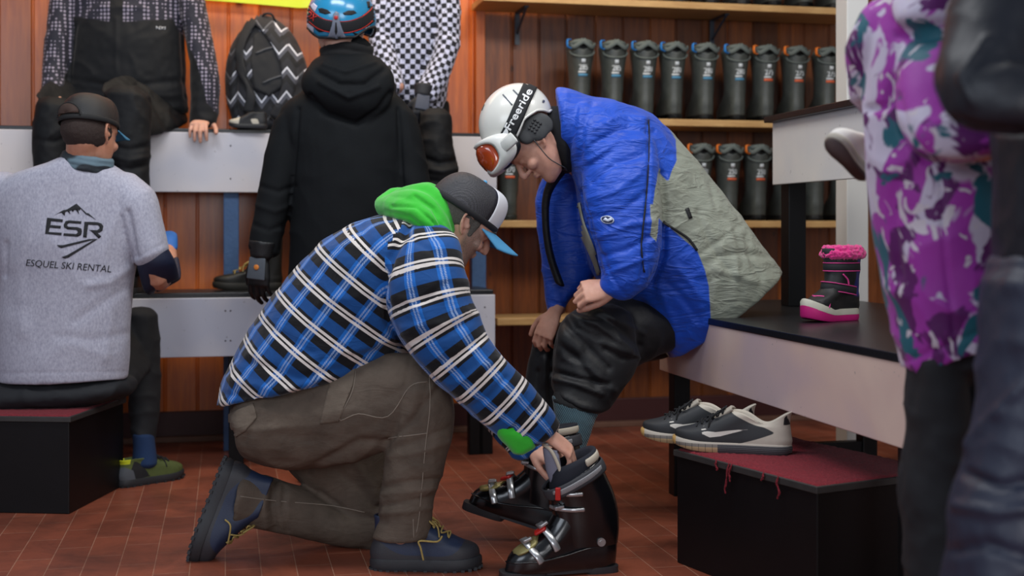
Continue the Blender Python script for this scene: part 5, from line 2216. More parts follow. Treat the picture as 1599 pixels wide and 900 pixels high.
# logo: mountain, letters, ski tracks
K = lambda x, y: (20 + x * 180 / 1157, 300 + y * 140 / 900)
lay('logo_mountain', tC, [[K(*p) for p in ((415, 232), (505, 180), (545, 172), (640, 113), (668, 140), (742, 210), (756, 207), (840, 280), (775, 240), (735, 222), (680, 165), (670, 185), (655, 172), (668, 225), (636, 180), (618, 176), (605, 198), (590, 182), (570, 190), (580, 222), (548, 190), (528, 198), (522, 238), (490, 205), (465, 208))]], M_ink, C, 0.0015, 0.0005, 5)
esr = [
    [(345, 255), (505, 272), (500, 300), (385, 290), (380, 328), (485, 337), (480, 364), (372, 355), (362, 398), (492, 406), (488, 433), (325, 417)],
    [(690, 291), (686, 317), (565, 309), (550, 318), (545, 335), (560, 345), (650, 350), (690, 365), (695, 395), (685, 430), (650, 446), (508, 436), (512, 410), (635, 418), (652, 405), (650, 388), (635, 378), (550, 372), (515, 352), (512, 325), (530, 290), (565, 281)],
    [(720, 295), (850, 300), (890, 312), (908, 340), (900, 385), (870, 405), (850, 408), (888, 442), (862, 464), (780, 385), (762, 378), (845, 380), (868, 365), (870, 345), (855, 330), (757, 325), (740, 455), (705, 450)]]
for g in esr:
    lay('logo_letter', tC, [[K(*p) for p in g]], M_ink, C, 0.0015, 0.0005, 5)
lay('logo_track', tC, [[K(*p) for p in ((850, 466), (490, 560), (465, 552), (443, 528), (505, 530), (760, 470))]], M_ink, C, 0.0015, 0.0005, 5)
lay('logo_track', tC, [[K(*p) for p in ((855, 468), (560, 655), (520, 666), (490, 650), (550, 628), (810, 478))]], M_ink, C, 0.0015, 0.0005, 5)
child('logo_wording', lay_text(tC, 'ESQUEL SKI RENTAL', K(133, 738), K(985, 803), 10.5, 0.0015, 0.0, 0.12, 0.0005, 5), M_ink, C, world=True)
# neck gaiter
mb = MB()
for k, (dz, r) in enumerate(((0, .066), (0.016, .069), (0.030, .066))):
    c = P(134, 254, 4.43) + Vector((0.004 * k, 0, dz - 0.012))
    mb.tube([c + Vector((r * 1.12 * math.cos(a), r * math.sin(a), -0.22 * r * math.cos(a) + 0.1 * r * math.sin(a))) for a in [q * math.pi / 16 for q in range(33)]], 0.013, 10, rounded=False)
me = fuse(mb, 0.004, 2)
folds(me, 0.002, (20, 20, 30), 5)
co, _ = get_co(me)
attr(me, 'light', (vnoise(co * np.array([18, 18, 40]), 3) - 0.1) * 10)
child('neck_gaiter', me, simple('patterned_neck_gaiter', '#2b3238', 0.85, 0.2, 60, 0.4, 300, masks=(('light', '#5e7480', 2.0),)), C, world=True)
# elbow sleeves
M_navy = simple('navy_stretch_sleeve', '#0d1630', 0.6, 0.15, 20, 0.2, 300)
mb = MB()
secs(mb, [(212, 396, 260, 384, 4.46, .058), (217, 425, 274, 410, 4.48, .062), (228, 458, 280, 436, 4.56, .062), (244, 456, 282, 424, 4.64, .055), (250, 432, 278, 400, 4.72, .044)], n=24)
child('elbow_sleeve', fuse(mb, 0.006, 3), M_navy, C, world=True)
mb = MB()
secs(mb, [(-14, 398, -58, 384, 4.46, .055), (-10, 440, -60, 430, 4.55, .055), (-20, 455, 8, 415, 4.75, .045)], n=24)
child('elbow_sleeve', fuse(mb, 0.006, 3), M_navy, C, world=True)
mb = MB()
secs(mb, [(250, 392, 277, 388, 4.82, .045), (244, 372, 276, 366, 4.90, .05), (240, 366, 268, 360, 4.98, .045)], n=24)
child('blue_glove', fuse(mb, 0.005, 2), simple('bright_blue_cuff', '#0f5fae', 0.6, 0.1, 30), C, world=True)
# trail shoes
M_olive = simple('olive_mesh_upper', '#4e5a2c', 0.75, 0.25, 60, 0.5, 300, masks=(('blk', '#14161a', 2.0), ('grey', '#50555c', 2.0), ('yel', '#c3cc1e', 1.5)))
TL = [(0.022, 0.004, 0.282, .047), (0.042, 0.000, 0.280, .046), (0.060, 0.004, 0.255, .043), (0.074, 0.010, 0.215, .038), (0.088, 0.010, 0.165, .034), (0.098, 0.006, 0.135, .033)]
tm = {'blk': [[(55, 25), (120, 30), (90, 75), (60, 95), (40, 60)]], 'grey': [[(-10, 20), (60, 20), (50, 60), (20, 75), (-10, 70)]], 'yel': [[(-8, 84), (40, 84), (48, 110), (-8, 110)]]}
for a, b in ((182, 285), (-60, 40)):
    A0 = Vector((*G(a, 4.68), 0))
    A1 = Vector((*G(b, 4.90), 0))
    r_ = subpart('trail_shoe', C)
    place(r_, Matrix.LocRotScale(C.location, None, None).inverted() @ frame(A0, A1 - A0, (0, 0, 1)))
    shoe(r_, 0.288, 0.048, 0.028, TL, [M_olive, M_bootsole], lug=0.004, lug_n=26, masks=tm, lace=((0.205, 0.080), (0.150, 0.100), 0.028), lace_mat=M_blkcot, n_lace=4)


M_blkny2 = simple('black_ski_nylon', '#0e0f12', 0.7, 0.2, 10, 0.3, 80, 0.003, spec=0.3)
# ================================================================== D: seated on the upper bench, patterned jacket and bib
def dots_mat():
    t = NT('dotted_grey_ski_fabric')
    v = t.obj()
    w = t.n('TexVoronoi')
    w.inputs['Scale'].default_value = 62
    w.inputs['Randomness'].default_value = 0.12
    t.l(v, w.inputs['Vector'])
    k = t.math('LESS_THAN', w.outputs['Distance'], 0.36)
    col = t.mix(k, lin('#23232f'), lin('#8f8797'))
    col = t.mix(t.at('bib', 1.5), col, lin('#0e0f12'))
    return t.fin(col, 0.7, 0, 0.3, 0, 0.1)


D = thing('person', 'person in dotted grey jacket and black bib overalls, sitting on the upper bench', 'person', (P(190, 150, 5.55).x, 5.55, 0))
HD = frame(P(200, -165, 5.52), (0.1, -0.97, -0.2), (0, 0.1, 1))
body = MB()
merge(body, in_frame(head_mb(0.97), HD))
limb(body, [HD @ Vector((0, -0.03, -0.02)), P(198, -100, 5.55), P(195, 0, 5.56), P(195, 130, 5.58)], [0.056, 0.06, 0.11, 0.11])
limb(body, [P(150, -45, 5.56), P(98, 40, 5.50), P(85, 120, 5.45), P(90, 160, 5.35)], [0.05, 0.04, 0.036, 0.03])
limb(body, [P(255, -60, 5.56), P(306, 40, 5.53), P(317, 120, 5.50), P(318, 180, 5.47)], [0.03, 0.032, 0.036, 0.028])
hd = hand_mb(curl=(35, 35, 12), side=-1, spread=7, thumb=(0.8, 0.6, -0.2), k=0.98)
merge(body, in_frame(hd, frame(P(316, 186, 5.50), (0.0, -0.86, -0.30), (0.0, -0.2, 0.9))))
merge(body, in_frame(hand_mb(side=1, k=0.95), frame(P(90, 160, 5.35), (0.3, -0.8, -0.4), (0, -0.3, 0.9))))
me = fuse(body, 0.0045, 2)
child('body', me, M_skinB, D, world=True)
mb = MB()
mb.ell((0, -0.016, 0.045), (0.083, 0.104, 0.092))
mb.v = [(x, min(y, 0.075), max(z, 0.0)) for x, y, z in mb.v]
child('hair', fuse(in_frame(mb, HD), 0.006, 2), M_blkcot, D, world=True)
jk = MB()
secs(jk, [(98, 168, 292, 172, 5.58, .13), (98, 130, 290, 135, 5.57, .145), (104, 80, 288, 80, 5.56, .145), (106, 30, 286, 30, 5.56, .14), (104, -25, 288, -25, 5.56, .13), (120, -70, 270, -70, 5.55, .11), (165, -100, 230, -100, 5.55, .07)], n=32)
secs(jk, [(105, -75, 150, -60, 5.55, .07), (86, -20, 128, -10, 5.53, .066), (76, 40, 116, 45, 5.50, .062), (70, 95, 108, 105, 5.47, .060), (67, 150, 100, 162, 5.40, .050)])
secs(jk, [(245, -60, 290, -75, 5.55, .07), (272, -10, 312, -20, 5.54, .066), (286, 45, 326, 40, 5.52, .062), (296, 100, 338, 98, 5.50, .060), (296, 150, 341, 150, 5.49, .055), (294, 190, 337, 192, 5.48, .045)])
me = fuse(jk, 0.0075, 2)
mask_px(me, 'bib', [[(116, 26), (172, 34), (194, 34), (268, 30), (284, 60), (300, 110), (318, 170), (330, 186), (312, 200), (296, 195), (292, 190), (60, 260), (95, 160), (112, 95)], [(172, -40), (192, -40), (192, 75), (172, 75)], [(284, 50), (306, 95), (322, 160), (345, 184), (345, 200), (288, 200), (282, 120)]])
folds(me, 0.004, (8, 8, 10), 81)
creases(me, [([(100, 120), (180, 135), (285, 125)], 5, -0.006), ([(110, 145), (180, 150), (280, 148)], 5, 0.006), ([(118, 40), (112, 90), (104, 150)], 4, -0.010), ([(284, 40), (286, 90), (290, 150)], 4, -0.010), ([(182, 30), (182, 110)], 3, 0.004)])
tD = bvh(me)
child('jacket', me, dots_mat(), D, world=True)
m_ = lay_text(tD, 'NXI', (243, 46), (257, 47), 5, 0.002, 0, 0, 0.0006)
child('lettering', m_, M_print, D, world=True)
tr = MB()
secs(tr, [(120, 150, 270, 150, 5.58, .13), (110, 190, 285, 190, 5.58, .13)], n=30)
secs(tr, [(228, 115, 292, 190, 5.58, .10), (196, 118, 262, 204, 5.42, .10), (165, 128, 228, 212, 5.28, .09), (160, 140, 220, 200, 5.22, .08)])
secs(tr, [(164, 145, 234, 150, 5.22, .08), (168, 195, 234, 200, 5.21, .078), (172, 245, 233, 250, 5.21, .074), (178, 290, 234, 292, 5.20, .07), (180, 340, 232, 340, 5.19, .066), (186, 415, 228, 415, 5.18, .06)])
secs(tr, [(115, 120, 165, 190, 5.56, .10), (80, 125, 130, 205, 5.40, .09), (60, 145, 112, 200, 5.24, .08)])
secs(tr, [(60, 160, 116, 165, 5.22, .075), (54, 200, 110, 205, 5.21, .075), (55, 250, 104, 255, 5.20, .07), (60, 330, 104, 330, 5.19, .066), (62, 415, 100, 415, 5.18, .06)])
me = fuse(tr, 0.007, 3)
folds(me, 0.005, (8, 8, 12), 91, amp2=0.002)
creases(me, [([(172, 225), (200, 232), (234, 226)], 4, -0.008), ([(172, 240), (200, 248), (234, 242)], 4, 0.007), ([(175, 258), (205, 262), (234, 255)], 4, -0.008), ([(56, 215), (85, 220), (110, 212)], 4, -0.007), ([(215, 130), (240, 160), (262, 200)], 5, -0.008)])
child('trousers', me, M_blkny2, D, world=True)
M_snb = simple('dark_boot_leather', '#1b1c1a', 0.5, 0.25, 20, 0.2, 150)
for px in (207, 80):
    r_ = subpart('winter_boot', D)
    q = R(wall_u(px, -0.5), -0.49, 0.692)
    place(r_, Matrix.LocRotScale(D.location, None, None).inverted() @ frame(q + Vector((0, 0.13, 0)), (-0.05, -1, 0), (0, 0, 1)))
    shoe(r_, 0.27, 0.05, 0.03, [(0.025, 0.004, 0.266, .048), (0.05, 0, 0.262, .048), (0.075, 0.004, 0.23, .045), (0.10, 0.006, 0.18, .042), (0.14, 0.006, 0.14, .042), (0.19, 0.004, 0.135, .045)], [M_snb, M_bootsole])

D.location = D.location + Vector((0.021, -0.07, -0.009))

# ================================================================== E: standing in a black jacket and blue helmet
E = thing('person', 'person standing with back turned in black hooded jacket and blue helmet', 'person', (P(540, 600, 4.75).x, 4.75, 0))
HE = frame(P(533, 62, 4.74), (0.05, 0.98, -0.12), (0, 0.12, 1))
body = MB()
merge(body, in_frame(head_mb(0.97), HE))
limb(body, [HE @ Vector((0, -0.03, -0.02)), P(540, 120, 4.75), P(542, 300, 4.76), P(542, 480, 4.77)], [0.056, 0.07, 0.12, 0.12])
limb(body, [P(475, 205, 4.75), P(435, 300, 4.74), P(410, 385, 4.72)], [0.055, 0.045, 0.032])
limb(body, [P(605, 205, 4.75), P(642, 300, 4.74), P(655, 385, 4.72)], [0.055, 0.045, 0.032])
for s, a in ((-1, (496, 500)), (1, (590, 588))):
    limb(body, [P(a[0], 480, 4.77), P(a[1], 620, 4.78), P(a[1], 735, 4.80)], [0.08, 0.06, 0.04])
me = fuse(body, 0.0055, 2)
child('body', me, M_skinA, E, world=True)
M_blkjk = simple('black_softshell', '#0d1013', 0.8, 0.2, 10, 0.25, 120, 0.002, spec=0.2)
jk = MB()
secs(jk, [(448, 520, 640, 520, 4.77, .13), (450, 440, 636, 440, 4.77, .135), (454, 340, 634, 340, 4.76, .14), (448, 250, 640, 250, 4.76, .145), (438, 200, 644, 198, 4.76, .14), (440, 168, 636, 164, 4.76, .125), (478, 138, 606, 134, 4.76, .10), (500, 110, 585, 105, 4.75, .08), (505, 70, 580, 68, 4.75, .075)], n=36)
secs(jk, [(428, 190, 490, 158, 4.76, .07), (414, 240, 478, 225, 4.75, .074), (402, 300, 462, 295, 4.74, .07), (394, 345, 446, 350, 4.73, .064), (388, 385, 436, 396, 4.72, .055)])
secs(jk, [(596, 158, 650, 182, 4.76, .07), (606, 230, 662, 230, 4.75, .074), (618, 300, 672, 296, 4.74, .07), (626, 390, 672, 385, 4.72, .058)])
secs(jk, [(488, 96, 594, 92, 4.72, .09), (474, 116, 610, 110, 4.68, .09), (474, 142, 616, 136, 4.66, .085), (500, 168, 606, 164, 4.655, .07), (532, 187, 586, 187, 4.66, .045)], n=30)
me = fuse(jk, 0.007, 2)
folds(me, 0.003, (7, 7, 8), 101, amp2=0.0015, s2=20)
creases(me, [([(484, 150), (510, 178), (556, 194), (590, 172), (610, 145)], 4, -0.012), ([(495, 112), (530, 132), (570, 132), (600, 108)], 5, -0.012), ([(500, 128), (545, 152), (590, 135)], 4, 0.008), ([(505, 100), (540, 112), (585, 98)], 3, 0.008),
             ([(466, 170), (460, 250), (452, 330), (438, 390)], 3, -0.010), ([(622, 170), (626, 250), (630, 330)], 3, -0.010), ([(405, 290), (435, 300), (460, 290)], 4, -0.006), ([(400, 320), (430, 330), (455, 320)], 4, 0.005), ([(395, 350), (420, 360), (442, 352)], 4, -0.006)])
child('jacket', me, M_blkjk, E, world=True)
tr = MB()
secs(tr, [(450, 500, 548, 500, 4.78, .11), (456, 600, 540, 600, 4.78, .09), (460, 715, 535, 715, 4.80, .075), (464, 745, 530, 745, 4.80, .07)])
secs(tr, [(540, 500, 638, 500, 4.78, .11), (548, 600, 632, 600, 4.78, .09), (552, 715, 625, 715, 4.80, .075), (556, 745, 622, 745, 4.80, .07)])
child('trousers', fuse(tr, 0.009, 2), M_blkny2, E, world=True)
for px in (498, 588):
    r_ = subpart('winter_boot', E)
    g_ = G(px, 4.70)
    place(r_, Matrix.LocRotScale(E.location, None, None).inverted() @ frame(Vector((g_[0], g_[1], 0)), (0.03, 1, 0), (0, 0, 1)))
    shoe(r_, 0.27, 0.05, 0.03, [(0.025, 0.004, 0.266, .048), (0.05, 0, 0.262, .048), (0.075, 0.004, 0.23, .045), (0.10, 0.006, 0.18, .042)], [M_snb, M_bootsole])
mb = MB()
for k in range(3):
    mb.tube([P(541, 78 + 11 * k, 4.745) + Vector((0.086 * math.cos(a), 0.080 * math.sin(a), 0.006 * math.sin(3 * a + k))) for a in [q * math.pi / 16 for q in range(33)]], 0.016, 10, rounded=False)
me = fuse(mb, 0.005, 2)
folds(me, 0.003, (14, 14, 30), 7)
child('balaclava', me, simple('black_neck_fleece', '#0b0c0f', 0.95, 0.2, 30, 0.4, 300), E, world=True)


def glove(parent, M, side, mats, name='glove', curl=(20, 25, 15), k=1.25, band=None):
    g = subpart(name, parent)
    mb = MB()
    h = hand_mb(curl=curl, side=side, spread=5, k=k)
    h.v = [(x, y, z * 1.15) for x, y, z in h.v]
    merge(mb, h)
    rr = [[(0.046 * k * math.cos(a), y * k, 0.036 * k * math.sin(a)) for a in [2 * math.pi * i / 20 for i in range(20)]] for y in (-0.055, -0.03, 0.0)]
    rr = [[(x * (0.85 + 0.1 * j), y, z * (0.85 + 0.1 * j)) for x, y, z in r_] for j, r_ in zip((2, 1, 0), rr)]
    mb.loft(rr)
    mb.v = [tuple(M @ Vector(p)) for p in mb.v]
    me = fuse(mb, 0.0055, 2)
    t_ = bvh(me)
    child('shell', me, mats[0], g, world=True)
    mb = MB()
    mb.loft([[M @ Vector((x * k, y * k, z)) for x, y in ((-.030, .0), (.030, .0), (.034, .072), (-.034, .072))] for z in (0.018 * k, 0.026 * k)])
    bevel(child('back_panel', mb, mats[1], g, world=True), 0.008, 3)
    return t_, g


M_glv = simple('black_glove_leather', '#0f1012', 0.5, 0.2, 20, 0.2, 150)
M_glvg = simple('grey_glove_back', '#4a5058', 0.7, 0.15, 30, 0.3, 200)
gm = frame(P(408, 402, 4.70), (-0.10, 0.02, -0.99), (-0.35, -0.93, 0))
tg, gl = glove(E, gm, 1, [M_glv, M_glvg], k=1.12)
mb = MB()
mb.ell(gm @ Vector((-0.002, 0.035, 0.031)), (0.011, 0.003, 0.010), gm.to_3x3() @ Matrix.Rotation(math.pi / 2, 3, 'X'))
child('emblem', mb, simple('orange_emblem', '#c9762a', 0.6), gl, world=True)
glove(E, frame(P(650, 398, 4.70), (0.05, 0.02, -0.99), (0.2, -0.93, 0)), -1, [M_glv, M_glvg], k=1.12)
# blue helmet with strap and clip
M_helb = simple('blue_helmet_shell', '#1f86b4', 0.25, 0.12, 6, 0.03, 40, coat=0.5)
he = subpart('helmet', E, 'glossy blue ski helmet with stickers')
tE, hv, nv = helmet_shell(HE @ Matrix.Translation((0, -0.01, 0.012)), M_helb, he, k=1.2)
mb = MB()
mb.tube([hv[i * (nv + 1)] for i in list(range(72)) + [0]], 0.005, 8, rounded=False)
child('rim', mb, M_blk, he, world=True)
for poly in ([(497, 13), (503, 12), (512, 15), (517, 20), (508, 22), (499, 19)], [(535, 20), (543, 16), (553, 16), (557, 20), (549, 23), (538, 23)], [(572, 2), (577, 2), (578, 12), (574, 12)], [(491, 44), (500, 45), (508, 49), (499, 50)], [(549, 49), (556, 51), (563, 53), (555, 55)]):
    lay('vent', tE, [poly], M_blk, he, 0.0012, 0.0006, 3)
for poly in ([(485, 8), (490, 4), (496, 9), (492, 18), (486, 13)], [(479, 35), (490, 38), (490, 55), (481, 48)], [(561, 61), (567, 60), (568, 67), (562, 68)], [(570, 43), (577, 40), (576, 45), (571, 46)]):
    lay('sticker', tE, [poly], simple('pale_sticker', '#c4c2d4', 0.5), he, 0.0012, 0.0005, 3)
ge = subpart('goggles', E, 'ski goggle strap, black edged red, round the blue helmet')
sl = [(477, 12), (484, 24), (500, 36), (520, 41), (545, 41), (568, 33), (583, 20), (589, 8)]
v_, f_ = strip2d(sl, 19, 5, 5)
ms = patch(tE, v_, f_, 0.003, 0.002)
child('strap', ms, M_gstrap, ge, world=True)
tes = BVHTree.FromPolygons([Vector(p) for p in ms.v], ms.f)
M_red = simple('red_strap_edge', '#c5261c', 0.6)
for off, w in ((-9.0, 1.6), (9.0, 1.1)):
    lay_strip('strap_edge', tes, [(x - (0.15 if x < 530 else -0.1) * off, y + off) for x, y in sl], w, M_red, ge, 0.001, 0.0008, 5, across=2, label='red edge')
m_ = lay_text(tes, 'OX', (477, 23), (490, 33), 9, 0.0012, 0.02, 0, 0.0006)
if m_.f:
    child('lettering', m_, M_red, ge, world=True)
lay('strap_clip', tE, [[(525, 17), (529, 20), (531, 35), (537, 52), (547, 67), (524, 65), (505, 65), (514, 54), (519, 38), (521, 22)]], simple('grey_plastic_clip', '#6f7685', 0.35, 0.1, 40), ge, 0.0065, 0.002, 4)
lay('clip_slot', tE, [[(524, 34), (526, 34), (527, 48), (525, 53), (523, 48)]], M_blk, ge, 0.0075, 0.0006, 3)
lay('clip_button', tE, [[(525 + 3 * math.cos(a), 27 + 3 * math.sin(a)) for a in [k * math.pi / 6 for k in range(12)]]], M_redpl, ge, 0.0085, 0.001, 3)


# ================================================================== F: checker jacket, seated on the upper bench
def checker_mat():
    t = NT('black_white_checker_fabric')
    uv = t.uv()
    c = t.n('TexChecker')
    t.l(uv, c.inputs['Vector'])
    c.inputs['Scale'].default_value = 46
    c.inputs['Color1'].default_value = lin('#c3c5dc')
    c.inputs['Color2'].default_value = lin('#14151c')
    nn = t.noise(95, 2, t.obj())
    col = t.mix(t.math('MULTIPLY', t.math('GREATER_THAN', nn, 0.60), 0.8), c.outputs[0], lin('#20222c'))
    return t.fin(col, 0.7, 0, 0.3, 0, 0.1)


Fp = thing('person', 'person in black and white checker jacket on the upper bench behind the blue helmet', 'person', (P(650, 150, 5.6).x, 5.6, 0))
HF = frame(P(648, -170, 5.58), (-0.2, -0.95, -0.2), (0, 0.1, 1))
body = MB()
merge(body, in_frame(head_mb(0.97), HF))
limb(body, [HF @ Vector((0, -0.03, -0.02)), P(647, -100, 5.62), P(645, 0, 5.64), P(645, 150, 5.66)], [0.056, 0.06, 0.10, 0.10])
limb(body, [P(695, -50, 5.60), P(700, 70, 5.56), P(668, 135, 5.46)], [0.05, 0.04, 0.03])
limb(body, [P(600, -50, 5.60), P(595, 70, 5.56), P(620, 135, 5.46)], [0.05, 0.04, 0.03])
child('body', fuse(body, 0.0055, 2), M_skinB, Fp, world=True)
mb = MB()
mb.ell((0, -0.016, 0.045), (0.083, 0.104, 0.092))
mb.v = [(x, min(y, 0.075), max(z, 0.0)) for x, y, z in mb.v]
child('hair', fuse(in_frame(mb, HF), 0.006, 2), M_blkcot, Fp, world=True)
jk = MB()
CHF = []
secs(jk, [(592, 186, 692, 190, 5.66, .13), (588, 130, 700, 130, 5.65, .14), (584, 60, 706, 60, 5.64, .14), (582, 0, 706, 0, 5.64, .13), (590, -60, 704, -60, 5.63, .11), (622, -95, 672, -95, 5.62, .07)], n=32, chain=CHF)
secs(jk, [(668, -75, 708, -65, 5.61, .065), (676, -10, 717, -10, 5.58, .064), (680, 45, 720, 42, 5.56, .062), (674, 85, 716, 80, 5.53, .06), (660, 118, 700, 124, 5.49, .055), (646, 142, 682, 158, 5.45, .048)], chain=CHF)
secs(jk, [(628, -75, 588, -65, 5.61, .065), (618, -10, 578, -10, 5.58, .064), (616, 60, 576, 60, 5.56, .06), (630, 130, 600, 150, 5.47, .05)], chain=CHF)
me = fuse(jk, 0.0075, 2)
cloth_uv(me, CHF)
folds(me, 0.004, (8, 8, 9), 111)
creases(me, [([(672, -20), (676, 40), (672, 80), (655, 115)], 4, -0.012)])
child('jacket', me, checker_mat(), Fp, world=True)
tr = MB()
secs(tr, [(600, 160, 700, 160, 5.68, .11), (596, 196, 704, 196, 5.68, .10)], n=28)
secs(tr, [(654, 160, 700, 200, 5.64, .09), (655, 165, 702, 215, 5.48, .085), (655, 175, 706, 225, 5.36, .078)])
secs(tr, [(656, 180, 706, 180, 5.34, .075), (656, 225, 706, 225, 5.32, .075), (658, 262, 716, 268, 5.31, .074), (660, 290, 714, 292, 5.30, .07), (664, 340, 704, 340, 5.28, .062), (668, 420, 704, 420, 5.26, .056)])
secs(tr, [(598, 160, 640, 200, 5.64, .09), (594, 165, 640, 215, 5.48, .085), (594, 180, 640, 220, 5.34, .075), (596, 300, 640, 300, 5.29, .07), (600, 420, 638, 420, 5.26, .056)])
me = fuse(tr, 0.007, 3)
folds(me, 0.005, (8, 8, 14), 121)
creases(me, [([(658, 245), (685, 255), (714, 250)], 4, -0.010), ([(660, 262), (690, 268), (716, 262)], 4, 0.008), ([(662, 280), (690, 284), (714, 278)], 4, -0.009)])
child('trousers', me, M_blkny2, Fp, world=True)
for px in (688, 619):
    r_ = subpart('winter_boot', Fp)
    q = R(wall_u(px, -0.5), -0.38, 0.692)
    place(r_, Matrix.LocRotScale(Fp.location, None, None).inverted() @ frame(q, (-0.05, -1, 0), (0, 0, 1)))
    shoe(r_, 0.27, 0.05, 0.03, [(0.025, 0.004, 0.266, .048), (0.05, 0, 0.262, .048), (0.075, 0.004, 0.23, .045), (0.10, 0.006, 0.18, .042), (0.14, 0.006, 0.14, .042), (0.18, 0.004, 0.135, .045)], [M_snb, M_bootsole])
gm = frame(P(660, 150, 5.42), (-0.10, -0.25, -0.95), (0.25, -0.93, 0.2))
glove(Fp, gm, 1, [simple('black_purple_glove', '#15151c', 0.6, 0.3, 20), simple('slate_glove_back', '#3d4252', 0.6, 0.2, 20)], k=0.92)
glove(Fp, frame(P(606, 150, 5.42), (0.10, -0.25, -0.95), (-0.25, -0.93, 0.2)), -1, [M_glv, M_glvg], k=0.92)

# ================================================================== G: splatter-print jacket in the foreground
def splat_mat():
    t = NT('splatter_print_shell')
    v = t.obj()
    def band(sc, dist, th, soft, off):
        mp = t.n('Mapping')
        mp.inputs['Location'].default_value = off
        t.l(v, mp.inputs[0])
        n = t.noise(sc, 3, mp.outputs[0], 0.55, dist)
        return t.math('MULTIPLY', t.math('SUBTRACT', n, th), soft, clamp=True)
    col = lin('#cbc2d6')
    m1 = band(7.5, 0.8, 0.465, 40, (0, 0, 0))
    col = t.mix(m1, col, lin('#a034a4'))
    m2 = band(9, 1.0, 0.55, 40, (3, 1, 2))
    col = t.mix(m2, col, lin('#5a1160'))
    m3 = band(6.5, 1.2, 0.56, 40, (7, 4, 9))
    col = t.mix(m3, col, lin('#1c6070'))
    m4 = band(13, 1.5, 0.615, 40, (1, 9, 5))
    col = t.mix(m4, col, lin('#d0c6cf'))
    m5 = band(6, 0.5, 0.66, 30, (5, 5, 5))
    col = t.mix(m5, col, lin('#b05cb4'))
    return t.fin(col, 0.6, 0, 0.4, 0, 0.1, t.bump(t.noise(40, 4, v), 0.3, 0.004))


Gp = thing('person', 'person in purple, teal and white splatter-print ski jacket and black trousers, right foreground', 'person', (P(1470, 900, 2.35).x, 2.35, 0))
HG = frame(P(1478, -190, 2.38), (0.1, 0.98, -0.15), (0, 0.1, 1))
body = MB()
merge(body, in_frame(head_mb(0.92), HG))
limb(body, [HG @ Vector((0, -0.03, -0.02)), P(1475, -60, 2.38), P(1470, 120, 2.38), P(1470, 420, 2.38)], [0.05, 0.055, 0.08, 0.08])
limb(body, [P(1520, 60, 2.35), P(1450, 190, 2.24), P(1540, 225, 2.17), P(1590, 200, 2.16)], [0.04, 0.035, 0.03, 0.025])
limb(body, [P(1420, 60, 2.45), P(1362, 120, 2.44), P(1375, 165, 2.50), P(1392, 206, 2.60)], [0.04, 0.035, 0.028, 0.024])
hg = hand_mb(side=1, curl=(60, 75, 45), k=0.75)
merge(body, in_frame(hg, frame(P(1392, 208, 2.60), (-0.62, 0.25, -0.72), (-0.4, 0.8, 0.1))))
merge(body, in_frame(hand_mb(side=-1, curl=(30, 40, 30), k=0.82), frame(P(1590, 200, 2.16), (0.9, 0.1, 0.1), (0, -0.6, 0.8))))
child('body', fuse(body, 0.005, 2), M_skinB, Gp, world=True)
mb = MB()
mb.ell((0, -0.02, 0.04), (0.083, 0.104, 0.092))
mb.tube([(0, -0.07, 0.0), (0.0, -0.09, -0.08), (0.01, -0.085, -0.15)], [0.055, 0.05, 0.03], 14)
mb.v = [(x, min(y, 0.070), z) for x, y, z in mb.v]
child('hair', fuse(in_frame(mb, HG), 0.006, 2), simple('brown_long_hair', '#3c261c', 0.6, 0.3, 90, 0.6, 200), Gp, world=True)
jk = MB()
secs(jk, [(1412, 578, 1560, 512, 2.38, .125), (1396, 500, 1570, 480, 2.38, .13), (1376, 400, 1582, 400, 2.38, .13), (1358, 300, 1590, 310, 2.38, .13), (1352, 210, 1596, 220, 2.38, .135), (1354, 120, 1594, 130, 2.38, .14),
          (1360, 50, 1588, 50, 2.38, .13), (1385, -10, 1565, -20, 2.38, .10), (1430, -45, 1520, -50, 2.38, .07)], n=36, ends=False)
secs(jk, [(1345, 20, 1430, 10, 2.42, .07), (1328, 60, 1410, 60, 2.42, .065), (1322, 100, 1395, 110, 2.44, .058), (1330, 145, 1385, 160, 2.47, .048), (1345, 172, 1384, 190, 2.52, .038)])
secs(jk, [(1440, 30, 1560, 20, 2.32, .07), (1405, 90, 1545, 80, 2.26, .075), (1396, 150, 1525, 150, 2.22, .075), (1405, 205, 1520, 185, 2.19, .068), (1440, 245, 1540, 180, 2.17, .060), (1500, 252, 1560, 182, 2.16, .055), (1560, 240, 1580, 175, 2.15, .048)])
secs(jk, [(1395, 5, 1500, -20, 2.30, .07), (1400, 30, 1510, 30, 2.27, .06), (1425, 50, 1500, 55, 2.28, .05)])
me = fuse(jk, 0.006, 3)
folds(me, 0.005, (9, 9, 8), 131, amp2=0.002, s2=22)
creases(me, [([(1400, 150), (1410, 205), (1445, 250), (1510, 262), (1570, 245)], 6, -0.012), ([(1356, 170), (1384, 165), (1396, 120)], 5, -0.012), ([(1405, 430), (1395, 350), (1400, 280)], 6, -0.006), ([(1470, 280), (1475, 400), (1490, 520)], 4, -0.005),
             ([(1412, 565), (1480, 538), (1560, 505)], 3, -0.004), ([(1400, 55), (1440, 62), (1500, 50)], 5, -0.008)])
child('jacket', me, splat_mat(), Gp, world=True)
tr = MB()
secs(tr, [(1412, 520, 1552, 500, 2.38, .10), (1418, 575, 1545, 560, 2.38, .10)], n=28)
secs(tr, [(1420, 560, 1500, 545, 2.36, .085), (1418, 640, 1506, 630, 2.36, .08), (1412, 720, 1500, 720, 2.36, .075), (1408, 770, 1495, 775, 2.36, .075), (1415, 860, 1490, 860, 2.36, .07), (1420, 1000, 1490, 1000, 2.36, .07), (1418, 1120, 1492, 1120, 2.36, .07)])
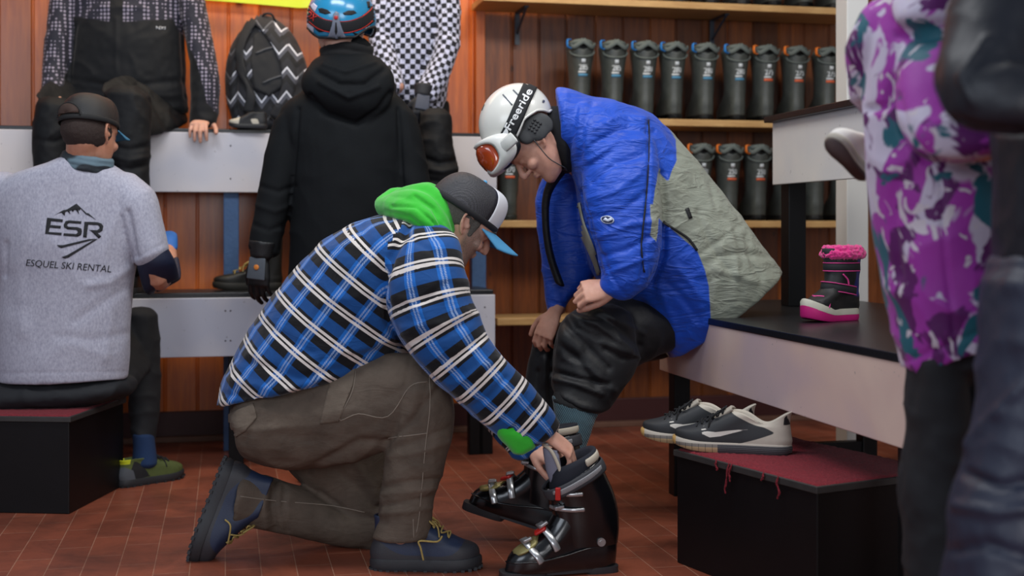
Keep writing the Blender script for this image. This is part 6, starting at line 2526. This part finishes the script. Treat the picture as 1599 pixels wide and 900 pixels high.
secs(tr, [(1470, 560, 1548, 545, 2.42, .085), (1475, 640, 1545, 630, 2.42, .08), (1475, 760, 1540, 760, 2.42, .075), (1478, 900, 1538, 900, 2.42, .07), (1478, 1100, 1540, 1100, 2.42, .07)])
me = fuse(tr, 0.007, 2)
folds(me, 0.005, (8, 8, 14), 141, amp2=0.002)
child('trousers', me, M_blkcot, Gp, world=True)
for px, d in ((1456, 2.33), (1510, 2.40)):
    r_ = subpart('winter_boot', Gp)
    g_ = G(px, d)
    place(r_, Matrix.LocRotScale(Gp.location, None, None).inverted() @ frame(Vector((g_[0], g_[1] - 0.05, 0)), (0.03, 1, 0), (0, 0, 1)))
    shoe(r_, 0.25, 0.045, 0.03, [(0.025, 0.004, 0.246, .043), (0.05, 0, 0.242, .043), (0.075, 0.004, 0.21, .042), (0.11, 0.006, 0.16, .040)], [M_snb, M_bootsole])

# ================================================================== H: dark figure at the right edge
Hp = thing('person', 'person in dark navy jacket and grey-blue trousers, cut off by the right edge', 'person', (P(1640, 900, 1.95).x, 1.95, 0))
HH = frame(P(1660, -330, 1.98), (0.1, 0.98, -0.1), (0, 0.1, 1))
body = MB()
merge(body, in_frame(head_mb(0.97), HH))
limb(body, [HH @ Vector((0, -0.03, -0.02)), P(1660, -190, 1.98), P(1665, 50, 1.98), P(1665, 380, 1.98)], [0.056, 0.06, 0.08, 0.08])
limb(body, [P(1570, -60, 1.92), P(1530, 110, 1.83), P(1640, 165, 1.75), P(1700, 170, 1.74)], [0.04, 0.035, 0.034, 0.028])
merge(body, in_frame(hand_mb(side=-1, curl=(30, 40, 30)), frame(P(1700, 170, 1.74), (0.9, -0.1, 0.1), (0, -0.5, 0.8))))
limb(body, [P(1745, -40, 1.98), P(1785, 20, 1.98), P(1802, 130, 1.97), P(1790, 330, 1.93)], [0.03, 0.035, 0.035, 0.028])
merge(body, in_frame(hand_mb(side=-1, curl=(20, 25, 15)), frame(P(1790, 335, 1.93), (0, -0.1, -1), (0.9, -0.2, 0))))
child('body', fuse(body, 0.006, 2), M_skinA, Hp, world=True)
mb = MB()
mb.ell((0, -0.018, 0.042), (0.083, 0.104, 0.092))
mb.v = [(x, min(y, 0.070), max(z, -0.02)) for x, y, z in mb.v]
child('hair', fuse(in_frame(mb, HH), 0.006, 2), M_blkcot, Hp, world=True)
M_navyjk = simple('dark_navy_softshell', '#0b0f1a', 0.5, 0.25, 8, 0.25, 120, 0.002)
jk = MB()
secs(jk, [(1556, 436, 1790, 436, 1.98, .14), (1562, 330, 1792, 330, 1.98, .145), (1560, 200, 1790, 200, 1.98, .15), (1540, 60, 1800, 60, 1.98, .15), (1540, -60, 1795, -60, 1.98, .14), (1590, -150, 1740, -150, 1.98, .10), (1630, -180, 1700, -180, 1.98, .08)], n=34)
secs(jk, [(1525, -120, 1640, -100, 1.93, .075), (1500, -40, 1625, -20, 1.88, .078), (1480, 45, 1612, 50, 1.84, .078), (1464, 100, 1600, 110, 1.81, .075), (1470, 150, 1600, 90, 1.79, .070), (1500, 192, 1610, 95, 1.77, .064), (1560, 206, 1635, 110, 1.75, .058), (1640, 205, 1660, 130, 1.74, .05)], n=28)
secs(jk, [(1730, -100, 1800, -120, 1.98, .07), (1750, 0, 1835, 0, 1.98, .07), (1765, 130, 1838, 130, 1.97, .065), (1760, 300, 1822, 300, 1.94, .052)])
me = fuse(jk, 0.007, 2)
folds(me, 0.004, (7, 7, 8), 151, amp2=0.0015)
creases(me, [([(1480, 185), (1530, 200), (1599, 205)], 5, -0.012), ([(1540, 60), (1500, 120), (1520, 160)], 6, 0.006)])
child('jacket', me, M_navyjk, Hp, world=True)
tr = MB()
secs(tr, [(1553, 410, 1792, 410, 1.98, .13), (1548, 470, 1795, 470, 1.98, .13)], n=30)
secs(tr, [(1548, 440, 1670, 440, 1.96, .11), (1542, 520, 1665, 530, 1.95, .11), (1532, 620, 1655, 640, 1.94, .10), (1512, 720, 1645, 740, 1.93, .10), (1490, 800, 1640, 820, 1.92, .10), (1478, 900, 1635, 900, 1.92, .10), (1480, 1050, 1630, 1050, 1.92, .10), (1490, 1290, 1625, 1290, 1.92, .095)])
secs(tr, [(1670, 440, 1795, 440, 2.0, .11), (1675, 640, 1795, 640, 2.0, .10), (1680, 1000, 1795, 1000, 2.0, .10), (1685, 1290, 1795, 1290, 2.0, .095)])
me = fuse(tr, 0.007, 2)
folds(me, 0.006, (7, 7, 13), 161, amp2=0.002)
creases(me, [([(1510, 740), (1560, 760), (1630, 750)], 7, -0.012), ([(1495, 790), (1560, 800), (1630, 790)], 8, 0.010), ([(1485, 860), (1540, 850), (1600, 870)], 8, -0.010), ([(1500, 700), (1560, 640), (1599, 600)], 8, 0.006)])
child('trousers', me, simple('grey_blue_ski_trousers', '#23283a', 0.5, 0.2, 8, 0.25, 90, 0.003), Hp, world=True)
for px, d in ((1560, 1.88), (1735, 1.96)):
    r_ = subpart('winter_boot', Hp)
    g_ = G(px, d)
    place(r_, Matrix.LocRotScale(Hp.location, None, None).inverted() @ frame(Vector((g_[0], g_[1] - 0.05, 0)), (0.03, 1, 0), (0, 0, 1)))
    shoe(r_, 0.28, 0.05, 0.03, [(0.025, 0.004, 0.276, .048), (0.05, 0, 0.272, .048), (0.075, 0.004, 0.24, .045), (0.11, 0.006, 0.18, .042)], [M_snb, M_bootsole])

# ================================================================== sneakers on the right step box
dark = [(42, 60), (95, 84), (150, 104), (178, 118), (215, 118), (255, 96), (360, 70), (360, 12), (300, 20), (200, 22), (150, 24), (95, 40)]
sw = [(103, 70), (140, 61), (178, 50), (205, 42), (228, 41), (243, 49), (248, 60), (242, 71), (234, 72), (236, 62), (226, 56), (208, 56), (170, 62)]
M_snk = simple('worn_white_sneaker_leather', '#b8b0a2', 0.6, 0.12, 30, 0.2, 200, masks=(('dark', '#25272a', 1.5), ('logo', '#d6d2c8', 1.2), ('tab', '#15161a', 1.2)))


def sneak_sole():
    t = NT('striped_sneaker_sole')
    c = t.n('TexCoord')
    s = t.n('SeparateXYZ')
    t.l(c.outputs['Object'], s.inputs[0])
    z = s.outputs[2]
    y = s.outputs[1]
    col = lin('#3a3a3c')
    # pale upper line, grooved dark heel block, gum toe
    line = t.math('GREATER_THAN', z, 0.023)
    groove = t.math('GREATER_THAN', t.math('SINE', t.math('MULTIPLY', z, 1250)), 0.3)
    col = t.mix(groove, lin('#2b2c2f'), lin('#5a5b5e'))
    front = t.math('GREATER_THAN', y, 0.20)
    cuts = t.math('GREATER_THAN', t.math('SINE', t.math('MULTIPLY', y, 330)), 0.985)
    fcol = t.mix(t.math('GREATER_THAN', z, 0.014), lin('#b39a74'), lin('#77716a'))
    fcol = t.mix(cuts, fcol, lin('#1c1c1e'))
    col = t.mix(front, col, fcol)
    col = t.mix(line, col, lin('#b5ada0'))
    col = t.mix(t.math('GREATER_THAN', y, 0.322), col, lin('#c09a5c'))
    return t.fin(col, 0.6)


M_snks = sneak_sole()
M_blklace = simple('black_laces', '#0e0f12', 0.85, 0.2, 80, 0.4, 400)
SNK = [(0.020, 0.004, 0.330, .049), (0.036, 0.000, 0.332, .050), (0.050, 0.002, 0.322, .049), (0.066, 0.004, 0.282, .046), (0.080, 0.006, 0.250, .043), (0.092, 0.006, 0.222, .040), (0.104, 0.004, 0.195, .037), (0.113, 0.000, 0.172, .035)]


def sneaker(label, heel, toe, z):
    r = thing('sneaker', label, 'sneaker')
    place(r, frame(Vector((heel[0], heel[1], z)), (toe[0] - heel[0], toe[1] - heel[1], 0), (0, 0, 1)))
    up = shoe(r, 0.338, 0.050, 0.028, SNK, [M_snk, M_snks], masks={'dark': [dark], 'logo': [sw], 'tab': [[(6, 82), (14, 112), (20, 112), (22, 82)]]}, lace=((0.262, 0.074), (0.190, 0.112), 0.030), lace_mat=M_blklace, n_lace=6, spring=0.016)
    # lower the collar behind the ankle
    me = up.data
    co, _ = get_co(me)
    y, zz = co[:, 1], co[:, 2]
    f = np.clip((zz - 0.075) / 0.04, 0, 1)
    co[:, 2] -= f * 0.034 * np.exp(-((y - 0.075) / 0.042) ** 2)
    co[:, 2] += f * 0.005 * np.exp(-((y - 0.0) / 0.018) ** 2)
    set_co(me, co)
    mb = MB()
    pts = cr([(0.262, 0.070), (0.225, 0.090), (0.192, 0.112), (0.172, 0.126)], 4)
    rr = []
    for yy, z_ in pts:
        rr.append([(q * 0.024, yy - 0.006 * q * q, z_ - 0.004 * q * q) for q in [-1 + i / 5 for i in range(11)]] + [(q * 0.024, yy - 0.006 - 0.006 * q * q, z_ - 0.006 - 0.004 * q * q) for q in [1 - i / 5 for i in range(11)]])
    mb.loft(rr)
    child('tongue', mb, simple('sneaker_tongue', '#a39b8e', 0.7, 0.1, 40), r)
    return r


sneaker('worn black and white sneaker nearer the room, whole side logo showing', (0.775, 3.535), (0.465, 3.645), 0.326)
sneaker('worn black and white sneaker behind its pair, toe jutting left', (0.705, 3.690), (0.395, 3.775), 0.326)

# ================================================================== pink-trimmed child's snow boot
sb = thing('snow_boot', 'child\'s black snow boot with pink fur collar and pink sole on the right bench', 'boot')
hb = Vector((*G(1338, 4.06), 0.661))
place(sb, frame(hb, (-0.86, -0.52, 0), (0, 0, 1)))
M_pink = simple('magenta_rubber', '#c01a72', 0.5, 0.1, 30)
M_sbup = simple('black_boot_nylon', '#101114', 0.55, 0.25, 60, 0.3, 200, masks=(('blue', '#1e2170', 8.0),))
zs_ = lambda y: 0.012 * max(0, (y / 0.22 - 0.6) / 0.4) ** 2
mb = MB()
mb.loft([foot_ring(0.003, 0.228, 0.040, 0, zf=lambda y: zs_(y)), foot_ring(0.0, 0.232, 0.043, 0, zf=lambda y: 0.006 + zs_(y)), foot_ring(0.0, 0.232, 0.043, 0, zf=lambda y: 0.020 + 0.016 * max(0, (y - 0.13) / 0.1) + zs_(y))])
child('sole', mb, M_pink, sb, sharp=0.8)
mb = MB()
mb.loft([foot_ring(0.0, 0.231, 0.0435, 0, zf=lambda y: 0.019 + 0.016 * max(0, (y - 0.13) / 0.1) + zs_(y)), foot_ring(0.0, 0.231, 0.0440, 0, zf=lambda y: 0.026 + 0.024 * max(0, (y - 0.13) / 0.1) + zs_(y)), foot_ring(0.003, 0.226, 0.041, 0, zf=lambda y: 0.038 + 0.022 * max(0, (y - 0.13) / 0.1) + zs_(y))])
child('sole_rim', mb, simple('cream_sole_rim', '#bcb9aa', 0.6), sb, sharp=0.8)
mb = MB()
rows = cr([(0.030, 0.002, 0.224, .040), (0.055, 0.0, 0.218, .041), (0.075, 0.002, 0.190, .040), (0.092, 0.004, 0.155, .038), (0.115, 0.002, 0.135, .038), (0.150, 0.0, 0.128, .040), (0.185, -0.002, 0.126, .043), (0.205, -0.004, 0.126, .044)], 4)
rings = []
for z, a, b, w in rows:
    f = min(1, max(0, (z - 0.08) / 0.05))
    r1 = foot_ring(a, b, w, z, 40, zf=lambda y, z=z: z + zs_(y) * (1 if z < 0.06 else 0))
    r2 = [((w) * math.sin(2 * math.pi * i / 40), (a + b) / 2 - (b - a) / 2 * math.cos(2 * math.pi * i / 40), z) for i in range(40)]
    rings.append([tuple(np.array(p) * (1 - f) + np.array(q_) * f) for p, q_ in zip(r1, r2)])
mb.loft(rings)
me = new_mesh('upper', mb)
mask_yz(me, 'blue', [[(-10, 70), (45, 78), (38, 200), (-10, 200)]])
folds(me, 0.0015, (30, 30, 50), 12)
child('upper', me, M_sbup, sb)
mb = MB()
nf = 60
for ring_r, zc, th in ((1.0, 0.208, 0.016), (0.92, 0.222, 0.013)):
    mb.tube([(0.044 * ring_r * math.sin(a), 0.061 - 0.064 * ring_r * math.cos(a), zc) for a in [2 * math.pi * i / nf for i in range(nf + 1)]], th, 10, rounded=False)
me = fuse(mb, 0.003, 0)
folds(me, 0.004, (150, 150, 150), 3, ridge=False, amp2=0.003, s2=330)
child('fur_collar', me, simple('pink_faux_fur', '#e02d86', 0.95, 0.2, 200, 0.8, 500, 0.003, sheen=0.4), sb, smooth=True)
mb = MB()
rr = []
for z_, y_ in cr([(0.165, 0.128), (0.19, 0.134), (0.213, 0.141), (0.226, 0.139)], 3):
    rr.append([(q * 0.026, y_ - 0.014 * q * q, z_) for q in [-1 + i / 5 for i in range(11)]] + [(q * 0.026, y_ - 0.008 - 0.014 * q * q, z_) for q in [1 - i / 5 for i in range(11)]])
mb.loft(rr)
bevel(child('front_tab', mb, simple('black_tab_cloth', '#1d2024', 0.7, 0.2, 60), sb), 0.003)
M_pinkl = simple('pink_piping', '#cf3c86', 0.6)


def band_(z0, dip, dy, name):
    nonlocal_rows = rows
    def pt(a, z, o):
        zi = np.interp(z, [r[0] for r in nonlocal_rows], range(len(nonlocal_rows)))
        k = int(min(len(nonlocal_rows) - 1, round(zi)))
        _, A_, B_, W_ = nonlocal_rows[k]
        return Vector(((W_ + o) * math.sin(a), (A_ + B_) / 2 - ((B_ - A_) / 2 + o) * math.cos(a), z))
    g = subpart(name, sb)
    arc = [math.pi * 0.35 + math.pi * 1.3 * i / 30 for i in range(31)]
    P_ = [pt(a, z0 + dip * math.cos(a * 1.0) , 0.004) for a in arc]
    mb = MB()
    mb.tube(P_, (0.0125, 0.003), 8, side=(0, 0, 1))
    child('band', mb, M_gstrap, g)
    for s in (-1, 1):
        mb = MB()
        mb.tube([p + Vector((0.002 * math.sin(a), -0.002 * math.cos(a), s * 0.0125)) for p, a in zip(P_, arc)], 0.0016, 6)
        child('piping', mb, M_pinkl, g)


band_(0.168, 0.0, 0, 'upper_strap')
band_(0.098, -0.012, 0, 'lower_strap')
for pts in ([(-0.040, 0.10, 0.145), (-0.043, 0.085, 0.13), (-0.043, 0.08, 0.115)], [(0.0, 0.185, 0.078), (-0.022, 0.170, 0.078), (-0.036, 0.155, 0.068), (-0.040, 0.16, 0.045)], [(0.0, 0.185, 0.078), (0.022, 0.17, 0.078), (0.036, 0.155, 0.066)]):
    mb = MB()
    mb.tube(spline(pts, 4), 0.0028, 6)
    child('pink_trim', mb, M_pinkl, sb)

# ================================================================== child's white shoe seen from below
ws = thing('shoe', 'small white shoe, dark sole showing, beside the splatter-print jacket', 'shoe')
wy = Vector((-0.60, -0.15, 0.62)).normalized()
wz = Vector((0.60, 0.38, 0.62))
place(ws, frame(P(1352, 284, 2.60), wy, wz))
shoe(ws, 0.125, 0.031, 0.014, [(0.010, 0.002, 0.124, .029), (0.028, 0.0, 0.122, .030), (0.042, 0.002, 0.112, .029), (0.056, 0.004, 0.090, .027), (0.070, 0.004, 0.070, .025)], [simple('white_shoe_cloth', '#e0dcd6', 0.7, 0.05, 20, 0.2, 200), simple('cream_shoe_rim', '#aaa497', 0.7)], spring=0.004)
mb = MB()
mb.loft([foot_ring(0.006, 0.120, 0.0265, -0.0012), foot_ring(0.006, 0.120, 0.0265, 0.001)])
child('outsole', mb, simple('brown_outsole', '#4b3c3b', 0.7, 0.2, 60, 0.4, 120), ws, label='dark brown outsole')

# ================================================================== backpack and shoe on the upper bench
def zig_mat():
    t = NT('zigzag_backpack_fabric')
    v = t.obj()
    s = t.n('SeparateXYZ')
    t.l(v, s.inputs[0])
    x, z = s.outputs[0], s.outputs[2]
    tri = t.math('ABSOLUTE', t.math('SUBTRACT', t.math('FRACT', t.math('MULTIPLY', x, 14.0)), 0.5))
    f = t.math('FRACT', t.math('ADD', t.math('MULTIPLY', z, 9.5), t.math('MULTIPLY', tri, 0.9)))
    col = t.ramp(f, [(0, '#17181c'), (0.30, '#4b4d57'), (0.52, '#c9ccd6'), (0.62, '#23242a')], True)
    n = t.noise(5, 2, v)
    col = t.mix(t.math('MULTIPLY', t.math('GREATER_THAN', n, 0.56), 0.85), col, lin('#1a1b20'))
    return t.fin(col, 0.7, 0, 0.3, 0, 0.1, t.bump(t.noise(60, 3, v), 0.3, 0.002))


M_zig = zig_mat()
bk = thing('backpack', 'black, grey and white zigzag-patterned backpack leaning on the wall', 'backpack', (P(415, 205, 5.6).x, 5.6, 1.373))
mb = MB()
secs(mb, [(366, 196, 474, 198, 5.60, .085), (354, 150, 480, 155, 5.61, .10), (352, 110, 480, 112, 5.62, .10), (362, 70, 468, 74, 5.63, .09), (384, 42, 450, 46, 5.64, .07), (398, 32, 436, 34, 5.65, .05)], n=32, ex=2.4)
me = fuse(mb, 0.006, 3)
folds(me, 0.004, (9, 9, 8), 171)
creases(me, [([(370, 95), (366, 150), (372, 190)], 4, -0.010), ([(385, 120), (400, 150), (395, 190)], 4, -0.008)])
tB = bvh(me)
child('pack_body', me, M_zig, bk, world=True)
lay('back_padding', tB, [[(397, 56), (418, 44), (432, 52), (440, 90), (443, 135), (420, 150), (398, 140), (392, 95)]], M_blkcot, bk, 0.006, 0.006, 6)
for nm, ln, w in (('shoulder_strap', [(402, 30), (420, 46), (440, 80), (450, 115), (446, 150), (430, 185)], 20), ('shoulder_strap', [(398, 34), (386, 52), (376, 80), (380, 112), (392, 140), (388, 175)], 12)):
    v_, f_ = strip2d(ln, w, 5, 5)
    m_ = patch(tB, v_, f_, 0.016, 0.010)
    child(nm, m_, M_zig if w > 15 else M_blkcot, bk, world=True)
for ln in ([(400, 84), (420, 76), (434, 74)], [(410, 130), (430, 122), (444, 118)]):
    lay_strip('webbing', tB, ln, 3, M_steel if False else simple('grey_webbing_strap', '#3c3f45', 0.7), bk, 0.010, 0.002, across=2)
mb = MB()
mb.tube(spline([P(408, 34, 5.6), P(412, 22, 5.58), P(424, 22, 5.58), P(430, 34, 5.6)], 5), 0.005, 8)
child('grab_loop', mb, M_blkcot, bk, world=True)

ss = thing('shoe', 'small black and cream shoe in front of the zigzag backpack', 'shoe')
q0_ = P(418, 205, 5.44)
q0_.z = 1.373
place(ss, frame(q0_, (-1, -0.05, 0), (0, 0, 1)))
shoe(ss, 0.165, 0.036, 0.018, [(0.014, 0.002, 0.163, .034), (0.030, 0.0, 0.160, .034), (0.042, 0.002, 0.135, .032), (0.055, 0.004, 0.10, .029), (0.066, 0.004, 0.085, .027)],
     [simple('black_cream_shoe', '#17181c', 0.6, 0.2, 40, 0.2, 200, masks=(('cream', '#b6b0a2', 2.0),)), simple('dark_shoe_sole', '#1f2024', 0.6)], masks={'cream': [[(118, 10), (175, 10), (175, 70), (112, 50)], [(40, 40), (70, 40), (60, 16), (30, 16)]]})

lb = thing('winter_boot', 'dark winter boot lying behind the grey glove on the lower left bench', 'boot')
q1_ = R(wall_u(442, -0.46), -0.45, 0.692)
place(lb, frame(q1_, (-CA, -SA, 0), (0, 0, 1)))
shoe(lb, 0.29, 0.05, 0.03, [(0.025, 0.004, 0.286, .048), (0.045, 0, 0.28, .048), (0.062, 0.002, 0.24, .045), (0.082, 0.004, 0.16, .043), (0.12, 0.004, 0.125, .043), (0.17, 0.002, 0.12, .045), (0.215, 0.0, 0.12, .047)],
     [simple('olive_black_boot_leather', '#1c1b17', 0.5, 0.3, 20, 0.3, 120), simple('boot_sole_with_tan_welt', '#2a2822', 0.6)], lace=((0.20, 0.075), (0.13, 0.12), 0.03), lace_mat=M_lace, n_lace=4)


# ================================================================== rental boots on the shelves
def boot_mat():
    t = NT('dark_rental_boot_leather')
    v = t.obj()
    n = t.noise(25, 4, v)
    col = t.mix(n, lin('#333634'), lin('#50544f'))
    return t.fin(col, 0.42, 0, 0.4, 0, 0, t.bump(n, 0.15, 0.003))


M_rb = boot_mat()
M_rbl = simple('grey_green_boot_liner', '#59615d', 0.7, 0.2, 30, 0.3, 200)
M_rbs = simple('black_boot_sole', '#121314', 0.6)
M_lw = simple('white_size_print', '#c9ced0', 0.6, 0, 10, 0)
M_lb = simple('blue_size_bar', '#4a86a8', 0.6, 0, 10, 0)
M_lo = simple('orange_size_bar', '#d0603a', 0.6, 0, 10, 0)
M_tb = simple('blue_pull_tab', '#1f78c4', 0.6, 0.05, 30)
M_to = simple('orange_pull_tab', '#d9701f', 0.6, 0.05, 30)


def rental_boot(size, blue):
    r = thing('snowboard_boot', 'x', 'snowboard boot')
    mb = MB()
    mb.loft([foot_ring(0.004, 0.256, 0.049, 0.0), foot_ring(0.0, 0.262, 0.051, 0.005), foot_ring(0.0, 0.262, 0.051, 0.020), foot_ring(0.003, 0.257, 0.048, 0.026)])
    child('sole', mb, M_rbs, r, sharp=0.7)
    rows = cr([(0.024, 0.003, 0.258, .048), (0.05, 0.000, 0.254, .049), (0.075, -0.002, 0.225, .048), (0.10, 0.0, 0.185, .046), (0.13, 0.002, 0.158, .045), (0.18, 0.0, 0.150, .046), (0.23, -0.006, 0.150, .051), (0.27, -0.010, 0.152, .057), (0.300, -0.012, 0.155, .062)], 3)
    nn = 36
    rings = []
    for z, a, b, w in rows:
        f = min(1, max(0, (z - 0.07) / 0.06))
        r1 = foot_ring(a, b, w, z, nn)
        r2 = [(w * math.sin(2 * math.pi * i / nn), (a + b) / 2 - (b - a) / 2 * math.cos(2 * math.pi * i / nn), z + max(0, z - 0.24) * 0.35 * (abs(math.sin(2 * math.pi * i / nn)) - 0.3)) for i in range(nn)]
        rings.append([tuple(np.array(p) * (1 - f) + np.array(q_) * f) for p, q_ in zip(r1, r2)])
    top = rings[-1]
    c = (0, 0.07)
    rings.append([(x * 0.94, c[1] + (y - c[1]) * 0.94, z + 0.003) for x, y, z in top])
    rings.append([(x * 0.86, c[1] + (y - c[1]) * 0.86, z - 0.002) for x, y, z in top])
    rings.append([(x * 0.84, c[1] + (y - c[1]) * 0.84, z - 0.05) for x, y, z in top])
    mb.loft(rings)
    child('shell', mb, M_rb, r)
    # liner: padded ring that rises at the back, dark hollow
    mb = MB()
    m = 30
    ring = [Vector((0.047 * math.sin(a), 0.066 - 0.060 * math.cos(a), 0.318 + 0.014 * math.cos(a))) for a in [2 * math.pi * i / m for i in range(m + 1)]]
    mb.tube(ring, 0.013, 10, rounded=False)
    me = fuse(mb, 0.005, 1)
    child('liner', me, M_rbl, r)
    mb = MB()
    mb.ell((0, 0.060, 0.300), (0.042, 0.050, 0.045), nu=18, nv=10)
    child('tongue', mb, M_rbs, r)
    # crossed cuff flaps at the back of the collar
    for s in (-1, 1):
        mb = MB()
        pts = [Vector((s * 0.056, 0.02, 0.322)), Vector((s * 0.040, -0.008, 0.306)), Vector((s * 0.014, -0.018, 0.322)), Vector((-s * 0.010, -0.016, 0.336))]
        mb.tube(spline(pts, 4), (0.010, 0.004), 8, side=(0, 0, 1))
        child('collar_flap', mb, M_rbl, r)
    mb = MB()
    e = [Vector((0.052 * math.cos(a), -0.013 + 0.03 * (math.cos(a)) ** 2, 0.262 - 0.026 * math.sin(a) + 0.028)) for a in [math.pi * i / 16 for i in range(17)]]
    mb.tube(e, 0.0035, 8)
    child('collar_seam', mb, M_rbl, r)
    mb = MB()
    mb.tube(spline([Vector((-0.052, 0.000, 0.338)), Vector((-0.066, -0.004, 0.336)), Vector((-0.066, -0.004, 0.308)), Vector((-0.052, 0.000, 0.300))], 4), (0.009, 0.0025), 8, side=(0, 1, 0))
    child('pull_tab', mb, M_tb if blue else M_to, r, label='blue pull tab' if blue else 'orange pull tab')

    def back_y(x, z):
        a = np.interp(z, [q_[0] for q_ in rows], [q_[1] for q_ in rows])
        b = np.interp(z, [q_[0] for q_ in rows], [q_[2] for q_ in rows])
        w = np.interp(z, [q_[0] for q_ in rows], [q_[3] for q_ in rows])
        return (a + b) / 2 - (b - a) / 2 * math.sqrt(max(0, 1 - (x / w) ** 2)) - 0.0015

    def plate(nm, x0, x1, z0, z1, mat):
        mb = MB()
        n_ = 8
        vs = []
        for i in range(n_ + 1):
            x = x0 + (x1 - x0) * i / n_
            vs += [(x, back_y(x, z0), z0), (x, back_y(x, z1), z1)]
        mb.add(vs, [(2 * i, 2 * i + 2, 2 * i + 3, 2 * i + 1) for i in range(n_)])
        o = child(nm, mb, mat, r)
        s = o.modifiers.new('solid', 'SOLIDIFY')
        s.thickness = 0.001
    plate('size_square', -0.006, 0.011, 0.238, 0.255, M_lw)
    plate('size_line', -0.019, 0.014, 0.194, 0.202, M_lw)
    plate('size_bar', -0.019, 0.023, 0.180, 0.191, M_lb if blue else M_lo)
    v, f = text2d(size, 0.02)
    mb = MB()
    mb.add([(-0.016 + a * 0.038, back_y(-0.016 + a * 0.038, 0.215) - 0.0005, 0.208 + b * 0.025) for a, b in v], f)
    child('size_number', mb, M_lw, r)
    return r


protos = {}
rank = {}


def put_boot(px, z, size, blue, shelfname, pos, first_v=-0.292):
    key = (size, blue)
    u = wall_u(px, first_v)
    loc = R(u, first_v, z)
    lab = 'black boot with %s tab, %s, %s shelf' % ('blue' if blue else 'orange', pos, shelfname)
    if key not in protos:
        protos[key] = rental_boot(size, blue)
        r = protos[key]
        r.location = loc
        r.rotation_euler = (0, 0, AL * 0.6)
        r['label'] = lab
    else:
        r = copy_tree(protos[key], loc, AL * 0.6, lab)
    r.scale = (1.08, 1.0, 1.05)
    r['group'] = 'rental boots standing on the %s shelf' % shelfname
    return r


ORD = ['first', 'second', 'third', 'fourth', 'fifth', 'sixth', 'seventh', 'eighth', 'ninth', 'tenth', 'eleventh']
for i, (px, sz, bl) in enumerate([(912, '285', 1), (964, '285', 1), (1013, '280', 1), (1058, '280', 1), (1107, '280', 1), (1157, '280', 1), (1202, '275', 0), (1250, '275', 0), (1299, '275', 0)]):
    put_boot(px - 2, SHELF_Z[1], sz, bl, 'second', ORD[i] + ' from the left of nine')
for i, px in enumerate([916, 965, 1016, 1066, 1115, 1164, 1213, 1262, 1310]):
    put_boot(px, SHELF_Z[0], '290', 1, 'top', ORD[i] + ' from the left of nine')
for i, (px, sz, pos) in enumerate([(796, '270', 'at the left end by the helmet'), (1098, '250', 'half hidden by the sage jacket back'), (1143, '250', 'second from the jacket back'), (1188, '250', 'left of the white bench board'),
                              (1233, '245', 'just behind the black post'), (1278, '245', 'second right of the black post'), (1323, '245', 'next to the white column')]):
    put_boot(px, SHELF_Z[2], sz, 0, 'third', pos)

# screws on the bench boards
M_screw = simple('dark_screw_head', '#4a4650', 0.5)
for o_, vv, pxs in ((lo, -0.683, (352, 360, 757)), (hi, -0.363, (360, 700))):
    zz_ = (0.62, 0.50) if o_ is lo else (1.30, 1.16)
    for px in pxs:
        for z in zz_:
            u = wall_u(px, vv)
            mb = MB()
            mb.tube([R(u, vv - 0.0015, z), R(u, vv + 0.004, z)], 0.0035, 10, rounded=False)
            child('screw', mb, M_screw, o_, world=True)
